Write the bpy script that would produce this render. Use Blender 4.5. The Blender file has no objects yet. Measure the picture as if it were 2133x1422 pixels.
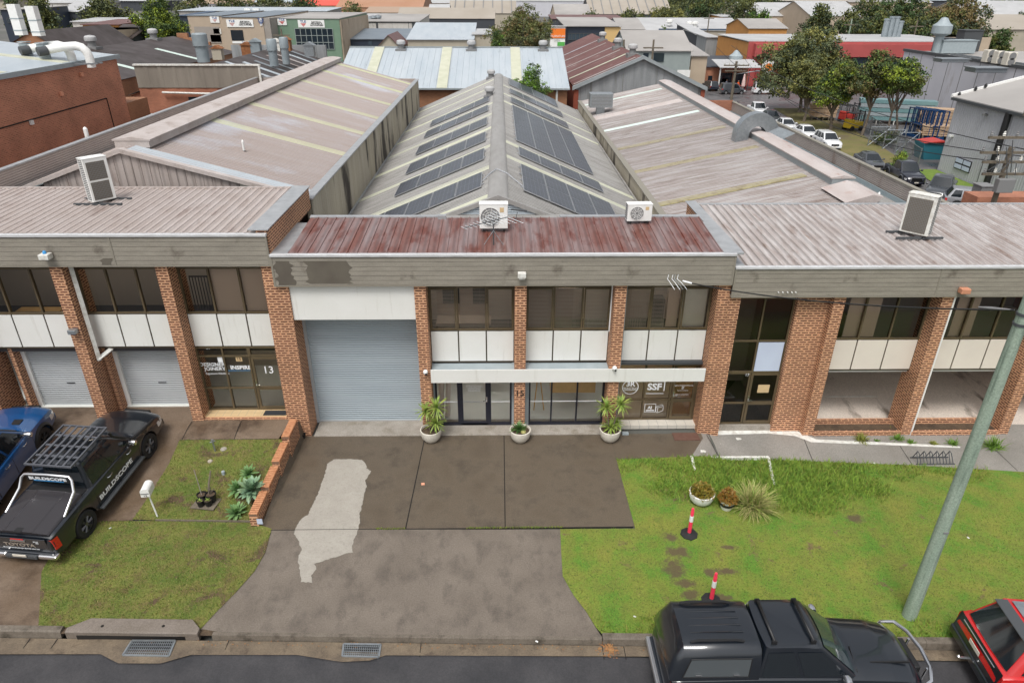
import bpy, bmesh, math, random
import numpy as np
from mathutils import Vector, Matrix
random.seed(7); R_ = math.radians
sc = bpy.context.scene
COL = sc.collection
# ---------------- camera ----------------
F_, P_, YW_, RL_ = 1422.0, .4747, .0195, -.0042
CAM = Vector((0, 0, 13.0))
_fw = Vector((math.sin(YW_)*math.cos(P_), math.cos(YW_)*math.cos(P_), -math.sin(P_)))
_r0 = Vector((math.cos(YW_), -math.sin(YW_), 0)); _d0 = _fw.cross(_r0)
_rt = math.cos(RL_)*_r0 + math.sin(RL_)*_d0; _dn = -math.sin(RL_)*_r0 + math.cos(RL_)*_d0
cd = bpy.data.cameras.new('camera'); cam = bpy.data.objects.new('camera', cd); COL.objects.link(cam)
cd.sensor_width = 36; cd.lens = 36*F_/2133; cd.clip_end = 4000; cd.clip_start = .1
m = Matrix((_rt, -_dn, -_fw)).transposed().to_4x4(); m.translation = CAM
cam.matrix_world = m; sc.camera = cam
# ---------------- light ----------------
SUN_EL, SUN_AZ = 62, 200
w = bpy.data.worlds.new("World"); sc.world = w; w.use_nodes = True
nt = w.node_tree; nt.nodes.clear()
sky = nt.nodes.new('ShaderNodeTexSky'); sky.sky_type = 'NISHITA'; sky.sun_disc = False
sky.sun_elevation = R_(SUN_EL); sky.sun_rotation = R_(SUN_AZ); sky.air_density = 1.2; sky.dust_density = 4; sky.ozone_density = 1
hs = nt.nodes.new('ShaderNodeHueSaturation'); hs.inputs['Saturation'].default_value = .22
bg = nt.nodes.new('ShaderNodeBackground'); bg.inputs['Strength'].default_value = .115
wo = nt.nodes.new('ShaderNodeOutputWorld')
nt.links.new(sky.outputs[0], hs.inputs['Color']); nt.links.new(hs.outputs[0], bg.inputs['Color']); nt.links.new(bg.outputs[0], wo.inputs[0])
sl = bpy.data.lights.new('sun', 'SUN'); sl.energy = 1.5; sl.angle = R_(20); sl.color = (1, .97, .93)
so = bpy.data.objects.new('sun', sl); COL.objects.link(so)
so.rotation_euler = (R_(90-SUN_EL), 0, R_(180-SUN_AZ)); so.location = (0, 0, 40)
sc.view_settings.view_transform = 'Standard'; sc.view_settings.look = 'None'; sc.view_settings.exposure = .52; sc.view_settings.gamma = 1

# ---------------- measuring helpers: a direction seen in the photo met with a real plane of the site ----------------
def ray(px, py):
    return _rt*((px-1066.5)/F_) + _dn*((py-711)/F_) + _fw
def onz(px, py, z): d = ray(px, py); return CAM + d*((z-13.0)/d.z)
def ony(px, py, Y): d = ray(px, py); return CAM + d*(Y/d.y)
def onx(px, py, X): d = ray(px, py); return CAM + d*(X/d.x)
def sst(a, b, x):
    t = max(0, min(1, (x-a)/(b-a))); return t*t*(3-2*t)
def gz(x, y):
    z = 0
    if y > 24: return -2.5*sst(30, 44, y) - .5*sst(90, 160, y) + (.62*(1-sst(24, 30, y)) if x < -6.5 else 0)
    if x < -6.5: z = .62*max(0, min(1, (y-13.9)/4.4))**1.6
    if x > 6.9: z = -.13*sst(14, 18.2, y)
    return z
def G(px, py, dz=0):
    z = 0
    for _ in range(12):
        p = onz(px, py, z+dz); z = .5*z + .5*gz(p.x, p.y)
    return onz(px, py, z+dz)

# ---------------- materials ----------------
MATS = {}
def _n(nt, t, **k):
    n = nt.nodes.new(t)
    for a, b in k.items():
        if a.startswith('i_'): n.inputs[a[2:].replace('_', ' ')].default_value = b
        else: setattr(n, a, b)
    return n
def c4(c): return (c[0], c[1], c[2], 1)
def mat(name, c1, c2=None, scale=3, stretch=(1, 1, 1), rough=.7, rough2=None, metal=0, bump=0, bscale=40, detail=5,
        c3=None, s3=1, st3=(1, 1, 1), t3=(.5, .62), lines=None, grain=None, spec=.5, coat=0, contrast=.18, bstretch=(1, 1, 1), alpha=1, mid=.5):
    m = bpy.data.materials.new(name); m.use_nodes = True; nt = m.node_tree; L = nt.links.new
    b = nt.nodes['Principled BSDF']; b.inputs['Metallic'].default_value = metal; b.inputs['Roughness'].default_value = rough
    b.inputs['Specular IOR Level'].default_value = spec; b.inputs['Coat Weight'].default_value = coat; b.inputs['Coat Roughness'].default_value = .04
    b.inputs['Base Color'].default_value = c4(c1)
    tc = _n(nt, 'ShaderNodeTexCoord')
    def noise(sc_, st, det=5, rgh=.6):
        mp = _n(nt, 'ShaderNodeMapping'); mp.inputs['Scale'].default_value = st; L(tc.outputs['Object'], mp.inputs['Vector'])
        n = _n(nt, 'ShaderNodeTexNoise'); n.inputs['Scale'].default_value = sc_; n.inputs['Detail'].default_value = det; n.inputs['Roughness'].default_value = rgh
        L(mp.outputs[0], n.inputs['Vector']); return n
    col = None
    if c2 is not None:
        n = noise(scale, stretch, detail)
        r = _n(nt, 'ShaderNodeMapRange'); r.inputs['From Min'].default_value = mid-contrast; r.inputs['From Max'].default_value = mid+contrast
        L(n.outputs['Fac'], r.inputs['Value'])
        mx = _n(nt, 'ShaderNodeMix', data_type='RGBA'); mx.inputs['A'].default_value = c4(c1); mx.inputs['B'].default_value = c4(c2)
        L(r.outputs[0], mx.inputs['Factor']); col = mx.outputs['Result']
        if rough2 is not None:
            q = _n(nt, 'ShaderNodeMapRange'); q.inputs['From Min'].default_value = .35; q.inputs['From Max'].default_value = .65
            q.inputs['To Min'].default_value = rough; q.inputs['To Max'].default_value = rough2
            L(n.outputs['Fac'], q.inputs['Value']); L(q.outputs[0], b.inputs['Roughness'])
    if c3 is not None:
        n3 = noise(s3, st3, 6, .65)
        r3 = _n(nt, 'ShaderNodeMapRange'); r3.inputs['From Min'].default_value = t3[0]; r3.inputs['From Max'].default_value = t3[1]
        L(n3.outputs['Fac'], r3.inputs['Value'])
        mx = _n(nt, 'ShaderNodeMix', data_type='RGBA'); mx.inputs['B'].default_value = c4(c3)
        if col is None: mx.inputs['A'].default_value = c4(c1)
        else: L(col, mx.inputs['A'])
        L(r3.outputs[0], mx.inputs['Factor']); col = mx.outputs['Result']
    if grain is None: grain = .35 if (c2 is not None and bump) else (.15 if c3 is not None else 0)
    if grain and col is not None:
        ng = noise(28, (1, 1, 1), 8, .75); rg = _n(nt, 'ShaderNodeMapRange'); rg.inputs['From Min'].default_value = .3; rg.inputs['From Max'].default_value = .7
        rg.inputs['To Min'].default_value = 1-grain; rg.inputs['To Max'].default_value = 1+grain; L(ng.outputs['Fac'], rg.inputs['Value'])
        hv = _n(nt, 'ShaderNodeHueSaturation'); L(rg.outputs[0], hv.inputs['Value']); L(col, hv.inputs['Color']); col = hv.outputs[0]
    if lines and col is not None:   # grime lying in the pans of ribbed sheet
        sp = _n(nt, 'ShaderNodeSeparateXYZ'); L(tc.outputs['Object'], sp.inputs[0]); mm = _n(nt, 'ShaderNodeMath', operation='MULTIPLY'); L(sp.outputs[lines[0]], mm.inputs[0]); mm.inputs[1].default_value = 2*math.pi/lines[1]
        si = _n(nt, 'ShaderNodeMath', operation='SINE'); L(mm.outputs[0], si.inputs[0]); rl = _n(nt, 'ShaderNodeMapRange'); rl.inputs['From Min'].default_value = .2; rl.inputs['From Max'].default_value = .95
        rl.inputs['To Min'].default_value = 1; rl.inputs['To Max'].default_value = 1-lines[2]; L(si.outputs[0], rl.inputs['Value'])
        hv = _n(nt, 'ShaderNodeHueSaturation'); L(rl.outputs[0], hv.inputs['Value']); L(col, hv.inputs['Color']); col = hv.outputs[0]
    if col is not None: L(col, b.inputs['Base Color'])
    if bump:
        nb = noise(bscale, bstretch, 4)
        bp = _n(nt, 'ShaderNodeBump'); bp.inputs['Strength'].default_value = bump; bp.inputs['Distance'].default_value = .02
        L(nb.outputs['Fac'], bp.inputs['Height']); L(bp.outputs[0], b.inputs['Normal'])
    MATS[name] = m; return m

def brick(name, light, dark, bw=.24, rh=.086, core=True, mortar=(.35, .27, .2), dark2=None, sc2=.6):
    m = bpy.data.materials.new(name); m.use_nodes = True; nt = m.node_tree; L = nt.links.new
    b = nt.nodes['Principled BSDF']; b.inputs['Roughness'].default_value = .75
    uv = _n(nt, 'ShaderNodeUVMap', uv_map='UVMap')
    def bt(ms, c1, c2, mc, smooth=.1, shift=(0, 0, 0)):
        mp = _n(nt, 'ShaderNodeMapping'); mp.inputs['Location'].default_value = shift; L(uv.outputs[0], mp.inputs['Vector'])
        t = _n(nt, 'ShaderNodeTexBrick'); t.offset = .5; t.squash = 1
        t.inputs['Scale'].default_value = 1; t.inputs['Brick Width'].default_value = bw; t.inputs['Row Height'].default_value = rh
        t.inputs['Mortar Size'].default_value = ms; t.inputs['Mortar Smooth'].default_value = smooth
        t.inputs['Color1'].default_value = c4(c1); t.inputs['Color2'].default_value = c4(c2); t.inputs['Mortar'].default_value = c4(mc)
        L(mp.outputs[0], t.inputs['Vector']); return t
    base = bt(.005, light, tuple(x*.82 for x in light), mortar)
    nz = _n(nt, 'ShaderNodeTexNoise'); nz.inputs['Scale'].default_value = sc2; nz.inputs['Detail'].default_value = 4; L(uv.outputs[0], nz.inputs['Vector'])
    out = base.outputs['Color']
    if core:
        d = bt(.022, dark, tuple(x*1.9 for x in dark), (0, 0, 0), .25)
        inv = _n(nt, 'ShaderNodeMath', operation='SUBTRACT'); inv.inputs[0].default_value = 1; L(d.outputs['Fac'], inv.inputs[1])
        nn = _n(nt, 'ShaderNodeTexNoise'); nn.inputs['Scale'].default_value = 9; nn.inputs['Detail'].default_value = 2; L(uv.outputs[0], nn.inputs['Vector'])
        mr = _n(nt, 'ShaderNodeMapRange'); mr.inputs['From Min'].default_value = .28; mr.inputs['From Max'].default_value = .42; L(nn.outputs['Fac'], mr.inputs['Value'])
        mu = _n(nt, 'ShaderNodeMath', operation='MULTIPLY'); L(inv.outputs[0], mu.inputs[0]); L(mr.outputs[0], mu.inputs[1])
        mx = _n(nt, 'ShaderNodeMix', data_type='RGBA'); L(mu.outputs[0], mx.inputs['Factor']); L(out, mx.inputs['A']); L(d.outputs['Color'], mx.inputs['B'])
        # inside the mortar mask the dark texture colour is black only where masked out
        out = mx.outputs['Result']
    hv = _n(nt, 'ShaderNodeHueSaturation'); mr = _n(nt, 'ShaderNodeMapRange'); mr.inputs['From Min'].default_value = .3; mr.inputs['From Max'].default_value = .7
    mr.inputs['To Min'].default_value = .78; mr.inputs['To Max'].default_value = 1.15; L(nz.outputs['Fac'], mr.inputs['Value']); L(mr.outputs[0], hv.inputs['Value'])
    L(out, hv.inputs['Color']); L(hv.outputs[0], b.inputs['Base Color'])
    bp = _n(nt, 'ShaderNodeBump'); bp.inputs['Strength'].default_value = .35; bp.inputs['Distance'].default_value = .006; bp.invert = True
    L(base.outputs['Fac'], bp.inputs['Height']); L(bp.outputs[0], b.inputs['Normal'])
    MATS[name] = m; return m

def glassmat(name, tint=(.35, .36, .36), clear=.8, rough=.02, refl=1.0):
    m = bpy.data.materials.new(name); m.use_nodes = True; nt = m.node_tree; L = nt.links.new; nt.nodes.clear()
    o = _n(nt, 'ShaderNodeOutputMaterial'); g = _n(nt, 'ShaderNodeBsdfGlossy'); g.inputs['Roughness'].default_value = rough; g.inputs['Color'].default_value = (.9*refl, .95*refl, refl, 1)
    t = _n(nt, 'ShaderNodeBsdfTransparent'); t.inputs['Color'].default_value = c4(tint)
    f = _n(nt, 'ShaderNodeFresnel'); f.inputs['IOR'].default_value = 1.5
    ad = _n(nt, 'ShaderNodeMath', operation='MULTIPLY_ADD'); ad.inputs[1].default_value = 1.0; ad.inputs[2].default_value = 1-clear if clear < 1 else 0
    ad.use_clamp = True; L(f.outputs[0], ad.inputs[0])
    mx = _n(nt, 'ShaderNodeMixShader'); L(ad.outputs[0], mx.inputs[0]); L(t.outputs[0], mx.inputs[1]); L(g.outputs[0], mx.inputs[2]); L(mx.outputs[0], o.inputs[0])
    MATS[name] = m; return m

# ---------------- mesh builder ----------------
class MB:
    def __init__(s, T=None): s.v = []; s.f = []; s.mi = []; s.cur = 0; s.T = T; s.sm = []
    def add(s, vs, fs, smooth=False):
        n = len(s.v)
        if s.T is not None: vs = [s.T @ Vector(a) for a in vs]
        s.v += [tuple(a) for a in vs]
        for f in fs: s.f.append(tuple(i+n for i in f)); s.mi.append(s.cur); s.sm.append(smooth)
        return s
    def quad(s, a, b, c, d): return s.add([a, b, c, d], [(0, 1, 2, 3)])
    def poly(s, pts): return s.add(pts, [tuple(range(len(pts)))])
    def box(s, x0, x1, y0, y1, z0, z1):
        return s.add([(x0, y0, z0), (x1, y0, z0), (x1, y1, z0), (x0, y1, z0), (x0, y0, z1), (x1, y0, z1), (x1, y1, z1), (x0, y1, z1)],
                     [(0, 3, 2, 1), (4, 5, 6, 7), (0, 1, 5, 4), (1, 2, 6, 5), (2, 3, 7, 6), (3, 0, 4, 7)])
    def cbox(s, c, sz, rz=0, ry=0, rx=0):
        M = Matrix.Translation(c) @ Matrix.Rotation(rz, 4, 'Z') @ Matrix.Rotation(ry, 4, 'Y') @ Matrix.Rotation(rx, 4, 'X')
        a, b, c_ = sz[0]/2, sz[1]/2, sz[2]/2
        vs = [M @ Vector(p) for p in [(-a, -b, -c_), (a, -b, -c_), (a, b, -c_), (-a, b, -c_), (-a, -b, c_), (a, -b, c_), (a, b, c_), (-a, b, c_)]]
        return s.add(vs, [(0, 3, 2, 1), (4, 5, 6, 7), (0, 1, 5, 4), (1, 2, 6, 5), (2, 3, 7, 6), (3, 0, 4, 7)])
    def ext(s, poly, vec, smooth=False):
        n = len(poly); v = Vector(vec); a = [Vector(p) for p in poly]
        return s.add(a + [p+v for p in a], [tuple(range(n-1, -1, -1)), tuple(range(n, 2*n))] + [(i, (i+1) % n, (i+1) % n+n, i+n) for i in range(n)], smooth)
    def tube(s, pts, r, n=8, r2=None, smooth=True, cap=True):
        pts = [Vector(p) for p in pts]; k = len(pts); vs = []; fs = []
        up = None
        for i, p in enumerate(pts):
            d = (pts[min(i+1, k-1)] - pts[max(i-1, 0)]).normalized()
            if up is None:
                up = Vector((0, 0, 1)) if abs(d.z) < .9 else Vector((1, 0, 0))
            a = d.cross(up).normalized(); b = a.cross(d).normalized(); up = b
            rr = r if r2 is None else r + (r2-r)*i/(k-1)
            if isinstance(r, (list, tuple)): rr = r[i]
            for j in range(n):
                t = 2*math.pi*j/n; vs.append(p + a*(rr*math.cos(t)) + b*(rr*math.sin(t)))
        for i in range(k-1):
            for j in range(n):
                fs.append((i*n+j, i*n+(j+1) % n, (i+1)*n+(j+1) % n, (i+1)*n+j))
        if cap: fs += [tuple(range(n-1, -1, -1)), tuple((k-1)*n+j for j in range(n))]
        return s.add(vs, fs, smooth)
    def lathe(s, prof, n=24, c=(0, 0, 0), axis='z', smooth=True, cap=True):
        vs = []; fs = []; k = len(prof)
        for (r, z) in prof:
            for j in range(n):
                t = 2*math.pi*j/n; a, b = r*math.cos(t), r*math.sin(t)
                p = (a, b, z) if axis == 'z' else ((z, a, b) if axis == 'x' else (a, z, b))
                vs.append((p[0]+c[0], p[1]+c[1], p[2]+c[2]))
        for i in range(k-1):
            for j in range(n): fs.append((i*n+j, i*n+(j+1) % n, (i+1)*n+(j+1) % n, (i+1)*n+j))
        if cap and prof[0][0] > 1e-4: fs.append(tuple(range(n-1, -1, -1)))
        if cap and prof[-1][0] > 1e-4: fs.append(tuple((k-1)*n+j for j in range(n)))
        return s.add(vs, fs, smooth)
    def ribs(s, o, u, v, pitch=.2, h=.03, kind='trap', jit=0):
        o, u, v = Vector(o), Vector(u), Vector(v); n = u.cross(v).normalized(); L = u.length; ud = u.normalized()
        if n.z < 0 or (abs(n.z) < 1e-3 and n.y > 0): n = -n
        k = max(1, int(round(L/pitch))); p = L/k; pr = []
        for i in range(k):
            if kind == 'trap': pr += [(i*p, 0), (i*p+p*.62, 0), (i*p+p*.70, h), (i*p+p*.90, h), (i*p+p*.98, 0)]
            elif kind == 'seam': pr += [(i*p, 0), (i*p+p*.86, 0), (i*p+p*.89, h), (i*p+p*.96, h), (i*p+p*.99, 0)]
            elif kind == 'lap': pr += [(i*p, h), (i*p+p*.86, h*.8), (i*p+p*.9, 0), (i*p+p*.96, 0)]
            else: pr += [(i*p+p*q/6, h*.5*(1-math.cos(2*math.pi*q/6))) for q in range(6)]
        pr.append((L, h if kind == 'lap' else 0)); vs = []; fs = []
        for (a, b) in pr:
            q = o + ud*a + n*b; vs += [q, q+v]
        for i in range(len(pr)-1): fs.append((2*i, 2*i+2, 2*i+3, 2*i+1))
        return s.add(vs, fs, kind == 'sine')
    def build(s, name, mt, parent=None, world=True, sharp=38, bevel=0, loc=None):
        me = bpy.data.meshes.new(name); off = Vector((0, 0, 0))
        if parent is not None and world:
            q = parent
            while q is not None: off += q.location; q = q.parent
        vs = [(a[0]-off.x, a[1]-off.y, a[2]-off.z) for a in s.v]
        me.from_pydata(vs, [], s.f)
        for x in (mt if isinstance(mt, (list, tuple)) else [mt]): me.materials.append(x if not isinstance(x, str) else MATS[x])
        me.polygons.foreach_set('material_index', s.mi); me.polygons.foreach_set('use_smooth', s.sm)
        me.update()
        # box-projected UVs in metres, from world positions
        uv = me.uv_layers.new(name='UVMap'); nl = len(me.loops)
        if nl and len(s.f) < 60000:
            va = np.array(s.v, dtype=np.float64); li = np.empty(nl, dtype=np.int64); me.loops.foreach_get('vertex_index', li)
            ls = np.empty(len(me.polygons), dtype=np.int64); me.polygons.foreach_get('loop_total', ls)
            no = np.empty(len(me.polygons)*3); me.polygons.foreach_get('normal', no); no = np.abs(no.reshape(-1, 3))
            no[:, 1] *= 1.02; d = np.argmax(no, axis=1); d = np.repeat(d, ls); P = va[li]
            U = np.where(d == 0, P[:, 1], P[:, 0]); V = np.where(d == 2, P[:, 1], P[:, 2])
            uv.data.foreach_set('uv', np.stack([U, V], 1).ravel())
        if sharp and any(s.sm):
            bm = bmesh.new(); bm.from_mesh(me)
            for e in bm.edges:
                if len(e.link_faces) == 2 and e.calc_face_angle(0) > R_(sharp): e.smooth = False
            bm.to_mesh(me); bm.free()
        o = bpy.data.objects.new(name, me); COL.objects.link(o)
        if parent is not None: o.parent = parent
        if loc: o.location = loc
        if bevel:
            bv = o.modifiers.new('bevel', 'BEVEL'); bv.width = bevel; bv.segments = 2; bv.limit_method = 'ANGLE'; bv.angle_limit = R_(40)
        return o
def thing(name, label, cat, loc=(0, 0, 0), rz=0, group=None):
    o = bpy.data.objects.new(name, None); COL.objects.link(o); o.location = loc; o.rotation_euler = (0, 0, rz)
    o.empty_display_size = .3; o['label'] = label; o['category'] = cat
    if group: o['group'] = group
    return o
def tag(o, label, cat, group=None):
    o['label'] = label; o['category'] = cat
    if group: o['group'] = group
    return o
def struct(o, k='structure'): o['kind'] = k; return o
def dup(root, loc=None, rz=None, label=None):
    r = root.copy(); COL.objects.link(r)
    if loc is not None: r.location = loc
    if rz is not None: r.rotation_euler = (0, 0, rz)
    if label: r['label'] = label
    for ch in list(root.children):
        c = ch.copy(); COL.objects.link(c); c.parent = r
        for g in list(ch.children):
            d = g.copy(); COL.objects.link(d); d.parent = c
    return r
def text(name, s, size, M, mt, parent=None, ext=.002, ax='CENTER', world=False, bold=0, sx=1):
    """flat lettering turned into a mesh; M places local x right / y up"""
    cu = bpy.data.curves.new(name, 'FONT'); cu.body = s; cu.size = size; cu.extrude = ext; cu.align_x = ax; cu.align_y = 'CENTER'; cu.offset = bold
    cu.resolution_u = 3; cu.space_line = .9
    t = bpy.data.objects.new(name, cu); COL.objects.link(t)
    dg = bpy.context.evaluated_depsgraph_get(); me = bpy.data.meshes.new_from_object(t.evaluated_get(dg)); me.name = name
    bpy.data.objects.remove(t)
    if world and parent is not None:
        off = Vector((0, 0, 0)); q = parent
        while q is not None: off += q.location; q = q.parent
        M = Matrix.Translation(-off) @ M
    me.transform(M @ Matrix.Diagonal((sx, 1, 1, 1))); me.materials.clear(); me.materials.append(MATS[mt])
    o = bpy.data.objects.new(name, me); COL.objects.link(o)
    if parent is not None: o.parent = parent
    return o
def upright(x, y, z, rz=0):   # text facing -Y
    return Matrix.Translation((x, y, z)) @ Matrix.Rotation(rz, 4, 'Z') @ Matrix.Rotation(R_(90), 4, 'X')

# palette
mat('asphalt_road', (.032, .032, .035), (.055, .053, .056), 1.2, rough=.42, rough2=.62, bump=.25, bscale=180, contrast=.2, c3=(.075, .073, .075), s3=90, t3=(.66, .7))
mat('asphalt_yard', (.075, .072, .074), (.14, .13, .13), .35, rough=.25, rough2=.6, bump=.1, bscale=60)
mat('concrete_wet', (.092, .071, .050), (.135, .108, .078), 1.1, rough=.38, rough2=.62, bump=.2, bscale=120, c3=(.055, .043, .031), s3=1.1, t3=(.48, .74), detail=12, contrast=.22)
mat('concrete_apron', (.135, .112, .09), (.19, .16, .13), 1.0, rough=.5, rough2=.7, bump=.5, bscale=90, c3=(.088, .073, .06), s3=2.3, st3=(1, .6, 1), t3=(.48, .76), detail=12, contrast=.22)
mat('concrete_pale', (.36, .33, .29), (.25, .225, .19), 2, rough=.6, bump=.2, bscale=90, c3=(.17, .14, .10), s3=1.1, t3=(.55, .72))
mat('concrete_patch', (.37, .345, .30), (.32, .295, .255), 2, rough=.7, bump=.4, bscale=120, grain=.14, c3=(.27, .25, .215), s3=9, t3=(.52, .75), detail=9)
mat('footpath_grey', (.21, .20, .18), (.28, .265, .24), .7, rough=.4, rough2=.6, bump=.15, bscale=120)
mat('gutter_concrete', (.20, .155, .105), (.11, .085, .06), 1.5, rough=.5, rough2=.7, bump=.3, bscale=80, c3=(.07, .05, .035), s3=2.5, t3=(.55, .7))
mat('soil', (.055, .036, .022), (.11, .075, .045), 5, rough=.9, bump=.8, bscale=40)
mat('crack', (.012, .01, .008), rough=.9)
brick('brick_orange', (.78, .40, .21), (.075, .028, .018), rh=.082)
brick('brick_red', (.42, .17, .10), (.17, .062, .04), core=False, mortar=(.23, .13, .09))
brick('brick_brown', (.36, .16, .075), (.17, .062, .04), core=False, mortar=(.25, .18, .13))
brick('brick_left', (.66, .30, .17), (.28, .11, .07), mortar=(.36, .2, .14))
mat('fascia_taupe', (.225, .205, .17), (.29, .265, .22), 1.2, stretch=(1, 1, 5), rough=.6, rough2=.45, c3=(.15, .13, .105), s3=1.5, t3=(.6, .7))
mat('fascia_dark', (.10, .085, .068), (.13, .115, .09), 1.5, rough=.6)
mat('flashing', (.42, .43, .44), (.32, .33, .34), 3, rough=.45, metal=.3)
mat('gutter_white', (.60, .61, .62), (.42, .42, .42), 2, stretch=(1, 8, 8), rough=.4)
mat('roof_cream', c1=(.365, .305, .275), c2=(.45, .395, .37), scale=.9, lines=('X', .255, .25), stretch=(3, 1, 1), rough=.55, rough2=.4, c3=(.28, .215, .19), s3=1.1, st3=(2, .6, 1), t3=(.55, .72), contrast=.22)
mat('roof_weathered', c1=(.315, .27, .25), c2=(.45, .425, .42), scale=1.1, lines=('Y', .192, .3), stretch=(.35, 3.5, 1), rough=.5, rough2=.35, c3=(.215, .165, .145), s3=.9, st3=(.5, 2, 1), t3=(.55, .7), contrast=.12, mid=.54)
mat('roof_front_weathered', c1=(.345, .295, .275), c2=(.49, .455, .44), scale=1.5, lines=('X', .255, .3), stretch=(3.5, .5, 1), rough=.5, rough2=.35, c3=(.24, .17, .14), s3=1.2, st3=(2, .5, 1), t3=(.56, .7), contrast=.12, mid=.53)
mat('roof_tan', c1=(.335, .275, .25), c2=(.36, .31, .295), scale=.5, lines=('Y', .192, .28), stretch=(.4, 2.5, 1), rough=.55, rough2=.42, c3=(.42, .42, .46), s3=.22, st3=(.7, 1.2, 1), t3=(.54, .66), contrast=.15)
mat('roof_grey', c1=(.25, .24, .225), c2=(.36, .35, .335), scale=.8, lines=('Y', .192, .3), stretch=(.6, 3, 1), rough=.5, rough2=.4, c3=(.16, .15, .14), s3=1.6, st3=(.4, 3, 1), t3=(.58, .74))
mat('ridge_grey', (.24, .23, .215), (.32, .31, .30), 2, stretch=(1, .3, 1), rough=.5, c3=(.15, .14, .13), s3=2, st3=(1, .3, 1), t3=(.6, .75))
mat('skylight', (.46, .47, .35), (.54, .54, .43), 1.5, rough=.5)
mat('skylight_green', (.42, .44, .27), (.52, .52, .34), 1.5, rough=.5)
mat('skylight_olive', (.27, .235, .12), (.34, .30, .16), 2, rough=.5, c3=(.2, .16, .08), s3=3)
mat('skylight_mint', (.55, .66, .60), (.62, .72, .66), 2, rough=.45)
mat('roof_rust', c1=(.165, .062, .046), c2=(.235, .175, .17), scale=1.3, lines=('X', .285, .3), stretch=(2, .25, 1), rough=.42, rough2=.3, c3=(.13, .032, .018), s3=1.5, st3=(2, .6, 1), t3=(.5, .66), contrast=.14)
mat('rust_streak', (.27, .075, .02), (.38, .16, .07), 3, stretch=(4, .4, 1), rough=.7)
mat('roof_dark', (.045, .033, .03), (.07, .055, .052), .5, rough=.6, rough2=.5, c3=(.035, .025, .02), s3=.3)
mat('roof_white', (.37, .42, .46), (.45, .49, .52), .4, stretch=(2, .4, 1), rough=.4, c3=(.31, .35, .38), s3=.8, st3=(2.5, .4, 1), t3=(.58, .72))
mat('roof_pale', (.38, .38, .38), (.48, .48, .48), .2, rough=.45)
mat('roof_far', (.27, .255, .24), (.38, .36, .34), .08, rough=.6)
mat('roof_far_tan', (.32, .28, .23), (.37, .33, .28), .1, rough=.6)
mat('roof_far_rust', (.10, .036, .03), (.17, .085, .078), .8, stretch=(.3, 3, 1), rough=.5, c3=(.35, .28, .26), s3=.9, st3=(.3, 3, 1), t3=(.6, .7))
mat('roof_far_orange', (.36, .19, .11), (.40, .22, .14), .1, rough=.7)
mat('wall_cream', (.44, .39, .31), (.38, .34, .27), .5, rough=.7)
mat('wall_white', (.62, .60, .56), (.52, .49, .45), .6, rough=.7, c3=(.10, .09, .08), s3=.5, st3=(1, 1, .15), t3=(.66, .72))
mat('wall_beige_dirty', (.52, .42, .31), (.44, .35, .26), .4, rough=.8, c3=(.12, .09, .06), s3=.35, st3=(1, 1, .3), t3=(.58, .72))
mat('wall_grey_panel', (.56, .56, .60), (.51, .51, .55), .3, rough=.55, c3=(.36, .34, .34), s3=.35, st3=(1, 1, .25), t3=(.62, .74))
mat('wall_grey_metal', (.46, .465, .50), (.42, .425, .45), .5, rough=.5)
mat('wall_zinc', (.24, .255, .26), (.36, .375, .385), 1.4, stretch=(1.3, 1.3, .12), rough=.45, metal=.2, c3=(.17, .165, .155), s3=1.1, st3=(1.5, 1.5, .1), t3=(.58, .7))
mat('fibro_grey', (.20, .175, .145), (.27, .24, .20), .9, stretch=(1, 1, .2), rough=.8, c3=(.52, .50, .46), s3=1.5, st3=(1.2, 1.2, .12), t3=(.63, .68))
mat('fibro_dirty', (.44, .40, .32), (.33, .29, .22), 1.2, stretch=(1, 1, .15), rough=.8, c3=(.045, .036, .028), s3=.75, st3=(1, 1, .18), t3=(.52, .62), contrast=.2)
mat('parapet_cream', c1=(.43, .37, .335), c2=(.37, .31, .28), scale=.8, lines=('Z', .095, .35), stretch=(1, 1, .4), rough=.6, c3=(.20, .12, .085), s3=.7, st3=(1, 1, .25), t3=(.6, .72))
mat('panel_white', (.74, .74, .71), (.69, .69, .65), .8, grain=.02, rough=.5, c3=(.58, .57, .52), s3=2.5, st3=(3, 1, .25), t3=(.58, .8))
mat('cap_cream', (.40, .345, .315), (.50, .45, .43), 1.5, rough=.55, c3=(.28, .22, .19), s3=2, st3=(1, .5, 1), t3=(.55, .75))
mat('panel_cream', (.72, .66, .58), (.66, .60, .53), .8, rough=.5)
mat('panel_bluewhite', (.55, .62, .76), (.50, .56, .70), .8, rough=.4)
mat('bronze', (.135, .10, .055), (.11, .085, .05), 3, rough=.45, metal=.2)
mat('bronze_dark', (.075, .06, .042), rough=.45, metal=.2)
mat('navy_frame', (.012, .014, .025), rough=.35)
mat('steel_pale', (.33, .38, .40), (.28, .33, .35), 3, rough=.5)
mat('roller_grey', (.32, .37, .40), (.27, .32, .35), .8, stretch=(.3, 1, 2), rough=.5)
mat('roller_light', (.40, .42, .43), (.34, .36, .37), .8, rough=.5)
mat('white_paint', (.80, .80, .78), (.72, .72, .69), 3, rough=.5)
mat('white_plain', (.82, .82, .80), rough=.45)
mat('white_old', (.70, .70, .66), (.42, .38, .32), 6, rough=.6, mid=.6)
mat('letter_white', (.80, .82, .84), rough=.5)
mat('letter_black', (.02, .02, .02), rough=.5)
mat('letter_blue', (.03, .08, .25), rough=.5); mat('letter_red', (.55, .04, .04), rough=.5)
mat('letter_sky', (.05, .28, .60), rough=.4)
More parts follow.
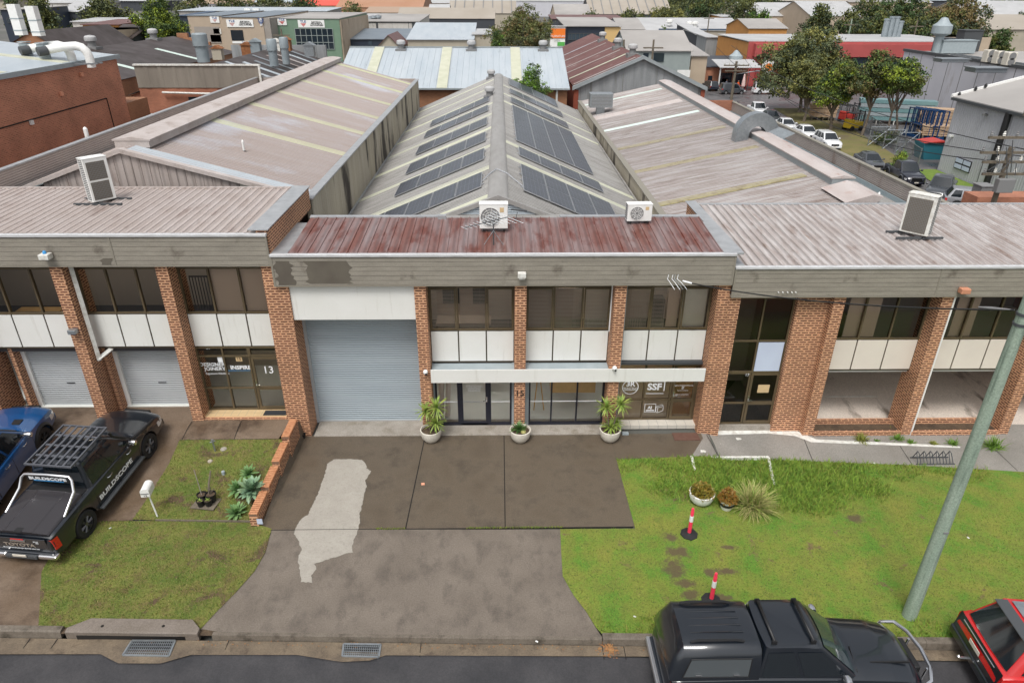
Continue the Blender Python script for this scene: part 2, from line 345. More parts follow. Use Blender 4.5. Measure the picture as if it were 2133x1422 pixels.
mat('beige_in', (.72, .66, .60), rough=.8); mat('carpet', (.045, .042, .045), rough=.95); mat('wood_in', (.66, .42, .16), (.58, .36, .13), 4, rough=.5)
mat('room_dark', (.34, .30, .26), rough=.9); mat('room_floor', (.74, .76, .72), (.66, .68, .64), 1, rough=.35)
mat('blind', (.55, .52, .48), rough=.7); mat('blind_light', (.78, .77, .72), (.72, .71, .67), 3, rough=.7); mat('curtain', (.62, .52, .45), rough=.9)
mat('tile_cream', (.62, .46, .26), (.55, .40, .22), 6, rough=.4); mat('tile_white', (.60, .56, .49), (.52, .49, .43), 5, rough=.4)
mat('black_rubber', (.015, .015, .016), rough=.75); mat('black_plastic', (.012, .012, .013), rough=.5)
mat('dark_grey', (.06, .065, .07), rough=.6); mat('mid_grey', (.2, .2, .2), rough=.6)
mat('chrome', (.75, .75, .76), rough=.22, metal=1); mat('galv', (.40, .43, .45), (.30, .33, .35), 8, rough=.38, metal=.75)
mat('alloy', (.16, .16, .17), rough=.35, metal=.8); mat('alloy_light', (.45, .45, .46), rough=.35, metal=.8)
mat('paint_black', (.006, .009, .014), rough=.3, coat=1); mat('paint_blue', (.004, .06, .19), rough=.28, coat=1)
mat('paint_white', (.72, .73, .74), rough=.3, coat=.8); mat('paint_grey', (.055, .06, .068), rough=.3, coat=1); mat('paint_silver', (.35, .36, .38), rough=.3, metal=.4, coat=.8)
mat('paint_navy', (.012, .014, .025), rough=.3, coat=1); mat('paint_red', (.50, .012, .012), rough=.25, coat=1)
mat('car_glass', (.01, .014, .018), rough=.06, spec=.9); mat('car_glass_clear', (.025, .04, .045), rough=.05, spec=1)
mat('lens_red', (.55, .015, .01), rough=.15, coat=1); mat('lens_clear', (.65, .66, .66), rough=.12, coat=1); mat('lens_orange', (.75, .18, .02), rough=.2)
mat('lid_dark', (.030, .027, .030), rough=.34, coat=.25)
mat('roof_pinkish', (.42, .355, .33), (.52, .47, .45), 1.2, stretch=(1, .3, 1), rough=.5, c3=(.36, .22, .18), s3=2, st3=(1, .4, 1), t3=(.58, .72)); mat('steel_grey', (.26, .29, .30), (.32, .35, .36), 1, rough=.5)
mat('solar', (.016, .021, .036), (.028, .034, .05), 1.5, rough=.3, coat=.12); mat('solar_line', (.26, .28, .32), rough=.4); mat('alu', (.55, .56, .58), rough=.4, metal=.7)
mat('bark', (.13, .10, .075), (.22, .18, .14), 5, stretch=(1, 1, .2), rough=.9, bump=.5, bscale=20)
mat('bark_pale', (.34, .31, .27), (.20, .16, .13), 3, stretch=(1, 1, .3), rough=.9)
mat('pole_green', (.22, .29, .225), (.32, .39, .31), 2.2, stretch=(3, 3, .25), rough=.75, bump=.4, bscale=30, bstretch=(3, 3, .2), c3=(.15, .20, .155), s3=2.2, st3=(4, 4, .2), t3=(.55, .66))
mat('pole_brown', (.12, .10, .075), (.18, .15, .11), 3, stretch=(3, 3, .3), rough=.85)
mat('hot_pink', (.85, .045, .10), rough=.45); mat('reflective_white', (.78, .78, .78), rough=.4)
mat('pot_cream', (.68, .64, .56), (.60, .56, .48), 3, rough=.55, c3=(.45, .40, .32), s3=4, t3=(.6, .75))
mat('orange_sign', (.85, .20, .02), rough=.5); mat('green_sign', (.10, .42, .08), rough=.5)
mat('wall_green', (.14, .23, .16), (.18, .27, .19), .6, rough=.6); mat('wall_blue', (.06, .09, .14), rough=.6); mat('wall_navy', (.025, .035, .055), rough=.5)
mat('wall_teal', (.02, .16, .28), rough=.5); mat('wall_sage', (.30, .34, .33), (.26, .30, .29), .6, rough=.6)
mat('wall_red', (.42, .085, .08), (.37, .075, .07), .5, rough=.55); mat('wall_darkred', (.30, .045, .045), rough=.6); mat('wall_ochre', (.52, .25, .07), (.46, .21, .06), .7, rough=.8)
mat('wall_yellow', (.62, .42, .18), rough=.7); mat('wall_apricot', (.55, .25, .15), (.50, .22, .13), .6, rough=.7); mat('wall_dark', (.05, .055, .065), rough=.6)
mat('window_dark', (.02, .03, .04), rough=.08, spec=.8); mat('window_far', (.05, .07, .09), rough=.15)
mat('blue_rack', (.006, .05, .16), rough=.4); mat('teal_wrap', (.16, .28, .29), rough=.4); mat('timber_stack', (.38, .24, .14), (.5, .38, .27), 4, rough=.8)
mat('yellow_paint', (.65, .45, .03), rough=.5); mat('red_paint', (.45, .045, .035), rough=.5); mat('rust', (.20, .07, .025), (.3, .13, .05), 4, rough=.85)
mat('fence_wire', (.20, .21, .21), rough=.5, metal=.4); mat('salmon', (.70, .32, .2), rough=.8); mat('litter_white', (.7, .7, .68), rough=.7)
mat('leaf_litter', (.26, .10, .04), (.35, .2, .08), 20, rough=.9)
mat('mat_brown', (.10, .045, .03), (.13, .07, .05), 10, rough=.8); mat('mat_black', (.02, .022, .026), rough=.8)
glassmat('glass_tint', (.88, .83, .76), 1, refl=.9); glassmat('glass_clear', (.97, .98, .98), 1); glassmat('glass_brown', (.78, .62, .46), .97)
glassmat('car_window', (.10, .12, .12), 1)
mat('yucca', (.16, .27, .045), (.32, .38, .08), 6, rough=.5); mat('yucca_dark', (.05, .13, .03), (.10, .20, .05), 6, rough=.5); mat('agave', (.17, .30, .20), (.28, .38, .20), 3, rough=.45, c3=(.34, .36, .10), s3=3, t3=(.6, .7)); mat('agave_green', (.12, .24, .08), (.20, .32, .12), 4, rough=.5)
mat('succulent_orange', (.30, .11, .02), (.16, .15, .02), 14, rough=.5); mat('succulent_green', (.11, .15, .02), (.28, .16, .02), 12, rough=.5); mat('dry_leaf', (.35, .27, .12), rough=.9); mat('straw_leaf', (.42, .36, .16), (.28, .30, .08), 8, rough=.8)
mat('brick_cap', (.44, .19, .09), (.54, .26, .13), 9, rough=.7, contrast=.08); mat('mortar_dark', (.18, .11, .07), rough=.9)
mat("lintel_grey", (.15, .125, .10), (.19, .16, .135), 2, rough=.45, rough2=.6, bump=.15, bscale=80)
mat('rack_grey', (.085, .09, .105), rough=.5); mat('mat_silver', (.32, .27, .22), rough=.4)

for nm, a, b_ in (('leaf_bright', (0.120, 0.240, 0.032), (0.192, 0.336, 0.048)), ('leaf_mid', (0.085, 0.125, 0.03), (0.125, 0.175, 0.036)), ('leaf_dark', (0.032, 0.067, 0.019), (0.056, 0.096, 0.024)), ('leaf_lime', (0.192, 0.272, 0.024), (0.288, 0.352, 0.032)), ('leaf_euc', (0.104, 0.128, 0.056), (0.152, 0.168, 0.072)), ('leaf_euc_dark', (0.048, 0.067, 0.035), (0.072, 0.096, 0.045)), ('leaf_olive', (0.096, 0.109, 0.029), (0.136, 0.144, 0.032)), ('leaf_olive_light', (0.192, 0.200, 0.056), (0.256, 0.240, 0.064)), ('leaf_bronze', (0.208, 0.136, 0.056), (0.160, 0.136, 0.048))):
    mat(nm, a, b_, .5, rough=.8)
mat('galv_dull', (.28, .32, .34), (.22, .26, .28), 1.5, rough=.55, metal=.1); mat('wall_brickred', (.26, .065, .035), rough=.8); mat('wall_beige', (.46, .37, .28), (.41, .33, .25), .4, rough=.8); mat('concrete_wall', (.34, .31, .28), (.29, .26, .23), .4, rough=.8, c3=(.12, .1, .08), s3=.5, st3=(1, 1, .2), t3=(.62, .72))
mat('sign_salmon', (.50, .22, .2), rough=.6); mat('roof_greyblue', (.14, .17, .20), (.18, .21, .24), .3, rough=.5); mat('roof_far_orange_pale', (.36, .26, .19), rough=.7); mat('red_tarp', (.75, .09, .06), rough=.6); mat('teal_bin', (.03, .17, .22), rough=.5)
mat('salmon_pale', (.65, .45, .42), rough=.7); mat('hi_vis', (.85, .12, .02), rough=.7); mat('skin', (.45, .26, .18), rough=.6); mat('purple_shirt', (.09, .03, .16), rough=.8)
mat('canopy_glass', (.07, .08, .085), rough=.12, spec=.8)
mat('lawn_verge', (.12, .12, .035), (.19, .155, .06), .5, rough=.95, bump=.5, bscale=8, c3=(.11, .085, .05), s3=.25, t3=(.5, .65)); mat('lawn_bright', (.10, .18, .02), (.17, .23, .04), 1.6, rough=.95, bump=.5, bscale=8)
mat('grille_tan', (.13, .11, .085), rough=.7)

m_ = bpy.data.materials.new('tube_light'); m_.use_nodes = True; e_ = m_.node_tree.nodes['Principled BSDF']; e_.inputs['Emission Color'].default_value = (1, .96, .88, 1); e_.inputs['Emission Strength'].default_value = 9; MATS['tube_light'] = m_
# ================= GROUND =================
def yk(x): return 10.60 - .03*x          # kerb line
def lines(a): return sorted(set(a))
xs = lines([-1600, -900, -500, -300, -200, -140, -100, -70, -50, -40, -32, -26, -22] + [-20+.8*i for i in range(17)] + [-6.5, -6.45] + [-6+1.0*i for i in range(13)] + [6.9, 7.2, 7.6] + [8+1.5*i for i in range(12)] + [26, 30, 36, 44, 55, 70, 100, 150, 220, 320, 500, 900, 1600])
ys = lines([-40, -10, 0, 6, 9] + [10, 10.45, 10.75, 11.3, 11.5, 12, 13] + [13.9+.55*i for i in range(9)] + [19, 20, 21, 23, 24.1, 26, 28, 30, 32, 34, 36, 38, 40, 42, 44, 50, 60, 80, 90, 105, 120, 140, 160, 200, 300, 500, 800, 1200, 2200])
b = MB(); nx = len(xs)
vs = [(x, y, gz(x, y)-.05 if y > 11.4 else -.32) for y in ys for x in xs]
b.add(vs, [(j*nx+i, j*nx+i+1, (j+1)*nx+i+1, (j+1)*nx+i) for j in range(len(ys)-1) for i in range(nx-1)], True)
mat('far_ground', (.11, .105, .10), (.08, .085, .07), .06, rough=.8, c3=(.15, .14, .13), s3=.02)
struct(b.build('ground', 'far_ground', sharp=0))

def inpoly(x, y, P):
    c = False; n = len(P)
    for i in range(n):
        x1, y1 = P[i]; x2, y2 = P[(i+1) % n]
        if (y1 > y) != (y2 > y) and x < (x2-x1)*(y-y1)/(y2-y1)+x1: c = not c
    return c
def sheet(name, P, mt, dz=.0, step=.8, thick=0, parent=None, zf=None, uv=False):
    bm = bmesh.new(); bm.faces.new([bm.verts.new((x, y, 0)) for x, y in P])
    for ax in (0, 1):
        lo, hi = min(p[ax] for p in P), max(p[ax] for p in P); k = int(math.floor(lo/step))+1
        while k*step < hi:
            co = [0, 0, 0]; no = [0, 0, 0]; co[ax] = k*step; no[ax] = 1
            bmesh.ops.bisect_plane(bm, geom=bm.verts[:]+bm.edges[:]+bm.faces[:], plane_co=co, plane_no=no, dist=1e-5); k += 1
    bmesh.ops.triangulate(bm, faces=[f for f in bm.faces if len(f.verts) > 4], ngon_method='EAR_CLIP')
    bmesh.ops.recalc_face_normals(bm, faces=bm.faces[:])
    if thick:
        r = bmesh.ops.extrude_face_region(bm, geom=bm.faces[:]); low = [v for v in r['geom'] if isinstance(v, bmesh.types.BMVert)]
    for v in bm.verts: v.co.z = (zf or gz)(v.co.x, v.co.y) + dz
    if thick:
        for v in low: v.co.z -= thick
        bmesh.ops.recalc_face_normals(bm, faces=bm.faces[:])
    elif sum(f.normal.z for f in bm.faces) < 0:
        bmesh.ops.reverse_faces(bm, faces=bm.faces[:])
    me = bpy.data.meshes.new(name); bm.to_mesh(me); bm.free(); me.materials.append(MATS[mt])
    o = bpy.data.objects.new(name, me); COL.objects.link(o)
    if parent: o.parent = parent
    return o
def W(pts, z=None):
    r = []
    for p in pts:
        q = G(*p) if z is None else onz(p[0], p[1], z); r.append((q.x, q.y))
    return r
# road (lower than the kerb) with the concrete inlet apron cut in as a higher sheet
struct(sheet('road', [(-60, -12), (60, -12), (60, yk(60)-.30), (-60, yk(-60)-.30)], 'asphalt_road', dz=0, step=9, zf=lambda x, y: -.125))
mat('road_patch', (.022, .022, .025), (.032, .031, .034), 1.5, rough=.4, rough2=.55, bump=.2, bscale=200)
gl = [(-60, yk(-60)-.02), (60, yk(60)-.02), (60, yk(60)-.40)] + W([(1384, 1366.3), (804, 1363.7), (770, 1375), (711, 1378), (620, 1363), (398, 1363), (335, 1381), (247, 1381), (209, 1361.5), (0, 1362)], -.1) + [(-60, yk(-60)-.42)]
struct(sheet('gutter', gl, 'gutter_concrete', step=1.2, zf=lambda x, y: -.115 + .05*max(0, min(1, (yk(x)-.1-y)/.35))*.4 + .0))
# joints in the gutter
b = MB()
for px in (48, 106, 470, 876, 1255, 1300): 
    p = onz(px, 1350, -.11); b.box(p.x-.008, p.x+.008, yk(p.x)-.36, yk(p.x)-.03, -.118, -.104)
struct(b.build('gutter_joints', 'crack'))
# kerbs: raised blocks on both lawns
def kerb(name, x0, x1, top=.055, n=10):
    b = MB(); 
    for i in range(n):
        a = x0+(x1-x0)*i/n; c = x0+(x1-x0)*(i+1)/n-.006
        prof = lambda x: [(x, yk(x), -.16), (x, yk(x)+.035, top-.03), (x, yk(x)+.06, top), (x, yk(x)+.19, top+.004), (x, yk(x)+.19, -.16)]
        A, C = prof(a), prof(c); b.add(A+C, [(0, 1, 2, 3, 4), (9, 8, 7, 6, 5)] + [(k, (k+5), (k+1) % 5+5, (k+1) % 5) for k in range(5)])
    return struct(b.build(name, 'concrete_kerb', bevel=.006))
mat('concrete_kerb', (.17, .145, .115), (.11, .09, .07), 3, rough=.6, bump=.4, bscale=60, c3=(.06, .05, .035), s3=3, t3=(.55, .7))
kr0 = G(1256, 1333).x
kerb('kerb', kr0, 40, n=26); kerb('kerb', -11.75, -10.0, n=1)
# low lip along the driveways
b = MB(); b.ext([(kr0-.02, yk(kr0), -.17), (kr0-.02, yk(kr0)+.03, .004), (kr0-.02, yk(kr0)+.12, .006), (kr0-.02, yk(kr0)+.12, -.17)], (-8.82, .03*8.82, 0))
b.ext([(-10.75, yk(-10.75), -.17), (-10.75, yk(-10.75)+.03, .004), (-10.75, yk(-10.75)+.12, .006), (-10.75, yk(-10.75)+.12, -.17)], (-30, .9, 0))
struct(b.build('driveway_lip', 'concrete_kerb'))
# driveways
dl = W([(566, 1102), (553, 1150), (530, 1190), (490, 1235), (440, 1270), (400, 1290), (385, 1312)]) + [(-6.8, yk(-6.8)+.19), (-6.3, yk(-6.3)+.1), (kr0, yk(kr0)+.1)] + W([(1240, 1305), (1222, 1275), (1195, 1240), (1172, 1200), (1169, 1150), (1167, 1102)])
struct(sheet('driveway_apron', dl, 'concrete_apron', dz=.0))
du = [(-6.52, 14.22), (-2.60, 14.22), (-2.48, 18.6), (-6.52, 18.6)]
struct(sheet('driveway_slab', du, 'concrete_wet', dz=.002))
struct(sheet('driveway_slab', [(-2.575, 14.22), (.10, 14.22), (.10, 18.6), (-2.46, 18.6)], 'concrete_wet', dz=.002))
struct(sheet('driveway_slab', [(.125, 14.22), (3.66, 14.22), (3.62, 16.9), (3.6, 18.6), (.125, 18.6)], 'concrete_wet', dz=.002))
struct(sheet('driveway_slab', [(3.62, 17.15), (6.62, 17.3), (6.62, 18.58), (3.62, 18.58)], 'concrete_wet', dz=.0025))
b = MB(); b.box(-6.5, 3.6, 14.195, 14.222, -.03, .0015); b.box(-2.6, -2.57, 14.2, 14.21, -.03, 0)
b.quad((-2.607, 14.22, .0045), (-2.572, 14.22, .0045), (-2.458, 18.6, .0045), (-2.488, 18.6, .0045)); b.quad((.098, 14.22, .0045), (.127, 14.22, .0045), (.127, 18.6, .0045), (.098, 18.6, .0045))
struct(b.build('driveway_joints', 'crack'))
# bleached patch where the concrete was repaired
patch = [(682, 966), (678, 985), (670, 1005), (662, 1030), (650, 1052), (641, 1072), (625, 1083), (616, 1100), (612, 1112), (622, 1128), (628, 1145), (621, 1160), (622, 1175), (626, 1195), (627, 1211), (652, 1213), (649, 1199), (654, 1189), (659, 1185), (654, 1174), (672, 1168), (700, 1160), (722, 1152), (736, 1150), (733, 1140), (736, 1128), (742, 1113), (746, 1100), (750, 1085), (749, 1070), (755, 1050), (758, 1030), (764, 1011), (760, 1002), (773, 981), (764, 975), (762, 965), (753, 958), (735, 956), (711, 956), (695, 957)]
pw = W(patch); pj = []
random.seed(3)
for i in range(len(pw)):
    a, c = Vector(pw[i]), Vector(pw[(i+1) % len(pw)]); n = max(1, int((c-a).length/.06)); nrm = Vector((-(c-a).y, (c-a).x)).normalized()
    for k in range(n): q = a.lerp(c, k/n) + nrm*random.uniform(-.018, .018); pj.append((q.x, q.y))
struct(sheet('driveway_patch', pj, 'concrete_patch', dz=.0065, step=1))
b = MB(); b.quad((pw[8][0]-.1, 14.198, .0075), (pw[27][0]+.0, 14.198, .0075), (pw[27][0]+.0, 14.218, .0075), (pw[8][0]-.1, 14.218, .0075)); struct(b.build('patch_joint', 'crack'))
# apron slab in front of unit 15
b = MB(); b.box(-6.1, 3.62, 18.55, 19.5, -.03, .035); struct(b.build('threshold_slab', 'concrete_pale', bevel=.01))
# left forecourt (driveway of unit 13) and its path
fl = [(-40, yk(-40)+.1), (-10.72, yk(-10.72)+.1)] + W([(85, 1306), (87, 1190), (135, 1105), (213, 1085), (277, 1083), (353, 965), (374, 917), (579, 915)]) + [(-6.72, 18.58), (-6.72, 20.5), (-40, 20.5)]
mat('concrete_wet2', (.12, .082, .052), (.19, .14, .10), .8, rough=.35, rough2=.6, bump=.15, bscale=120, c3=(.07, .045, .028), s3=.7, t3=(.5, .66), detail=7)
struct(sheet('forecourt', fl, 'concrete_wet2', dz=.0, step=.6))
b = MB()
for pa in ([(400, 878), (363, 947)], [(503, 877), (488, 914)], [(374, 916), (580, 914)]):
    p, q = G(*pa[0]), G(*pa[1]); d = (q-p).normalized(); s = Vector((-d.y, d.x, 0))*.011; n = 10
    for i in range(n):
        a, c = p.lerp(q, i/n), p.lerp(q, (i+1)/n)
        a.z = gz(a.x, a.y)+.006; c.z = gz(c.x, c.y)+.006; b.quad(a-s, a+s, c+s, c-s)
struct(b.build('forecourt_joints', 'crack'))
struct(sheet('soil_strip', [(-11.6, yk(-11.6)+.03), (-5.9, yk(-5.9)+.03), (-5.9, yk(-5.9)+.7), (-11.6, yk(-11.6)+.7)], 'soil', dz=-.012))
# ---- lawns ----
DIRT = []
for (px, py, rx, ry) in [(1412, 1150, .38, .26), (1405, 1185, .32, .42), (1425, 1215, .34, .16), (1512, 1190, .36, .13), (1508, 1245, .3, .14), (1478, 1192, .18, .2), (1780, 1080, .34, .18), (1395, 1120, .25, .18), (1440, 1240, .3, .2), (1520, 1140, .25, .1)]:
    p = G(px, py); DIRT.append((p.x, p.y, rx, ry))
def grassmat(name, g1, g2, g3, dirt, t, spots):
    m = mat(name, g1, g2, 1.3, rough=.9, bump=1.0, bscale=70, c3=g3, s3=2.6, t3=(.48, .66), contrast=.14, detail=8)
    nt = m.node_tree; L = nt.links.new; bs = nt.nodes['Principled BSDF']; lk = bs.inputs['Base Color'].links[0].from_socket
    tc = nt.nodes.new('ShaderNodeTexCoord')
    def layer(prev, col, scale, a, z, dist=0):
        n = _n(nt, 'ShaderNodeTexNoise'); n.inputs['Scale'].default_value = scale; n.inputs['Detail'].default_value = 7; n.inputs['Roughness'].default_value = .7; n.inputs['Distortion'].default_value = dist
        L(tc.outputs['Object'], n.inputs['Vector']); r = _n(nt, 'ShaderNodeMapRange'); r.inputs['From Min'].default_value = a; r.inputs['From Max'].default_value = z; L(n.outputs['Fac'], r.inputs['Value'])
        x = _n(nt, 'ShaderNodeMix', data_type='RGBA'); x.inputs['B'].default_value = c4(col); L(prev, x.inputs['A']); L(r.outputs[0], x.inputs['Factor']); return x.outputs['Result']
    o = layer(lk, dirt, .95, t, t+.06, .6); o = layer(o, (.03, .05, .008), 22, .56, .66); o = layer(o, (.30, .30, .08), 30, .62, .7)
    if spots:
        wn = _n(nt, 'ShaderNodeTexNoise'); wn.inputs['Scale'].default_value = 6; wn.inputs['Detail'].default_value = 6; wn.inputs['Roughness'].default_value = .7; L(tc.outputs['Object'], wn.inputs['Vector']); acc = None
        for (x, y, rx, ry) in spots:
            mp = _n(nt, 'ShaderNodeMapping'); mp.inputs['Location'].default_value = (-x/rx, -y/ry, 0); mp.inputs['Scale'].default_value = (1/rx, 1/ry, 0); L(tc.outputs['Object'], mp.inputs['Vector'])
            ln = _n(nt, 'ShaderNodeVectorMath', operation='LENGTH'); L(mp.outputs[0], ln.inputs[0])
            if acc is None: acc = ln.outputs['Value']
            else: mn = _n(nt, 'ShaderNodeMath', operation='MINIMUM'); L(acc, mn.inputs[0]); L(ln.outputs['Value'], mn.inputs[1]); acc = mn.outputs[0]
        ad = _n(nt, 'ShaderNodeMath', operation='MULTIPLY_ADD'); L(wn.outputs['Fac'], ad.inputs[0]); ad.inputs[1].default_value = 2.4; L(acc, ad.inputs[2])
        r = _n(nt, 'ShaderNodeMapRange'); r.inputs['From Min'].default_value = 2.2; r.inputs['From Max'].default_value = 1.7; L(ad.outputs[0], r.inputs['Value'])
        x = _n(nt, 'ShaderNodeMix', data_type='RGBA'); x.inputs['B'].default_value = (.10, .065, .04, 1); L(o, x.inputs['A']); r.inputs['To Max'].default_value = .85; L(r.outputs[0], x.inputs['Factor']); o = x.outputs['Result']
    L(o, bs.inputs['Base Color']); return m
grassmat('lawn_left', (.10, .14, .022), (.20, .195, .045), (.13, .10, .035), (.11, .07, .04), .555, [])
grassmat('lawn_right', (.10, .215, .02), (.235, .235, .04), (.14, .18, .028), (.16, .11, .055), .61, DIRT)
lawnL = [(-7.0, yk(-7.0)+.19), (-10.6, yk(-10.6)+.19)] + W([(87, 1190), (135, 1105), (213, 1086), (330, 1085), (522, 1088), (566, 1101), (553, 1150), (530, 1190), (490, 1235), (450, 1275), (418, 1310)])
lawnG = W([(330, 1084), (277, 1082), (353, 965), (374, 917), (579, 915)]) + [(-6.62, 17.7), (-6.72, 14.45)]
lawnR = W([(1284, 957), (1323, 1101), (1167, 1102), (1169, 1150), (1172, 1200), (1195, 1240), (1222, 1275), (1240, 1305)]) + [(kr0, yk(kr0)+.19), (40, yk(40)+.19)] + [(40, 17.5)] + W([(2133, 983), (1900, 969), (1640, 959), (1455, 950), (1440, 951)])
for P, mt_ in ((lawnL, 'lawn_left'), (lawnG, 'lawn_left'), (lawnR, 'lawn_right')): struct(sheet('lawn', P, mt_, dz=.014, step=.6))
# bare earth
def blob(cx, cy, rx, ry, seed, n=28):
    random.seed(seed); ph = [random.uniform(0, 6.28) for _ in range(4)]
    return [(cx+rx*math.cos(t)*(1+.22*math.sin(3*t+ph[0])+.14*math.sin(7*t+ph[1])+.1*math.sin(11*t+ph[2])), cy+ry*math.sin(t)*(1+.2*math.sin(4*t+ph[3])+.12*math.sin(9*t+ph[0]))) for t in [2*math.pi*i/n for i in range(n)]]
# footpath in front of unit 17
fp = W([(1440, 951), (1455, 950), (1640, 959), (1900, 969), (2133, 983)]) + [(40, 17.5), (40, 24), (10.2, 24), (6.62, 19), (6.62, 18.3)] 
struct(sheet('footpath', fp, 'footpath_grey', dz=.006, step=.6))
b = MB()
for pa in ([(1675, 915), (1693, 960)], [(1872, 925), (1900, 968)], [(1472, 905), (1498, 953)], [(2066, 930), (2120, 981)]):
    p, q = G(*pa[0]), G(*pa[1]); d = (q-p).normalized(); s = Vector((-d.y, d.x, 0))*.009; p.z += .010; q.z += .010; b.quad(p-s, p+s, q+s, q-s)
struct(b.build('footpath_joints', 'crack'))
ws = W([(1494, 897), (1560, 893), (1660, 898), (1700, 915), (1760, 918), (1900, 924), (2000, 930), (2000, 933), (1900, 929), (1760, 924), (1690, 921), (1655, 908), (1600, 903), (1494, 906)])
struct(sheet('white_ramp_edge', ws, 'white_old', dz=.012))
for px, py in ((1538, 914), (1464, 940), (1503, 942), (1496, 925)):
    p = G(px, py); struct(sheet('paint_spot', blob(p.x, p.y, .09, .07, px, 16), 'white_old' if py != 914 or px != 1490 else 'crack', dz=.0135))
# car park under unit 17
mat('footpath_warm', (.56, .49, .43), (.64, .57, .50), .6, rough=.5, rough2=.7, bump=.1, bscale=100, c3=(.15, .12, .095), s3=1.3, t3=(.58, .7), st3=(1, .3, 1))
struct(sheet('car_park', [(10.2, 19.15), (24, 19.15), (24, 27), (10.2, 27)], 'footpath_warm', dz=.012, step=1))
b = MB(); p = onz(1722, 826, -.12); q = onz(1828, 825, -.12); b.box(p.x, q.x, p.y-.03, p.y+.03, -.13, -.112); struct(b.build('parking_line', 'white_old'))
# ---- grass blades ----
def dirty(x, y): return any(((x-a)/rx)**2+((y-c)/ry)**2 < 1.1 for a, c, rx, ry in DIRT)
def blades(name, P, n, h0, h1, cols, seed, w=.008, keep=None, lean=.5):
    random.seed(seed); xs_ = [p[0] for p in P]; ys_ = [p[1] for p in P]; vs = []; fs = []; mi = []
    x0, x1, y0, y1 = min(xs_), min(max(xs_), 19), min(ys_), max(ys_); c = 0; t = 0
    while c < n and t < n*6:
        t += 1; x, y = random.uniform(x0, x1), random.uniform(y0, y1)
        if not inpoly(x, y, P) or (keep and not keep(x, y)): continue
        h = random.uniform(h0, h1); a = random.uniform(0, 6.283); ww = w*random.uniform(.7, 1.5); z = gz(x, y)+.012
        dx, dy = math.cos(a)*ww, math.sin(a)*ww; l = h*lean*random.uniform(.3, 1.4); b_ = random.uniform(0, 6.283); lx, ly = math.cos(b_)*l, math.sin(b_)*l
        k = len(vs); vs += [(x-dx, y-dy, z), (x+dx, y+dy, z), (x+lx*.5+dx*.7, y+ly*.5+dy*.7, z+h*.65), (x+lx*.5-dx*.7, y+ly*.5-dy*.7, z+h*.65), (x+lx, y+ly, z+h)]
        fs += [(k, k+1, k+2, k+3), (k+3, k+2, k+4)]; q = random.choices(range(len(cols)), [3, 3, 2, 1][:len(cols)])[0]; mi += [q, q]; c += 1
    me = bpy.data.meshes.new(name); me.from_pydata(vs, [], fs)
    for c_ in cols: me.materials.append(MATS[c_])
    me.polygons.foreach_set('material_index', mi); o = bpy.data.objects.new(name, me); COL.objects.link(o); return o
mat('blade_green', (.14, .25, .025), (.23, .34, .035), 3, rough=.8); mat('blade_deep', (.085, .18, .02), (.15, .26, .03), 3, rough=.8)
mat('blade_olive', (.17, .19, .025), (.24, .25, .05), 3, rough=.8); mat('blade_straw', (.36, .30, .12), rough=.9)
mat('blade_leftg', (.085, .14, .015), (.13, .18, .02), 3, rough=.8)
tallc = G(1600, 1010); bc = [(p.x, p.y) for p in (G(1440, 1075), G(1300, 1000))]
def tall(x, y):
    g = G(1480, 1060).y
    d = (x-tallc.x)/3.0; e = (y-tallc.y)/1.25; return d*d+e*e < random.uniform(.1, 1.5)+.25*math.sin(x*3)+.2*math.sin(y*5+x)
o = blades('grass', lawnR, 26000, .02, .05, ['blade_green', 'blade_olive', 'blade_deep', 'blade_straw'], 1, w=.006, keep=lambda x, y: x < 15 and not dirty(x, y)); struct(o, 'stuff')
o = blades('grass', lawnR, 36000, .06, .19, ['blade_green', 'blade_deep', 'blade_green', 'blade_olive'], 2, w=.008, keep=tall, lean=.9); struct(o, 'stuff')
o = blades('grass', lawnR, 9000, .06, .16, ['blade_green', 'blade_deep', 'blade_olive'], 5, w=.008, keep=lambda x, y: x < 15 and (y < yk(x)+.55+.2*math.sin(x*4) or y > 16.9-.05*x+.25*math.sin(x*3)), lean=.9); struct(o, 'stuff')
o = blades('grass', lawnL, 16000, .02, .05, ['blade_leftg', 'blade_olive', 'blade_deep', 'blade_straw'], 3, w=.006); struct(o, 'stuff')
o = blades('grass', lawnG, 8000, .02, .06, ['blade_leftg', 'blade_olive', 'blade_deep', 'blade_straw'], 4, w=.006); struct(o, 'stuff')
# timber edging between the two left lawns
p, q = G(325, 1085), G(524, 1088); b = MB(); b.cbox(((p.x+q.x)/2, (p.y+q.y)/2, gz(-8, p.y)+.03), ((q-p).length, .03, .07), math.atan2(q.y-p.y, q.x-p.x))
tag(b.build('garden_edging', 'pole_brown'), 'thin low timber edging board between the two left lawns', 'edging')
# weedy moss line in the driveway joint
o = blades('grass', [(-4.6, 14.17), (1.7, 14.17), (1.7, 14.24), (-4.6, 14.24)], 900, .01, .03, ['blade_olive', 'blade_green'], 8, keep=lambda x, y: x > -.95 or (-3.4 < x < -2.6)); struct(o, 'stuff')
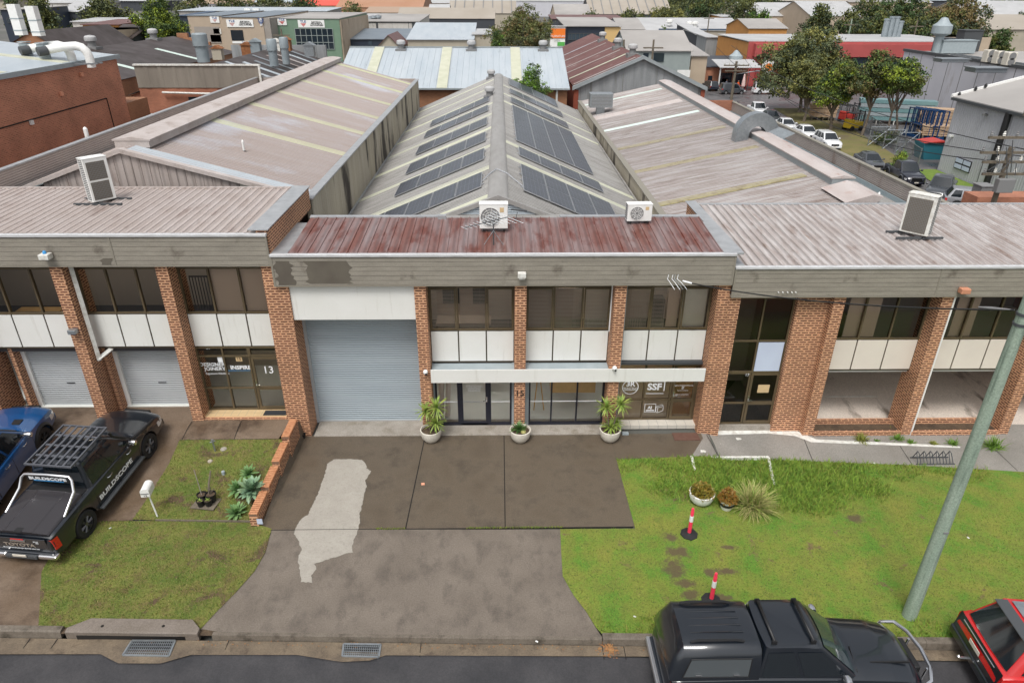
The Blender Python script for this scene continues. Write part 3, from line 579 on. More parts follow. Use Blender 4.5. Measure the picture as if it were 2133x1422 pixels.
# ================= THE THREE FRONT UNITS =================
YC, YG = 18.6, 19.15       # column fronts / glazing plane
def column(u, x0, z0, z1, y1=19.5, w=.35, name='brick_column', y0=YC):
    b = MB(); b.box(x0, x0+w, y0, y1, z0, z1); return b.build(name, 'brick_orange', u)
def fascia(u, x0, x1, z0, z1, y=18.53, joint=(), stain=()):
    b = MB(); b.ribs((x0+.05, y, z0+.03), (0, 0, z1-z0-.06), (x1-x0-.1, 0, 0), pitch=.132, h=.016, kind='lap')
    b.box(x0+.02, x1-.02, y+.02, y+.10, z0+.02, z1-.02)
    f = b.build('fascia', 'fascia_taupe', u, sharp=0)
    b = MB(); b.box(x0, x1, y-.03, y+.14, z0-.02, z0+.022)
    for x in (x0, x1-.055) + tuple(joint): b.box(x, x+.055, y-.028, y+.012, z0+.0225, z1-.0225)
    b.build('fascia_trim', 'fascia_trim', u)
    for (sx0, sx1, sz0, sz1, seed) in stain:
        random.seed(seed); pts = []; n = 26
        rows = int((sz1-sz0)/.066)
        L_, Rr = [], []
        for i in range(rows+1):
            z = sz0+(sz1-sz0)*i/rows; L_.append((sx0+random.uniform(-.03, .12), y-.0195, z)); Rr.append((sx1+random.uniform(-.1, .06), y-.0195, z))
        b = MB(); b.poly(L_+Rr[::-1]); b.build('bare_patch', 'fascia_dark', u)
    b = MB(); b.box(x0, x1, y-.05, y+.10, z1-.022, z1+.055); b.build('gutter', 'gutter_white', u, bevel=.01)
    return f
mat('fascia_trim', (.24, .22, .18), rough=.5)
def glazing(u, x0, x1, z0, z1, nx, zr, fm='bronze', gm='glass_tint', y=YG, fw=.05, name='window', panes=True, depth=.10, back=None):
    """bronze frame with nx lights, transoms at heights zr; panes are sub-parts"""
    b = MB(); xs_ = [x0+(x1-x0)*i/nx for i in range(nx+1)]
    zz = [z0]+list(zr)+[z1]
    for i, x in enumerate(xs_):
        a = x if i == 0 else (x-fw if i == nx else x-fw/2); b.box(a, a+fw, y-depth/2, y+depth/2, z0, z1)
    for z in zz:
        a = z if z == z0 else (z-fw if z == z1 else z-fw/2)
        for i in range(nx):
            l = xs_[i]+(fw if i == 0 else fw/2); r = xs_[i+1]-(fw if i == nx-1 else fw/2); b.box(l, r, y-depth/2+.006, y+depth/2-.006, a, a+fw)
    f = b.build(name, fm, u)
    for i in range(nx):
        for k in range(len(zz)-1):
            l = xs_[i]+(fw if i == 0 else fw/2); r = xs_[i+1]-(fw if i == nx-1 else fw/2)
            g = MB(); g.quad((l, y, zz[k]+fw/2), (r, y, zz[k]+fw/2), (r, y, zz[k+1]-fw/2), (l, y, zz[k+1]-fw/2)); g.build('pane', gm, f)
    return f
def spandrel(u, x0, x1, z0, z1, n, mt='panel_white', y=YG, mats_=None):
    W_ = (x1-x0)/n
    b = MB(); b.box(x0, x1, y-.02, y+.05, z0-.05, z1+.01); b.build('spandrel_frame', 'bronze_dark', u)
    for i in range(n):
        b = MB(); b.box(x0+W_*i+.022, x0+W_*(i+1)-.022, y-.045, y-.021, z0+.02, z1-.03); b.build('spandrel_panel', mats_[i] if mats_ else mt, u, bevel=.003)
def sash(u, x0, x1, z0, z1, y=YG-.075, fm='bronze'):
    b = MB(); t = .045
    b.box(x0, x1, y, y+.03, z0, z0+t); b.box(x0, x1, y, y+.03, z1-t, z1); b.box(x0, x0+t, y, y+.03, z0+t, z1-t); b.box(x1-t, x1, y, y+.03, z0+t, z1-t)
    b.box((x0+x1)/2-.05, (x0+x1)/2+.05, y-.02, y, z0+.01, z0+.03)
    s = b.build('awning_sash', fm, u); return s
def blind(u, x0, x1, z0, z1, y=YG+.12, kind='venetian', mt='blind'):
    b = MB()
    if kind == 'venetian':
        n = int((z1-z0)/.045)
        for i in range(n): z = z0+(z1-z0)*i/n; b.quad((x0, y, z), (x1, y, z), (x1, y+.022, z+.012), (x0, y+.022, z+.012))
        for x in (x0+(x1-x0)*.2, x0+(x1-x0)*.8): b.box(x-.002, x+.002, y+.01, y+.014, z0, z1)
    else: b.box(x0, x1, y, y+.01, z0, z1)
    return b.build('venetian_blind' if kind == 'venetian' else 'blind', mt, u)
def roller(u, x0, x1, z0, z1, y, mt='roller_grey', slot=None):
    b = MB(); b.ribs((x0, y, z0), (0, 0, z1-z0), (x1-x0, 0, 0), pitch=.082, h=.022, kind='sine')
    d = b.build('roller_door', mt, u, sharp=0)
    b = MB(); b.box(x0, x1, y-.03, y+.02, z0-.0, z0+.05); b.build('bottom_rail', 'roller_light', d)
    if slot: b = MB(); b.box((x0+x1)/2-.13, (x0+x1)/2+.13, y-.034, y-.02, z0+slot, z0+slot+.03); b.build('handle', 'black_plastic', d)
    return d
def office_roof(u, x0, x1, y0, y1, z0, z1, pitch, h, mt, kind='trap'):
    b = MB(); b.ribs((x0, y0, z0), (x1-x0, 0, 0), (0, y1-y0, z1-z0), pitch=pitch, h=h, kind=kind)
    b.quad((x0, y0, z0-.03), (x0, y1, z1-.03), (x1, y1, z1-.03), (x1, y0, z0-.03)); return b.build('office_roof', mt, u, sharp=0)
def interior(u, x0, x1, z0, zf, z1, yb=22.2, wallm='room_dark', floorm='room_floor', upm='carpet'):
    b = MB(); b.box(x0, x1, YG+.3, yb, z0-.02, z0+.03); b.build('ground_floor', floorm, u)
    b = MB(); b.box(x0, x1, YG+.06, yb, zf-.25, zf); b.build('first_floor', upm, u)
    b = MB(); b.box(x0-.02, x1+.02, yb, yb+.1, z0, z1); b.box(x0-.02, x0, YG+.3, yb, z0, z1); b.box(x1, x1+.02, YG+.3, yb, z0, z1); b.box(x0, x1, YG+.1, yb, z1-.05, z1); b.build('interior_wall', wallm, u)

U13L = []
# ---------- unit 15 (centre) ----------
U15 = thing('warehouse_unit', 'central brick unit with rusty red front roof and wide grey roller door', 'building', (0, YC, 0))
for x in (-6.54, -2.53, .44, 3.41, 6.49): column(U15, x, -.02, 5.33, y1=19.9 if x < -6 else 19.35)
fascia(U15, -6.56, 6.84, 5.33, 6.24, joint=(.08,), stain=[(-5.62, -4.3, 5.40, 6.1, 2), (-6.5, -5.95, 5.36, 6.1, 5)])
office_roof(U15, -6.08, 6.48, 18.62, 21.45, 6.27, 6.47, .285, .035, 'roof_rust', 'seam')
for q in ((-6.56, -6.08, 18.6, 21.5, 6.24, 6.30), (6.48, 7.05, 18.55, 21.5, 6.24, 6.31), (-6.1, -1.85, 21.45, 21.62, 6.38, 6.52), (1.95, 6.5, 21.45, 21.62, 6.38, 6.52)): b = MB(); b.box(*q); b.build('roof_flashing', 'flashing', U15, bevel=.01)
b = MB(); b.quad((-.75, 18.63, 6.313), (.55, 18.63, 6.313), (.62, 21.0, 6.482), (-.8, 21.0, 6.482)); o = None
# loading bay
b = MB(); b.box(-6.19, -2.53, 18.66, 18.72, 4.17, 5.32); b.box(-6.19, -2.53, 18.72, 19.42, 4.17, 4.21); b.build('bay_panel', 'panel_white', U15, bevel=.004)
roller(U15, -6.1, -2.53, .04, 4.3, 19.42)
b = MB(); b.box(-6.19, -6.09, 19.36, 19.5, 0, 4.2); b.build('door_track', 'roller_light', U15)
# first floor bays
WB, PB, FT = 3.57, 2.47, 5.33
bays = [(-2.18, .44), (.79, 3.41), (3.76, 6.49)]
for k, (a, c) in enumerate(bays):
    glazing(U15, a, c, WB, FT, 3, [5.02], fm='bronze', gm='glass_tint'); spandrel(U15, a, c, PB, WB, 3)
    w3 = (c-a)/3
    for i in ((0, 2) if k < 2 else (0, 2)): sash(U15, a+w3*i+.04, a+w3*(i+1)-.04, WB+.04, 5.0)
for i in range(3): blind(U15, -2.12+.87*i, -1.33+.87*i, WB+.02 if i != 1 else WB+.02, 5.02)
for i in range(3): blind(U15, .86+.87*i, 1.65+.87*i, WB+.02, 5.02, mt='blind' if i < 2 else 'blind_light')
blind(U15, 3.82, 4.6, WB+.02, 5.02); blind(U15, 4.7, 5.15, WB+.02, 5.02); blind(U15, 5.2, 5.55, WB+.02, 5.02, kind='roll', mt='curtain'); blind(U15, 5.63, 6.4, WB+.02, 5.02, kind='roll', mt='blind_light')
interior(U15, -2.45, 6.45, .02, 2.5, 5.3, wallm='beige_in')
b = MB(); b.box(-2.1, -.3, 20.2, 20.9, 3.2, 3.28); b.box(-2.1, -.4, 20.9, 20.95, 2.5, 4.6); b.box(.8, 2.4, 20.5, 20.6, 2.5, 4.4); b.box(4.0, 4.2, 20, 21.9, 2.5, 5.0); b.build('office_furniture', 'curtain', U15)
b = MB(); b.box(-1.9, -1.35, 20.88, 20.9, 3.7, 4.7); b.box(-.9, -.4, 20.86, 20.9, 3.7, 4.6); b.box(4.9, 5.3, 20.0, 20.4, 2.5, 4.2); b.build('dark_cabinet', 'black_plastic', U15)
b = MB()
for i in range(9): b.box(3.85+.08*i, 3.86+.08*i, 19.7, 19.71, 3.2, 4.1)
b.box(3.85, 4.52, 19.7, 19.72, 4.08, 4.12); b.build('stair_balustrade', 'curtain', U15)
# awning
b = MB(); b.box(-2.16, .44, 18.56, 19.1, 2.37, 2.41); b.box(.79, 3.41, 18.56, 19.1, 2.37, 2.41); b.box(-2.16, 3.41, 18.535, 18.56, 2.37, 2.41); b.build('awning_top', 'steel_pale', U15)
b = MB(); b.box(-2.17, 3.41, 18.50, 18.535, 2.04, 2.50); b.box(3.413, 6.44, 18.50, 18.535, 2.04, 2.50); b.build('awning_fascia', 'panel_white', U15, bevel=.003)
b = MB(); b.box(3.78, 6.49, 19.02, 19.12, 2.36, 2.46); b.build('flashing', 'dark_grey', U15)
# shopfront bays
def navy(x0, x1, divs, zt=2.36, zb=.035):
    b = MB(); t = .06
    b.box(x0, x1, YG-.05, YG+.05, zb, zb+.08); b.box(x0, x1, YG-.05, YG+.05, zt-.05, zt)
    for d, w_ in divs: b.box(d-w_/2, d+w_/2, YG-.055, YG+.055, zb+.08, zt-.05)
    return b.build('shopfront', 'navy_frame', U15)
sf = navy(-2.13, .37, [(-2.10, .06), (-1.36, .10), (-.36, .10), (.34, .06)])
def pane(par, x0, x1, z0, z1, gm='glass_clear', y=YG, nm='pane'):
    b = MB(); b.quad((x0, y, z0), (x1, y, z0), (x1, y, z1), (x0, y, z1)); return b.build(nm, gm, par)
pane(sf, -2.07, -1.41, .11, 2.31); pane(sf, -.31, .31, .11, 2.31)
def gdoor(u, x0, x1, z0, z1, fm, gm, mid=None, y=YG-.02, t=.08, handle=True, hx=None):
    b = MB(); b.box(x0, x0+t, y-.03, y+.02, z0, z1); b.box(x1-t, x1, y-.03, y+.02, z0, z1)
    b.box(x0+t, x1-t, y-.03, y+.02, z0, z0+.13); b.box(x0+t, x1-t, y-.03, y+.02, z1-.09, z1)
    if mid: b.box(x0+t, x1-t, y-.03, y+.02, mid-.06, mid+.06)
    d = b.build('door', fm, u)
    if mid: pane(d, x0+t, x1-t, z0+.13, mid-.06, gm, y); pane(d, x0+t, x1-t, mid+.06, z1-.09, gm, y)
    else: pane(d, x0+t, x1-t, z0+.13, z1-.09, gm, y)
    if handle:
        hx = x1-.04 if hx is None else hx; s_ = -1 if hx > (x0+x1)/2 else 1
        b = MB(); b.box(hx-.02, hx+.02, y-.045, y-.03, z0+.9, z0+1.1); b.box(min(hx, hx+.12*s_), max(hx, hx+.12*s_), y-.085, y-.065, z0+.94, z0+.965); b.build('door_handle', 'chrome', d)
    return d
gdoor(U15, -1.31, -.41, .05, 2.3, 'navy_frame', 'glass_clear')
b = MB()
for a, c in ((-2.07, -1.41), (-1.23, -.49), (-.31, .31)): b.box(a, c, YG-.02, YG-.008, .925, .955)
b.build('safety_strip', 'letter_white', U15)
text('lettering', 'STRETCHERS\nPRINTING\nFRAMING', .095, upright(-.85, YG-.028, 1.45), 'letter_white', U15, world=True)
sf2 = navy(.93, 3.41, [(.96, .05), (1.68, .05), (2.52, .05), (3.38, .06)])
for a, c in ((.985, 1.655), (1.705, 2.495), (2.545, 3.35)): pane(sf2, a, c, .11, 2.31)
b = MB()
for a, c in ((.985, 1.655), (1.705, 2.495), (2.545, 3.35)): b.box(a, c, YG-.02, YG-.008, .925, .955)
b.build('safety_strip', 'letter_white', U15)
for q in ((.37, .44, 19.05, 19.2, .0, 2.4), (.79, .93, 19.05, 19.2, 0, 2.4), (-2.18, -2.13, 19.05, 19.2, 0, 2.4), (3.76, 3.84, 18.9, 19.1, 0, 5.3)): b = MB(); b.box(*q); b.build('steel_post', 'steel_pale', U15)
for q in ((-1.6, 20.4, 2.2), (.2, 20.4, 2.2), (2.2, 20.4, 2.2), (4.6, 20.6, 2.2), (-1, 20.9, 5.2), (2.2, 20.9, 5.2), (5, 20.9, 5.2)): b = MB(); b.box(q[0]-.6, q[0]+.6, q[1]-.07, q[1]+.07, q[2], q[2]+.04); b.build('ceiling_light', 'tube_light', U15)
for q in ((-8.3, 20.8, 2.8), (-8.3, 20.8, 5.8), (-11.3, 20.8, 5.8), (-14.5, 20.8, 5.8)): b = MB(); b.box(q[0]-.6, q[0]+.6, q[1]-.07, q[1]+.07, q[2], q[2]+.04); U13L.append(b)
# things seen behind the shop glass
b = MB(); b.box(1.75, 3.3, 20.3, 20.9, .55, 1.9); b.build('plywood_counter', 'wood_in', U15)
b = MB(); b.box(-.95, .1, 20.9, 21.3, .9, 2.0); b.build('timber_board', 'wood_in', U15)
b = MB(); b.tube([(-2.0, 19.6, .2), (-1.95, 19.8, 2.4)], .09); b.tube([(-1.8, 19.6, .1), (-1.7, 19.9, 2.3)], .08); b.build('cloth_roll', 'curtain', U15)
b = MB(); b.box(2.1, 2.6, 20.2, 20.22, 1.35, 2.0); b.box(2.65, 3.0, 20.22, 20.24, 1.5, 2.1); b.build('picture_frame', 'blind_light', U15)
b = MB(); b.tube([(1.15, 19.9, .1), (1.3, 20.2, 1.5)], .02); b.tube([(1.5, 19.9, .1), (1.33, 20.2, 1.5)], .02); b.build('easel', 'wood_in', U15)
# third bay, brown glazing
g = glazing(U15, 3.86, 6.49, .14, 2.36, 3, [.92], fm='bronze', gm='glass_brown', y=19.25)
gdoor(U15, 5.66, 6.42, .17, 2.3, 'bronze', 'glass_brown', mid=.92, y=19.2, hx=5.72)
glazing(U15, 3.86, 6.49, 2.36, 2.5, 3, [], fm='bronze', gm='glass_brown', y=19.25, fw=.03)
b = MB(); b.box(3.64, 6.49, 18.86, 19.5, .0, .14); b.build('tiled_step', 'tile_white', U15)
b = MB()
for i in range(9): x = 3.7+.31*i; b.box(x, x+.008, 18.854, 18.86, 0, .14); b.box(x, x+.008, 18.86, 19.2, .14, .1415)
b.build('tile_joints', 'mid_grey', U15)
def ring(name, cx, cy, cz, r0, r1, mt, u, n=40, sx=1, sz=.82):
    b = MB(); vs = []
    for i in range(n): t = 2*math.pi*i/n; vs += [(cx+r0*math.cos(t)*sx, cy, cz+r0*math.sin(t)*sz), (cx+r1*math.cos(t)*sx, cy, cz+r1*math.sin(t)*sz)]
    b.add(vs, [(2*i, 2*i+1, (2*i+3) % (2*n), (2*i+2) % (2*n)) for i in range(n)]); return b.build(name, mt, u)
YL = 19.235
ring('emblem', 4.28, YL, 1.40, .245, .27, 'letter_white', U15, sz=1.0)
text('lettering', '3R', .26, upright(4.28, YL, 1.52), 'letter_white', U15, world=True, bold=.008); text('lettering', 'PRINTING', .115, upright(4.28, YL, 1.345), 'letter_white', U15, world=True, sx=1.0)
b = MB(); b.box(4.04, 4.52, YL-.002, YL, 1.28, 1.295); b.build('emblem', 'letter_white', U15)
text('lettering', 'SSF', .34, upright(5.08, YL, 1.40), 'letter_white', U15, world=True, bold=.012)
b = MB(); b.box(4.82, 5.4, YL-.002, YL, 1.14, 1.165); b.box(5.0, 5.42, YL-.002, YL, 1.60, 1.64); b.box(5.385, 5.42, YL-.002, YL, 1.25, 1.6); b.build('emblem', 'letter_white', U15)
text('lettering', 'AI', .15, upright(5.0, YL, .60), 'letter_white', U15, world=True, bold=.006)
b = MB()
for x0, x1, z0, z1 in ((4.82, 5.2, .74, .755), (4.82, 5.2, .42, .435), (4.82, 4.835, .435, .74), (5.185, 5.2, .435, .74), (4.87, 5.15, .47, .51)): b.box(x0, x1, YL-.002, YL, z0, z1)
def bar(b, p, q, t=.014, y=YL):
    p, q = Vector((p[0], y, p[1])), Vector((q[0], y, q[1])); d = (q-p).normalized(); n = Vector((-d.z, 0, d.x))*t/2; b.quad(p-n, q-n, q+n, p+n)
for p, q in [((5.21, .44), (5.27, .40)), ((5.27, .40), (5.45, .48)), ((5.45, .48), (5.45, .66)), ((5.27, .40), (5.27, .60)), ((5.27, .60), (5.45, .66)), ((5.21, .64), (5.40, .72)), ((5.27, .60), (5.21, .64)), ((5.40, .72), (5.45, .66)), ((5.21, .44), (5.21, .64))]: bar(b, p, q)
b.build('emblem', 'letter_white', U15)
text('lettering', 'Sydney Stretchers & Framing', .052, upright(6.02, 19.16, 1.50), 'letter_white', U15, world=True)
text('lettering', 'SSF\nSSF', .06, upright(6.0, 19.16, 1.41), 'letter_white', U15, world=True); text('lettering', 'stretchers and framing', .04, upright(6.0, 19.16, 1.31), 'letter_white', U15, world=True); text('lettering', 'OPEN BY APPOINTMENT', .04, upright(6.0, 19.16, 1.15), 'letter_white', U15, world=True)
text('house_number', '15', .30, upright(.615, YC-.012, 1.58), 'black_plastic', U15, world=True, ext=.006)
# little fittings of unit 15
def camera_dome(u, x, y, z):
    b = MB(); b.lathe([(.0, .075), (.045, .07), (.07, .04), (.075, 0), (.06, -.05), (.03, -.075), (0, -.08)], 16, (x, y, z)); c = b.build('security_camera', 'white_plain', u)
    b = MB(); b.lathe([(0, -.03), (.03, -.028), (.03, 0)], 12, (x+.02, y-.055, z-.04), axis='y'); b.build('lens', 'black_plastic', c)
camera_dome(U15, -2.33, 18.52, 2.42); camera_dome(U15, 3.56, 18.47, 2.55)
p = ony(1087, 572, 18.5); b = MB(); b.box(p.x-.12, p.x+.12, 18.33, 18.5, p.z-.05, p.z+.1); b.box(p.x-.09, p.x+.09, 18.35, 18.5, p.z-.1, p.z-.05); b.build('floodlight', 'white_old', U15, bevel=.01)
b = MB(); b.tube([(3.385, 18.95, 5.3), (3.385, 18.95, 3.6)], .022); b.build('downpipe', 'white_paint', U15)

# ---------- unit 13 (left) ----------
D = .62
U13 = thing('warehouse_unit', 'left brick unit with cream office roof and number 13 on its glass door', 'building', (-13, YC, D))
for x, y1 in ((-6.89, 19.5), (-9.92, 19.62), (-12.93, 19.62), (-16.2, 19.62), (-19.4, 19.6)): column(U13, x, gz(x, 18.6)-.1, 5.96, y1=y1)
for x0, x1 in ((-12.93, -12.52), (-16.2, -15.79)):
    b = MB(); b.box(x0+.352, x1+.0, 18.9, 19.62, D-.05, 3.0); 
fascia(U13, -20.2, -6.56, 5.96, 6.85, joint=(-10.98, -15.9), stain=[(-11.35, -10.99, 6.0, 6.2, 4)])
office_roof(U13, -20.2, -6.86, 18.6, 23.1, 6.88, 6.98, .255, .035, 'roof_cream')
b = MB(); b.box(-6.86, -6.54, 18.62, 23.3, 6.25, 6.98); b.build('gable_wall', 'brick_orange', U13)
b = MB(); b.box(-7.08, -6.50, 18.56, 23.4, 6.985, 7.02); b.build('roof_flashing', 'flashing', U13, bevel=.008); b = MB(); b.box(-20.2, -7.08, 23.1, 23.25, 6.95, 7.03); b.build('roof_flashing', 'roof_cream', U13)
b = MB(); b.box(-20.3, -20.13, 18.6, 60.6, 0, 6.3); b.build('side_wall', 'brick_red', U13)
b13 = [(-19.05, -16.2), (-15.85, -12.93), (-12.58, -9.92), (-9.57, -6.89)]
for k, (a, c) in enumerate(b13):
    glazing(U13, a, c, 4.19, 5.96, 3, [5.66], fm='bronze', gm='glass_tint'); spandrel(U13, a, c, 3.05, 4.19, 3, mt='panel_white')
b = MB()
for x0, x1 in ((-9.57+.89, -7.81), (-7.75, -6.93)): b.box(x0, x1, YG+.08, YG+.09, 4.2, 5.68)
b.build('blind', 'curtain', U13)
interior(U13, -19.3, -6.92, D, 3.1, 5.92)
for b in U13L: b.build('ceiling_light', 'tube_light', U13)
b = MB()
for i in range(8): b.box(-9.5+.09*i, -9.48+.09*i, 19.6, 19.62, 4.1, 5.2)
for i in range(7): b.box(-9.0+.07*i, -8.985+.07*i, 19.45, 19.47, 3.3, 4.3)
b.box(-9.5, -8.8, 19.6, 19.63, 5.18, 5.22); b.build('stair_balustrade', 'black_plastic', U13)
b = MB(); b.box(-15.6, -14.2, 19.8, 20.6, 3.7, 3.76); b.box(-14.1, -13.2, 20, 20.6, 3.5, 3.56); b.build('office_desk', 'wood_in', U13)
for x0, x1 in ((-15.2, -13.0), (-12.30, -9.95)):
    roller(U13, x0, x1, D, 3.06, 19.6, 'roller_light', slot=.85)
    b = MB(); b.box(x0-.13, x0, 19.5, 19.64, D, 2.95); b.build('door_jamb', 'white_paint', U13)
    b = MB(); b.box(x0-.25, x0-.13, 19.2, 19.64, D, 3.05); b.build('brick_return', 'brick_orange', U13)
b = MB(); b.box(-19.3, -9.92, 19.5, 19.9, D-.3, D+.01); b.build('door_threshold', 'concrete_pale', U13)
gl13 = glazing(U13, -9.57, -7.92, D+.09, 3.03, 2, [1.53, 2.70], fm='bronze', gm='glass_tint'); glazing(U13, -7.92, -6.89, 2.70, 3.03, 1, [], fm='bronze', gm='glass_tint')
gdoor(U13, -7.9, -6.95, D+.09, 2.68, 'bronze', 'glass_tint', mid=1.53, hx=-7.86)
b = MB(); b.box(-9.57, -6.89, 18.72, 19.3, D-.12, D+.08); b.build('tiled_step', 'tile_cream', U13)
b = MB(); b.box(-9.57, -6.89, 18.64, 18.72, D-.2, D+.06); b.build('step_edge', 'brick_orange', U13)
b = MB()
for i in range(11): b.box(-9.5+.245*i, -9.494+.245*i, 18.72, 19.1, D+.08, D+.0815)
b.box(-9.57, -6.89, 18.93, 18.936, D+.08, D+.0812); b.build('tile_joints', 'mid_grey', U13)
YT = YG-.012
text('lettering', 'DESIGNER', .175, upright(-9.16, YT, 2.385), 'letter_white', U13, world=True, bold=.003); text('lettering', 'JOINERY', .175, upright(-9.10, YT, 2.23), 'letter_white', U13, world=True, bold=.003)
text('lettering', 'Signature Kitchens', .10, upright(-9.05, YT, 2.06), 'letter_white', U13, world=True)
text('lettering', 'INSPIRE', .185, upright(-8.28, YT, 2.27), 'letter_white', U13, world=True, bold=.006, sx=1.05); text('lettering', 'BUILDING & CONSTRUCTION', .062, upright(-8.27, YT, 2.16), 'letter_sky', U13, world=True)
text('house_number', '13', .36, upright(-7.40, YG-.06, 2.20), 'letter_white', U13, world=True, bold=.002)
b = MB(); b.box(-8.38, -8.18, YT-.004, YT, 2.5, 2.66); b.build('number_plate', 'tile_cream', U13); text('house_number', '15', .15, upright(-8.28, YT-.006, 2.58), 'mat_brown', U13, world=True)
b = MB(); b.box(-8.95, -8.8, YT-.004, YT, 2.47, 2.68); b.build('paper_notice', 'letter_white', U13)
b = MB(); b.tube([(-12.45, 18.82, 5.9), (-12.45, 18.82, 2.75)], .075, 4); b.tube([(-12.45, 18.8, 2.8), (-12.2, 19.2, 2.95)], .075, 4); b.build('downpipe', 'white_old', U13, sharp=30)
p = ony(98, 532, 18.45); b = MB(); b.box(p.x-.14, p.x+.14, 18.25, 18.5, p.z-.08, p.z+.08); b.build('alarm_box', 'white_old', U13, bevel=.02); b = MB(); b.lathe([(.05, 0), (.05, .05), (.03, .08), (0, .085)], 12, (p.x, 18.38, p.z+.08)); b.build('strobe', 'letter_sky', U13)
p = ony(152, 690, 18.5); b = MB(); b.box(p.x-.12, p.x+.12, 18.4, 18.6, p.z-.07, p.z+.07); b.build('wall_light', 'galv', U13, bevel=.02)

# ---------- unit 17 (right) ----------
U17 = thing('warehouse_unit', 'right brick unit with pale peeling office roof and open undercroft parking', 'building', (13, YC, -.12))
column(U17, 6.85, -.15, 4.93, y1=19.4)
for x in (10.03, 13.31, 16.6, 19.9): column(U17, x, -.25, 4.93, y1=19.45)
b = MB(); b.box(9.05, 10.03, 18.85, 19.2, -.2, 4.93); b.build('brick_panel', 'brick_orange', U17)
fascia(U17, 6.86, 20.4, 4.93, 5.83, joint=(12.95, 17.6))
office_roof(U17, 7.05, 20.4, 18.6, 24.05, 5.86, 6.13, .255, .035, 'roof_front_weathered')
b = MB(); b.box(6.84, 7.08, 18.95, 24.3, 4.6, 5.85); b.box(6.84, 7.08, 21.6, 24.3, 5.85, 6.16); b.build('gable_wall', 'brick_orange', U17)
b = MB(); b.box(6.78, 7.16, 21.55, 24.4, 6.165, 6.20); b.build('roof_flashing', 'flashing', U17, bevel=.008); b = MB(); b.box(7.16, 20.4, 24.05, 24.2, 6.1, 6.17); b.build('roof_flashing', 'flashing', U17, bevel=.008)
b = MB(); b.box(6.86, 7.14, 18.6, 21.5, 5.84, 5.90); b.build('roof_flashing', 'flashing', U17)
g17 = glazing(U17, 7.2, 9.05, 2.06, 4.93, 2, [3.2, 4.68], fm='bronze', gm='glass_tint', y=19.05)
spx = MB(); spx.box(8.17, 8.98, 19.0, 19.03, 2.12, 3.15); spx.build('spandrel_panel', 'panel_bluewhite', U17)
glazing(U17, 7.2, 8.1, .08, 2.06, 1, [.9], fm='bronze', gm='glass_tint', y=19.05)
gdoor(U17, 8.12, 9.05, .08, 2.05, 'bronze', 'glass_tint', mid=.9, y=19.03, hx=8.16)
b = MB(); b.box(8.4, 8.78, 18.975, 18.98, 1.32, 1.62); b.build('paper_notice', 'tile_cream', U17)
text('house_number', '17', .14, upright(7.98, 19.0, 1.97), 'letter_white', U17, world=True)
b = MB(); b.box(7.2, 9.05, 18.9, 19.3, -.2, .07); b.build('door_step', 'concrete_pale', U17)
b17 = [(10.38, 13.31), (13.66, 16.6), (16.95, 19.9)]
for k, (a, c) in enumerate(b17):
    glazing(U17, a, c, 3.19, 4.93, 3, [4.66], fm='bronze', gm='glass_tint'); spandrel(U17, a, c, 2.09, 3.19, 3, mt='panel_cream')
b = MB(); b.box(10.0, 20.2, YG+.06, 27, 1.95, 2.12); b.build('first_floor', 'white_plain', U17)
b = MB(); b.box(7.1, 20.2, 24.0, 24.1, 2.1, 4.9); b.box(9.1, 9.2, 19.3, 24, -.1, 4.87); b.box(20.1, 20.2, 19.3, 24, 2.1, 4.9); b.box(7.1, 9.1, 22, 22.1, 0, 4.9); b.box(7.1, 20.2, 19.2, 24, 4.88, 4.92); b.build('interior_wall', 'room_dark', U17)
b = MB(); b.box(10.9, 11.9, YG+.1, YG+.12, 3.2, 4.7); b.box(14.3, 15.0, YG+.1, YG+.12, 3.2, 4.7); b.build('curtain', 'curtain', U17)
b = MB(); b.box(11.3, 12.2, 20, 20.8, 2.2, 3.6); b.build('office_furniture', 'beige_in', U17)
b = MB(); b.box(13.645, 13.69, 18.575, 18.60, -.15, 4.9); b.build('downpipe', 'white_paint', U17)
p = ony(2007, 604, 18.45); b = MB(); b.box(p.x-.14, p.x+.14, 18.3, 18.5, p.z-.08, p.z+.08); b.build('alarm_box', 'wall_apricot', U17, bevel=.02)
for i, px in enumerate((1621, 1630, 1640, 1649, 1657)): p = ony(px, 608, 18.5); b = MB(); b.lathe([(.018, -.05), (.018, 0)], 8, (p.x, 18.5, p.z), axis='y'); b.build('insulator_stud', 'white_paint', U17)
# brick planter beds in front of the undercroft
for k, (a, c) in enumerate(b17[:2]):
    t = thing('brick_planter', ['low brick planter bed of bare soil between the first two undercroft pillars', 'low brick planter bed of bare soil beside the timber pole, under the second opening'][k], 'planter', (a, 18.7, -.15), group=None)
    for y, h in ((18.56, .02), (19.1, .14)): b = MB(); b.box(a, c, y, y+.11, -.3, h); b.build('brick_edge', 'brick_orange', t)
    b = MB(); b.box(a, c, 18.67, 19.1, -.3, -.03); b.build('soil', 'soil', t)
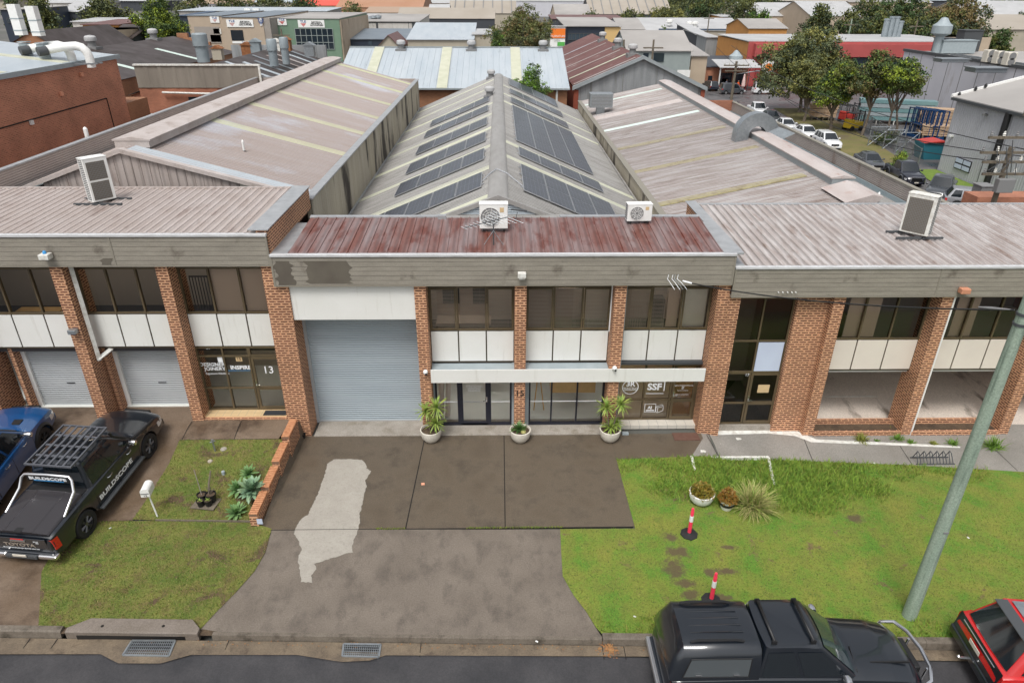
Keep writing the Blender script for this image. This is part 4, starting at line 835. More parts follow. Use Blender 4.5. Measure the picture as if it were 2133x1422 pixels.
# ================= SHED ROOFS BEHIND THE OFFICES =================
def slope(u, name, xa, za, xb, zb, y0, y1, mt, pitch=.192, h=.03, kind='trap'):
    """roof plane from the ridge line (xa,za) down to the eave (xb,zb); ribs run down the slope"""
    b = MB(); b.ribs((xa, y0, za), (0, y1-y0, 0), (xb-xa, 0, zb-za), pitch=pitch, h=h, kind=kind); o = b.build(name, mt, u, sharp=0); return o
def strips(u, name, xa, za, xb, zb, ys, w, mt, lift=.018, t0=.0, t1=1.0):
    for y in ys:
        a = (xa+(xb-xa)*t0, y, za+(zb-za)*t0+lift); v = ((xb-xa)*(t1-t0), 0, (zb-za)*(t1-t0))
        b = MB(); b.ribs(a, (0, w, 0), v, pitch=.19, h=.022, kind='sine'); b.build(name, mt, u, sharp=0)
def cap(u, name, x, z, y0, y1, w, h, mt, top=None, over=.06, n=1):
    """long raised ridge ventilator"""
    b = MB(); b.ext([(x-w/2+over, y0, z-.02), (x+w/2-over, y0, z-.02), (x+w/2-over, y0, z+h), (x-w/2+over, y0, z+h)], (0, y1-y0, 0)); o = b.build(name, mt, u)
    b = MB(); b.ext([(x-w/2, y0-.02, z+h+.003), (x+w/2, y0-.02, z+h+.003), (x+w/2, y0-.02, z+h+.05), (x, y0-.02, z+h+.14), (x-w/2, y0-.02, z+h+.05)], (0, y1-y0+.04, 0)); b.build('cap_sheet', top or mt, o)
    return o
# unit 15
S15 = (-.05, 7.0)
slope(U15, 'shed_roof', -.05, 7.0, -6.5, 4.33, 22.0, 58.9, 'roof_grey'); slope(U15, 'shed_roof', -.05, 7.0, 6.5, 4.15, 22.0, 58.9, 'roof_grey')
strips(U15, 'skylight', -.05, 7.0, -6.5, 4.33, [22.2, 26.5, 30.6, 35.1, 39.4, 43.5, 47.6, 51.5, 55.6], .62, 'skylight', t0=.04)
strips(U15, 'skylight', -.05, 7.0, 6.5, 4.15, [28.5, 31.6, 44.3, 47.9, 52.3], .62, 'skylight', t0=.04, t1=.98)
b = MB(); pts = []
for i in range(9): t = math.pi*i/8; pts.append((-.05-.36*math.cos(t), 21.95, 6.86+.17*math.sin(t)))
b.ext(pts, (0, 37, 0), True); b.build('ridge_roll', 'ridge_grey', U15, sharp=60)
# gable facing the street
b = MB(); b.ribs((-2.15, 22.0, 6.08), (0, 0, .9), (4.2, 0, 0), pitch=.085, h=.02, kind='sine')
gb = MB(); gb.poly([(-2.15, 22.02, 6.1), (2.1, 22.02, 6.1), (-.05, 22.02, 6.98)])
b2 = MB(); n = 11
for i in range(n):
    z = 6.1+.078*i; hw = 2.1*(1-(z+.039-6.1)/.88)
    if hw > .06: b2.ext([(-.05-hw, 21.99, z), (-.05-hw, 21.955, z+.02), (-.05-hw, 21.955, z+.055), (-.05-hw, 21.99, z+.074)], (2*hw, 0, 0))
gb.build('gable_wall', 'roof_white', U15); b2.build('gable_sheet', 'roof_white', U15)
for s in (-1, 1):
    b = MB(); b.ext([(-.05, 21.9, 6.93), (-.05, 21.9, 7.08), (-.05+s*2.35, 21.9, 6.20), (-.05+s*2.35, 21.9, 6.05)], (0, .16, 0)); b.build('barge_board', 'ridge_grey', U15)
b = MB(); b.box(-2.3, 2.2, 21.2, 21.97, 6.30, 6.42); b.build('roof_flashing', 'ridge_grey', U15)
b = MB(); b.box(-1.98, -1.72, 21.3, 21.5, 6.42, 6.58); b.build('roof_flashing', 'flashing', U15)
# end wall, eave gutters
b = MB(); b.ribs((-6.42, 22.2, 4.28), (0, 36.5, 0), (-.16, 0, .03), pitch=3, h=.001, kind='trap'); b.box(-6.5, -6.42, 22.2, 58.8, 4.24, 4.42); b.build('eave_gutter', 'flashing', U15)
b = MB(); b.box(6.36, 6.44, 22.2, 58.8, 4.06, 4.30); b.build('eave_gutter', 'roof_grey', U15)
b = MB(); b.box(-6.5, 6.5, 58.7, 58.85, 0, 4.2); b.poly([(-6.5, 58.86, 4.2), (6.5, 58.86, 4.2), (-.05, 58.86, 6.95)]); b.build('rear_wall', 'wall_zinc', U15)
# party walls
b = MB(); b.ribs((-6.50, 23.3, 4.2), (0, 35.3, 0), (0, 0, 2.36), pitch=.3, h=.012, kind='trap'); b.box(-6.68, -6.53, 23.3, 58.6, 0, 6.55); b.build('party_wall', 'fibro_dirty', U13, sharp=0)
b = MB(); b.box(-6.76, -6.44, 23.25, 58.7, 6.56, 6.62); b.build('parapet_cap', 'flashing', U13, bevel=.01)
b = MB(); b.ribs((6.58, 59.3, 3.9), (0, -37.0, 0), (0, 0, .95), pitch=.3, h=.012, kind='trap'); b.box(6.6, 6.72, 22.3, 59.3, 0, 4.84); b.build('party_wall', 'fibro_dirty', U17, sharp=0)
b = MB(); b.box(6.52, 6.82, 22.2, 59.4, 4.845, 4.90); b.build('parapet_cap', 'fascia_trim', U17, bevel=.01)
# unit 13 shed
slope(U13, 'shed_roof', -13.2, 8.0, -6.78, 6.28, 24.5, 58.5, 'roof_tan'); slope(U13, 'shed_roof', -13.2, 8.0, -19.6, 5.75, 24.5, 60.4, 'roof_cream')
strips(U13, 'skylight', -13.2, 8.0, -6.78, 6.28, [31.2, 36.2, 41.0, 46.2, 52.2, 57.2], .7, 'skylight_green', t0=.08)
cap(U13, 'ridge_ventilator', -13.2, 7.93, 25.3, 58.9, 1.35, .22, 'cap_cream')
b = MB(); b.box(-19.6, -6.78, 58.5, 58.7, 0, 5.8); b.poly([(-6.78, 58.52, 5.8), (-6.78, 58.52, 6.6), (-9.9, 58.52, 6.62), (-13.2, 58.52, 7.98), (-19.6, 58.52, 5.8)]); b.build('rear_wall', 'parapet_cream', U13)
b = MB(); b.box(-9.9, -6.7, 58.45, 58.6, 6.3, 6.66); b.build('rear_parapet', 'parapet_cream', U13)
b = MB()
for i in range(40):
    x = -19.2+.3*i
    if x > -7.2: break
    zt = 8.0-(abs(x+.15+13.2))*(.268 if x > -13.2 else .352)
    if zt > 6.95: b.box(x, x+.27, 24.42, 24.46, 6.0, zt); b.box(x+.27, x+.30, 24.44, 24.48, 6.0, zt)
b.build('gable_wall', 'roof_cream', U13)
for s, xe, ze in ((-1, -19.5, 5.78), (1, -7.0, 6.34)):
    b = MB(); b.ext([(-13.2, 24.3, 7.92), (-13.2, 24.3, 8.07), (xe, 24.3, ze+.07), (xe, 24.3, ze-.08)], (0, .25, 0)); b.build('barge_board', 'cap_cream', U13)
b = MB(); b.quad((-13.15, 24.56, 8.04), (-13.15, 25.5, 8.04), (-6.9, 25.3, 6.36), (-6.9, 24.56, 6.36)); 
strips(U13, 'new_roof_sheet', -13.2, 8.0, -6.78, 6.28, [24.6], .75, 'roof_white', t0=.02, t1=.98)
b = MB(); b.ribs((-19.9, 23.6, 5.3), (0, 0, 1.18), (0, 37.0, 0), pitch=.095, h=.02, kind='sine'); b.ribs((-19.9, 60.6, 5.3), (0, 0, 1.18), (6.2, 0, 0), pitch=.095, h=.02, kind='sine'); b.build('parapet_lining', 'parapet_cream', U13, sharp=0)
b = MB(); b.box(-20.12, -19.86, 18.6, 60.8, 6.5, 6.56); b.box(-19.86, -13.7, 60.6, 60.78, 6.5, 6.56); b.build('parapet_cap', 'flashing', U13)
b = MB(); b.box(-20.1, -19.93, 18.6, 60.7, 5.2, 6.49); b.box(-19.93, -13.7, 60.62, 60.7, 5.2, 6.49); b.build('parapet_wall', 'parapet_cream', U13)
b = MB(); b.box(-19.9, -19.5, 24.4, 60.5, 5.5, 5.55); b.build('box_gutter', 'steel_pale', U13)
# unit 17 shed
slope(U17, 'shed_roof', 13.9, 6.1, 6.82, 4.6, 24.9, 60.9, 'roof_weathered'); slope(U17, 'shed_roof', 13.9, 6.1, 18.9, 4.05, 24.9, 60.9, 'roof_grey')
strips(U17, 'skylight', 13.9, 6.1, 6.82, 4.6, [29.0, 35.0, 40.7], .62, 'skylight_olive', t0=.1)
strips(U17, 'skylight', 13.9, 6.1, 6.82, 4.6, [46.6, 58.0], .6, 'skylight_mint', t0=.1); strips(U17, 'new_roof_sheet', 13.9, 6.1, 6.82, 4.6, [51.2], 1.3, 'roof_pinkish', t0=.1)
cap(U17, 'ridge_ventilator', 13.9, 6.0, 27.3, 60.7, 1.0, .28, 'steel_grey', 'roof_pinkish')
b = MB(); b.box(20.0, 20.12, 23.0, 61.4, 3.4, 4.55); b.box(16.1, 20.0, 61.25, 61.35, 3.4, 4.55); b.build('parapet_wall', 'parapet_cream', U17)
b = MB(); b.ribs((19.97, 61.25, 3.7), (0, 0, .85), (0, -38, 0), pitch=.095, h=.02, kind='sine'); b.ribs((16.1, 61.22, 3.7), (0, 0, .85), (3.9, 0, 0), pitch=.095, h=.02, kind='sine'); b.build('parapet_lining', 'parapet_cream', U17, sharp=0)
b = MB(); b.box(19.93, 20.2, 22.9, 61.5, 4.555, 4.62); b.box(16.0, 19.93, 61.2, 61.45, 4.555, 4.62); b.build('parapet_cap', 'fascia_trim', U17)
b = MB(); b.box(18.85, 19.9, 24.9, 61.1, 3.56, 3.60); b.box(19.88, 19.93, 24.9, 61.1, 3.6, 3.86); b.build('box_gutter', 'steel_pale', U17)
b = MB(); b.box(13.9, 20, 61.0, 61.1, -2, 4.7); b.box(6.8, 13.9, 60.95, 61.05, -2, 4.6); b.poly([(6.8, 61, 4.55), (18.9, 61, 4.0), (13.9, 61, 6.08)]); b.build('rear_wall', 'brick_red', U17)
b = MB(); b.box(20.02, 20.2, 18.6, 61.3, -2.6, 3.4); b.build('side_wall', 'brick_red', U17)
b = MB(); b.poly([(11.2, 24.85, 5.5), (17, 24.85, 4.85), (17, 24.85, 4.7), (11.2, 24.85, 4.7)]); b.poly([(7, 24.86, 4.5), (18.5, 24.86, 4.1), (13.9, 24.86, 6.02)]); b.build('gable_wall', 'roof_cream', U17)
b = MB(); b.ext([(12.9, 24.8, 6.0), (13.9, 24.8, 6.3), (14.3, 24.8, 6.22), (14.1, 24.8, 6.0)], (0, 2.2, 0)); b.build('ridge_end_flashing', 'roof_pinkish', U17)
# exhaust bend over the ridge
p = onx(1540, 294, 12.9)
dt = thing('exhaust_duct', 'curved galvanised exhaust duct arching over the roof ridge of the right unit', 'duct', (p.x, p.y, 5.6))
arc = [(p.x, p.y, 5.75), (p.x, p.y, 6.15)] + [(p.x+.8-.8*math.cos(t), p.y, 6.2+.8*math.sin(t)) for t in [R_(10*i) for i in range(0, 17)]]
b = MB(); vs = []; w_ = .34
fr = []
for i, q in enumerate(arc):
    q = Vector(q); d = (Vector(arc[min(i+1, len(arc)-1)])-Vector(arc[max(i-1, 0)])).normalized(); nn = Vector((-d.z, 0, d.x)); fr.append([q+nn*w_+Vector((0, -w_, 0)), q-nn*w_+Vector((0, -w_, 0)), q-nn*w_+Vector((0, w_, 0)), q+nn*w_+Vector((0, w_, 0))])
vs = [v for f in fr for v in f]; b.add(vs, [(i*4+j, i*4+(j+1) % 4, (i+1)*4+(j+1) % 4, (i+1)*4+j) for i in range(len(fr)-1) for j in range(4)]); b.build('duct_bend', 'galv', dt)
e = fr[-1]; c = sum(e, Vector())/4; b = MB(); far = [v + Vector((.75, 0, -.35)) + (v-c)*.45 for v in e]; b.add(e+far, [(0, 1, 5, 4), (1, 2, 6, 5), (2, 3, 7, 6), (3, 0, 4, 7)]); b.build('duct_hood', 'galv', dt)
b = MB(); b.box(p.x-.5, p.x+.5, p.y-.5, p.y+.5, 5.6, 5.79); b.build('roof_flashing', 'flashing', dt)

# ---------- roof ventilators and pipes ----------
def vent(x, y, z, s, label, group=None, mt='galv'):
    t = thing('roof_ventilator', label, 'ventilator', (x, y, z), group=group)
    b = MB(); b.box(x-.34*s, x+.34*s, y-.34*s, y+.34*s, z-.25*s, z+.02*s); b.lathe([(.2*s, -.05*s), (.19*s, .25*s), (.24*s, .27*s)], 16, (x, y, z)); b.build('throat', 'mid_grey', t)
    b = MB(); b.lathe([(.19*s, .26*s), (.27*s, .28*s), (.285*s, .36*s), (.27*s, .46*s), (.2*s, .52*s), (0, .55*s)], 16, (x, y, z)); b.build('cowl', 'roof_pale', t)
    return t
q = ony(940, 595, 45.6); vent(-.62, 47.4, 6.8, 1.15, 'small round roof ventilator beside the grey ridge, nearer of two'); vent(-.62, 58.0, 6.8, 1.15, 'small round roof ventilator at the far end of the grey ridge')
def pipe(px, py, X, h, r, label, mt='white_paint', z=None):
    p = onx(px, py, X) if z is None else onz(px, py, z)
    t = thing('vent_pipe', label, 'pipe', p)
    b = MB(); b.tube([(0, 0, -.1), (0, 0, h)], r, 10); b.lathe([(r, h), (r*.5, h+.07), (0, h+.09)], 10); b.build('pipe', mt, t, world=False)
    b = MB(); b.lathe([(r*2.2, -.08), (r*1.2, .06), (r*1.05, .08)], 12); b.build('rubber_collar', 'black_rubber', t, world=False)
pipe(509, 318, -10.22, .42, .045, 'slim white vent pipe standing on the tan left shed roof')
pipe(919, 437, -2.9, .42, .045, 'slim white vent pipe below the front left solar row')
pipe(1827, 420, 14.6, .3, .05, 'short white vent pipe behind the right office roof')
pipe(183, 290, -20.3, .5, .1, 'pale square flue stub behind the left parapet')
# ---------- solar ----------
def array(name_label, side, y0, rows, cols, x0, px=1.0, py=2.15, gap=.03, group=None):
    """modules clamped flat above the roof slope"""
    s = side; zs = (7.0-4.33)/6.45 if s < 0 else (7.0-4.15)/6.55; an = math.atan(zs)
    X0 = -.05+s*x0; Z0 = 7.0-x0*zs+.12
    t = thing('solar_array', name_label, 'solar array', (X0, y0, Z0)); u = Vector((s*math.cos(an), 0, -math.sin(an))); v = Vector((0, 1, 0)); n = Vector((s*math.sin(an), 0, math.cos(an)))
    first = None
    for r in range(rows):
        for c in range(cols):
            if first is None:
                f = MB(); M = Matrix((u, v, n)).transposed().to_4x4(); f.T = M; f.box(0, px, 0, py, -.035, .0); pnl = f.build('solar_panel', 'alu', t, world=False)
                g = MB(); g.T = M; g.box(.018, px-.018, .018, py-.018, .0005, .004); cl = g.build('cells', 'solar', pnl, world=False)
                l = MB(); l.T = M
                for k in range(1, 6): l.box(px*k/6-.003, px*k/6+.003, .02, py-.02, .0045, .005)
                for k in range(1, 12): l.box(.02, px-.02, py*k/12-(.009 if k == 6 else .0025), py*k/12+(.009 if k == 6 else .0025), .0051, .0055)
                gl = l.build('grid_lines', 'solar_line', pnl, world=False); first = (pnl, cl, gl)
            else:
                a = first[0].copy(); COL.objects.link(a); a.parent = t; a.location = u*(c*(px+gap))+v*(r*(py+gap))
                for k in first[1:]: q = k.copy(); COL.objects.link(q); q.parent = a
    b = MB(); b.T = Matrix((u, v, n)).transposed().to_4x4()
    for r in range(rows):
        for k in (.45, py-.45): b.box(-.08, cols*(px+gap)+.02, r*(py+gap)+k, r*(py+gap)+k+.04, -.09, -.036)
    b.build('mounting_rail', 'alu', t, world=False)
L_ = ['front solar row on the left grey slope, lowest panel cut off by the rusty roof', 'second solar row from the front on the left grey slope', 'third solar row from the front on the left grey slope', 'fourth solar row from the front on the left grey slope', 'fifth solar row from the front on the left grey slope', 'farthest solar row on the left grey slope, near the round ventilator']
for i, y in enumerate([23.9, 28.3, 32.15, 36.45, 41.0, 44.9]): array(L_[i], -1, y, 1, 5 if i == 0 else 4, .60)
array('front solar block of two rows on the right grey slope', 1, 24.0, 2, 4, .92, py=2.03)
array('single solar row on the right slope between the front block and the big block', 1, 29.8, 1, 4, .92, py=1.75)
array('largest solar block, five rows deep, on the right grey slope', 1, 32.95, 5, 4, .86, py=2.2)
array('single solar row just behind the largest solar block', 1, 45.3, 1, 4, .82, py=2.2)
array('second last solar row on the right grey slope', 1, 49.7, 1, 4, .82, py=2.2)
array('farthest solar block on the right slope beside the leafy tree', 1, 54.2, 2, 4, .82, py=2.05)
# conduits over the ridge
b = MB(); zz = lambda x: 7.0-abs(x+.05)*(.414 if x < -.05 else .435)+.03
b.tube([(-.75, 24.6, zz(-.75)), (-.35, 25.2, 7.0), (-.1, 25.5, 7.10), (.3, 25.3, 6.98), (.9, 24.7, zz(.9))], .022, 6)
tag(b.build('conduit', 'alu'), 'thin grey conduit looping over the ridge between the front solar rows', 'conduit')
# ---------- air conditioners ----------
def condenser(label, loc, rz, w=.85, d=.34, h=.66, fans=1, style='fan', mt='white_paint', feet=True, body='white_paint', side=False):
    t = thing('air_conditioner', label, 'air conditioner', loc, rz)
    b = MB(); b.box(-w/2, w/2, -d/2, d/2, .06, h); b.build('casing', body, t, world=False, bevel=.015)
    b = MB(); b.box(-w/2-.01, w/2+.01, -d/2-.01, d/2+.01, h, h+.03); b.build('lid', body, t, world=False, bevel=.01)
    if style != 'fan':
        n_ = 2 if style == 'panels' else 1
        for k in range(n_):
            z0, z1 = .12+(h-.16)*k/n_, .12+(h-.16)*(k+1)/n_-.06; gb = MB(); gb.box(-w/2+.07, w/2-.10, -d/2-.006, -d/2, z0, z1); o_ = gb.build('mesh_grille', 'grille_tan', t, world=False)
            gb = MB(); nx_, nz_ = int(w/.055), int((z1-z0)/.05)
            for i in range(1, nx_): x = -w/2+.07+(w-.17)*i/nx_; gb.box(x-.004, x+.004, -d/2-.010, -d/2-.0065, z0, z1)
            for i in range(1, nz_): z = z0+(z1-z0)*i/nz_; gb.box(-w/2+.07, w/2-.10, -d/2-.010, -d/2-.0066, z-.004, z+.004)
            gb.build('grille_wires', 'mid_grey', o_, world=False)
    for k in range(fans if style == 'fan' else 0):
        r = min(h/fans, w)*.37; cz = .06+(h-.06)*(k+.5)/fans; cx = -w*.12 if fans == 1 else 0
        b = MB(); b.lathe([(r, 0), (r, -.012), (0, -.012)], 28, (cx, -d/2, cz), axis='y'); b.build('fan_recess', 'mid_grey' if fans == 1 else 'dark_grey', t, world=False)
        b = MB()
        for j in range(9):
            a = math.pi*2*j/9; b.tube([(cx+.05*math.cos(a), -d/2-.02, cz+.05*math.sin(a)), (cx+r*math.cos(a), -d/2-.02, cz+r*math.sin(a))], .005, 4)
        for rr in (r, r*.75, r*.5, .06):
            b.tube([(cx+rr*math.cos(x), -d/2-.02, cz+rr*math.sin(x)) for x in [2*math.pi*i/20 for i in range(21)]], .005, 4, cap=False)
        b.build('fan_guard', 'white_paint', t, world=False)
    n = int(h/.06)
    for sx in ((-w/2-.004, -w/2), (w/2, w/2+.004)):
        b = MB()
        for i in range(n-1):
            for j in range(3): b.box(sx[0], sx[1], -d/2+.05+j*.09, -d/2+.12+j*.09, .12+i*.06, .155+i*.06)
        b.build('coil_grille', 'dark_grey', t, world=False)
    b = MB()
    for x in (-w/2+.12, w/2-.12): b.box(x-.02, x+.02, -d/2-.03, d/2+.03, 0, .06)
    b.build('foot', 'black_rubber', t, world=False)
    if fans == 1: b = MB(); b.box(w*.22, w*.36, -d/2-.006, -d/2, h*.72, h*.9); b.build('label_plate', 'tile_cream', t, world=False)
    return t
condenser('white air conditioner with round fan in front of the small gable, behind the antenna', (-.18, 20.35, 6.45), 0, w=.86, d=.35, h=.80)
condenser('smaller white air conditioner at the right end of the rusty roof', (4.40, 21.0, 6.47), R_(3), w=.78, d=.32, h=.58)
a13 = condenser('tall white slatted air conditioner leaning on the cream left office roof', (-12.62, 21.6, 6.98), R_(52), w=.72, d=.36, h=1.38, fans=2, style='panels')
a17 = condenser('tall cream air conditioner with brown mesh grille on the right office roof', (13.35, 20.9, 6.06), R_(-48), w=.86, d=.36, h=1.3, fans=2, body='white_old', style='mesh')
for t_, x, y, z in ((a13, -12.62, 21.6, 6.95), (a17, 13.35, 20.9, 6.02)):
    for dy in (-.32, .32):
        b = MB(); b.box(x-.75, x+.75, y+dy-.035, y+dy+.035, z, z+.06); tag(b.build('support_rail', 'dark_grey'), f"dark steel rail under the {'left' if x < 0 else 'right'} tall air conditioner, {'front' if dy < 0 else 'rear'} one", 'rail')
t = thing('evaporative_cooler', 'boxy galvanised cooler on a short stand at the back left corner of the right shed', 'cooler', (7.6, 53.5, 4.75))
b = MB(); b.box(-.85, .85, -.5, .5, .5, 1.5); b.build('casing', 'galv', t, world=False, bevel=.02)
b = MB()
for i in range(8): b.box(-.75, .75, -.51, -.5, .6+.1*i, .65+.1*i)
b.build('louvre', 'mid_grey', t, world=False)
b = MB(); b.box(-.3, .3, -.25, .25, -.15, .5); b.build('stand', 'galv', t, world=False)
# antenna
t = thing('tv_antenna', 'spindly television antenna tripod standing on the rusty roof before the air conditioner', 'antenna', (-.18, 19.25, 6.33))
b = MB(); b.tube([(0, 0, -.02), (0, .02, .62)], .02, 6); b.build('mast', 'dark_grey', t, world=False)
for q in ((-.28, -.02, 0), (.28, -.02, 0), (0, .3, .02)): b = MB(); b.tube([q, (0, 0, .42)], .010, 5); b.build('leg', 'galv', t, world=False)
B0, B1 = Vector((-.85, -.05, .52)), Vector((.42, .35, .72)); b = MB(); b.tube([B0, B1], .014, 6); b.build('boom', 'dark_grey', t, world=False)
for i in range(11):
    f = i/10; q = B0.lerp(B1, f); l = .12+.42*f*f; b = MB(); d = Vector((.72, -.42, -.16)).normalized(); b.tube([q-d*l, q+d*l], .007, 4); b.build('element', 'galv', t, world=False)
p = Vector((.75, 2.0, .35)); b = MB(); b.tube([(.55, 1.9, .5), (1.05, 2.0, .42)], .03, 6); b.tube([(.7, 1.9, .25), (.8, 1.8, .1), (.72, 1.75, .0), (.66, 1.8, .12), (.75, 1.95, .4)], .012, 5); b.build('cable', 'dark_grey', t, world=False)
# service line brackets and overhead line to the timber pole
t = thing('service_bracket', 'cluster of curved service wires and clamp under the centre fascia at its right end', 'bracket', (5.6, 18.45, 5.4))
for i, px in enumerate((1393, 1402, 1407, 1413)):
    p = ony(px, 572, 18.46); q = ony(px+12+2*i, 603, 18.25); b = MB(); b.tube([p, p+Vector((-.03, -.03, -.12)), p.lerp(q, .5)+Vector((-.05, -.03, 0)), q], .009, 6); b.build('wire_loop', 'letter_white' if i != 2 else 'galv', t)
b = MB(); b.tube([ony(1422, 585, 18.2), ony(1441, 590, 18.1)], .025, 6); b.build('clamp', 'letter_white', t)
# ================= VEHICLES =================
def lerp(a, b, t): return a+(b-a)*t
def interp(tab, x):
    if x <= tab[0][0]: return tab[0][1:]
    for i in range(len(tab)-1):
        if x <= tab[i+1][0]:
            t = (x-tab[i][0])/(tab[i+1][0]-tab[i][0]); t = t*t*(3-2*t) if len(tab[i]) > 9 else t
            return tuple(lerp(a, b, t) for a, b in zip(tab[i][1:], tab[i+1][1:]))
    return tab[-1][1:]
# body tables: x, half width, side top z, centre top z, sill z
UTE = dict(body=[(-2.66, .80, .86, .87, .50), (-2.60, .88, 1.02, 1.04, .46), (-2.45, .92, 1.06, 1.07, .42), (-.98, .925, 1.08, 1.08, .36), (-.9, .925, 1.08, 1.08, .36), (1.02, .92, 1.04, 1.10, .36), (1.2, .92, 1.03, 1.13, .38), (1.9, .91, .98, 1.09, .40), (2.3, .87, .90, 1.02, .42), (2.5, .80, .80, .90, .42), (2.62, .66, .66, .70, .42)],
           wh=(-1.55, 1.52), r=.385, gh=dict(belt=(-.98, 1.12), roof=(-.80, .32), zb=1.05, zr=1.76, wb=.85, wr=.69, win=[(.07, .46), (.50, .93)]), L=5.3)
SUV = dict(body=[(-2.26, .78, .74, .76, .42), (-2.2, .88, .92, .93, .36), (-2.0, .905, .98, .98, .32), (.95, .905, .97, 1.02, .28), (1.2, .90, .95, 1.05, .28), (1.75, .88, .88, .99, .30), (2.1, .82, .78, .88, .32), (2.24, .68, .62, .66, .32)],
           wh=(-1.3, 1.36), r=.35, gh=dict(belt=(-2.12, 1.12), roof=(-1.72, .28), zb=.96, zr=1.62, wb=.82, wr=.62, win=[(.07, .30), (.33, .62), (.65, .93)]), L=4.5)
SEDAN = dict(body=[(-2.35, .74, .70, .72, .38), (-2.28, .85, .90, .95, .32), (-2.0, .89, .95, 1.0, .28), (-1.5, .90, .94, 1.0, .26), (.9, .90, .88, .93, .24), (1.15, .89, .87, .94, .24), (1.8, .86, .80, .88, .26), (2.2, .78, .68, .76, .28), (2.36, .62, .54, .58, .28)],
             wh=(-1.38, 1.42), r=.33, gh=dict(belt=(-1.75, 1.1), roof=(-1.02, .22), zb=.90, zr=1.42, wb=.80, wr=.58, win=[(.12, .48), (.51, .90)]), L=4.7)
VAN = dict(body=[(-2.33, .82, .95, .95, .40), (-2.28, .86, 1.08, 1.08, .34), (-2.0, .87, 1.1, 1.1, .30), (1.5, .87, 1.08, 1.1, .28), (1.9, .85, 1.0, 1.06, .30), (2.25, .78, .82, .9, .32), (2.36, .66, .6, .62, .32)],
           wh=(-1.35, 1.25), r=.33, gh=dict(belt=(-2.27, 2.0), roof=(-2.2, 1.25), zb=1.06, zr=1.95, wb=.85, wr=.74, win=[(.05, .33), (.36, .63), (.67, .93)]), L=4.7)
CADDY = dict(body=[(-2.18, .80, .95, .95, .40), (-2.1, .86, 1.0, 1.0, .32), (.9, .87, 1.0, 1.05, .28), (1.2, .87, .98, 1.06, .28), (1.8, .83, .86, .96, .30), (2.1, .74, .7, .76, .32), (2.2, .62, .58, .6, .32)],
             wh=(-1.35, 1.33), r=.32, gh=dict(belt=(-2.12, 1.35), roof=(-1.95, .5), zb=.98, zr=1.8, wb=.83, wr=.68, win=[(.62, .93)]), L=4.4)
def body_mesh(S):
    bm_ = MB(); x0, x1 = S['body'][0][0], S['body'][-1][0]; xs_ = []
    x = x0
    while x < x1: xs_.append(x); x += .07
    xs_ += [x1] + [w_+s*(S['r']+.055)*.999 for w_ in S['wh'] for s in (-1, 1)]; xs_ = sorted(xs_); rings = []
    for x in xs_:
        w_, zs, zc, zb = interp(S['body'], x); ra = S['r']+.055
        for k in S['wh']:
            if abs(x-k) < ra: zb = max(zb, S['r']+math.sqrt(ra*ra-(x-k)**2)*.98)
        zm = max(zb+.05, zs-.30); h = [(0, zb), (w_*.86, zb), (w_*.985, zb+.02), (w_, max(zb+.04, zm)), (w_*.995, max(zb+.06, zs-.13)), (w_*.965, zs-.03), (w_*.90, zs), (w_*.60, lerp(zs, zc, .75)), (w_*.3, lerp(zs, zc, .96)), (0, zc)]
        ring_ = [(x, y, z) for y, z in h] + [(x, -y, z) for y, z in h[-2:0:-1]]; rings.append(ring_)
    n = len(rings[0]); vs = [p for r in rings for p in r]
    fs = [(i*n+j, i*n+(j+1) % n, (i+1)*n+(j+1) % n, (i+1)*n+j) for i in range(len(rings)-1) for j in range(n)]
    fs += [tuple(range(n-1, -1, -1)), tuple((len(rings)-1)*n+j for j in range(n))]
    bm_.add(vs, fs, True); return bm_
def green_pts(g, u, v, s, off=0):
    """point on the cabin side: u rear..front, v belt..roof"""
    xb = lerp(g['belt'][0], g['belt'][1], u); xr = lerp(g['roof'][0], g['roof'][1], u)
    y = lerp(g['wb'], g['wr'], v**1.15)+off; return (lerp(xb, xr, v), s*y, lerp(g['zb']-.02, g['zr'], v))
def green_mesh(g):
    b = MB(); lev = [0, .3, .6, .85, .95, 1.0]; rings = []
    for v in lev:
        xb, xf = lerp(g['belt'][0], g['roof'][0], v), lerp(g['belt'][1], g['roof'][1], v); y = lerp(g['wb'], g['wr'], v**1.15); z = lerp(g['zb']-.02, g['zr'], v)
        k = .10 if v < .99 else .16; L_ = xf-xb
        r = []
        bow = .10*(1-v*.4)
        for j in range(9): f = j/8*2-1; r.append((xf+bow*(1-f*f)-(bow*.0), f*(y-k*.55), z))
        r = [(xf+bow*(1-(j/4-1)**2)-.02, (j/4-1)*(y-.05), z) for j in range(9)]
        r += [(xf-.10, y, z)] + [(lerp(xf-.1, xb+.08, t), y, z) for t in (.33, .66)] + [(xb+.08, y, z)]
        r += [(xb-.03*(1-(j/4-1)**2)+.02, (1-j/4)*(y-.05), z) for j in range(9)]
        r += [(xb+.08, -y, z)] + [(lerp(xf-.1, xb+.08, t), -y, z) for t in (.66, .33)] + [(xf-.10, -y, z)]; rings.append(r)
    n = len(rings[0])
    r = [(lerp(g['roof'][0], g['roof'][1], .5)+(p[0]-lerp(g['roof'][0], g['roof'][1], .5))*.82, p[1]*.8, g['zr']+.035) for p in rings[-1]]; rings.append(r)
    vs = [p for q in rings for p in q]; fs = [(i*n+j, i*n+(j+1) % n, (i+1)*n+(j+1) % n, (i+1)*n+j) for i in range(len(rings)-1) for j in range(n)]
    c = len(vs); vs.append((lerp(g['roof'][0], g['roof'][1], .5), 0, g['zr']+.05)); fs += [((len(rings)-1)*n+j, (len(rings)-1)*n+(j+1) % n, c) for j in range(n)]
    b.add(vs, fs, True); return b
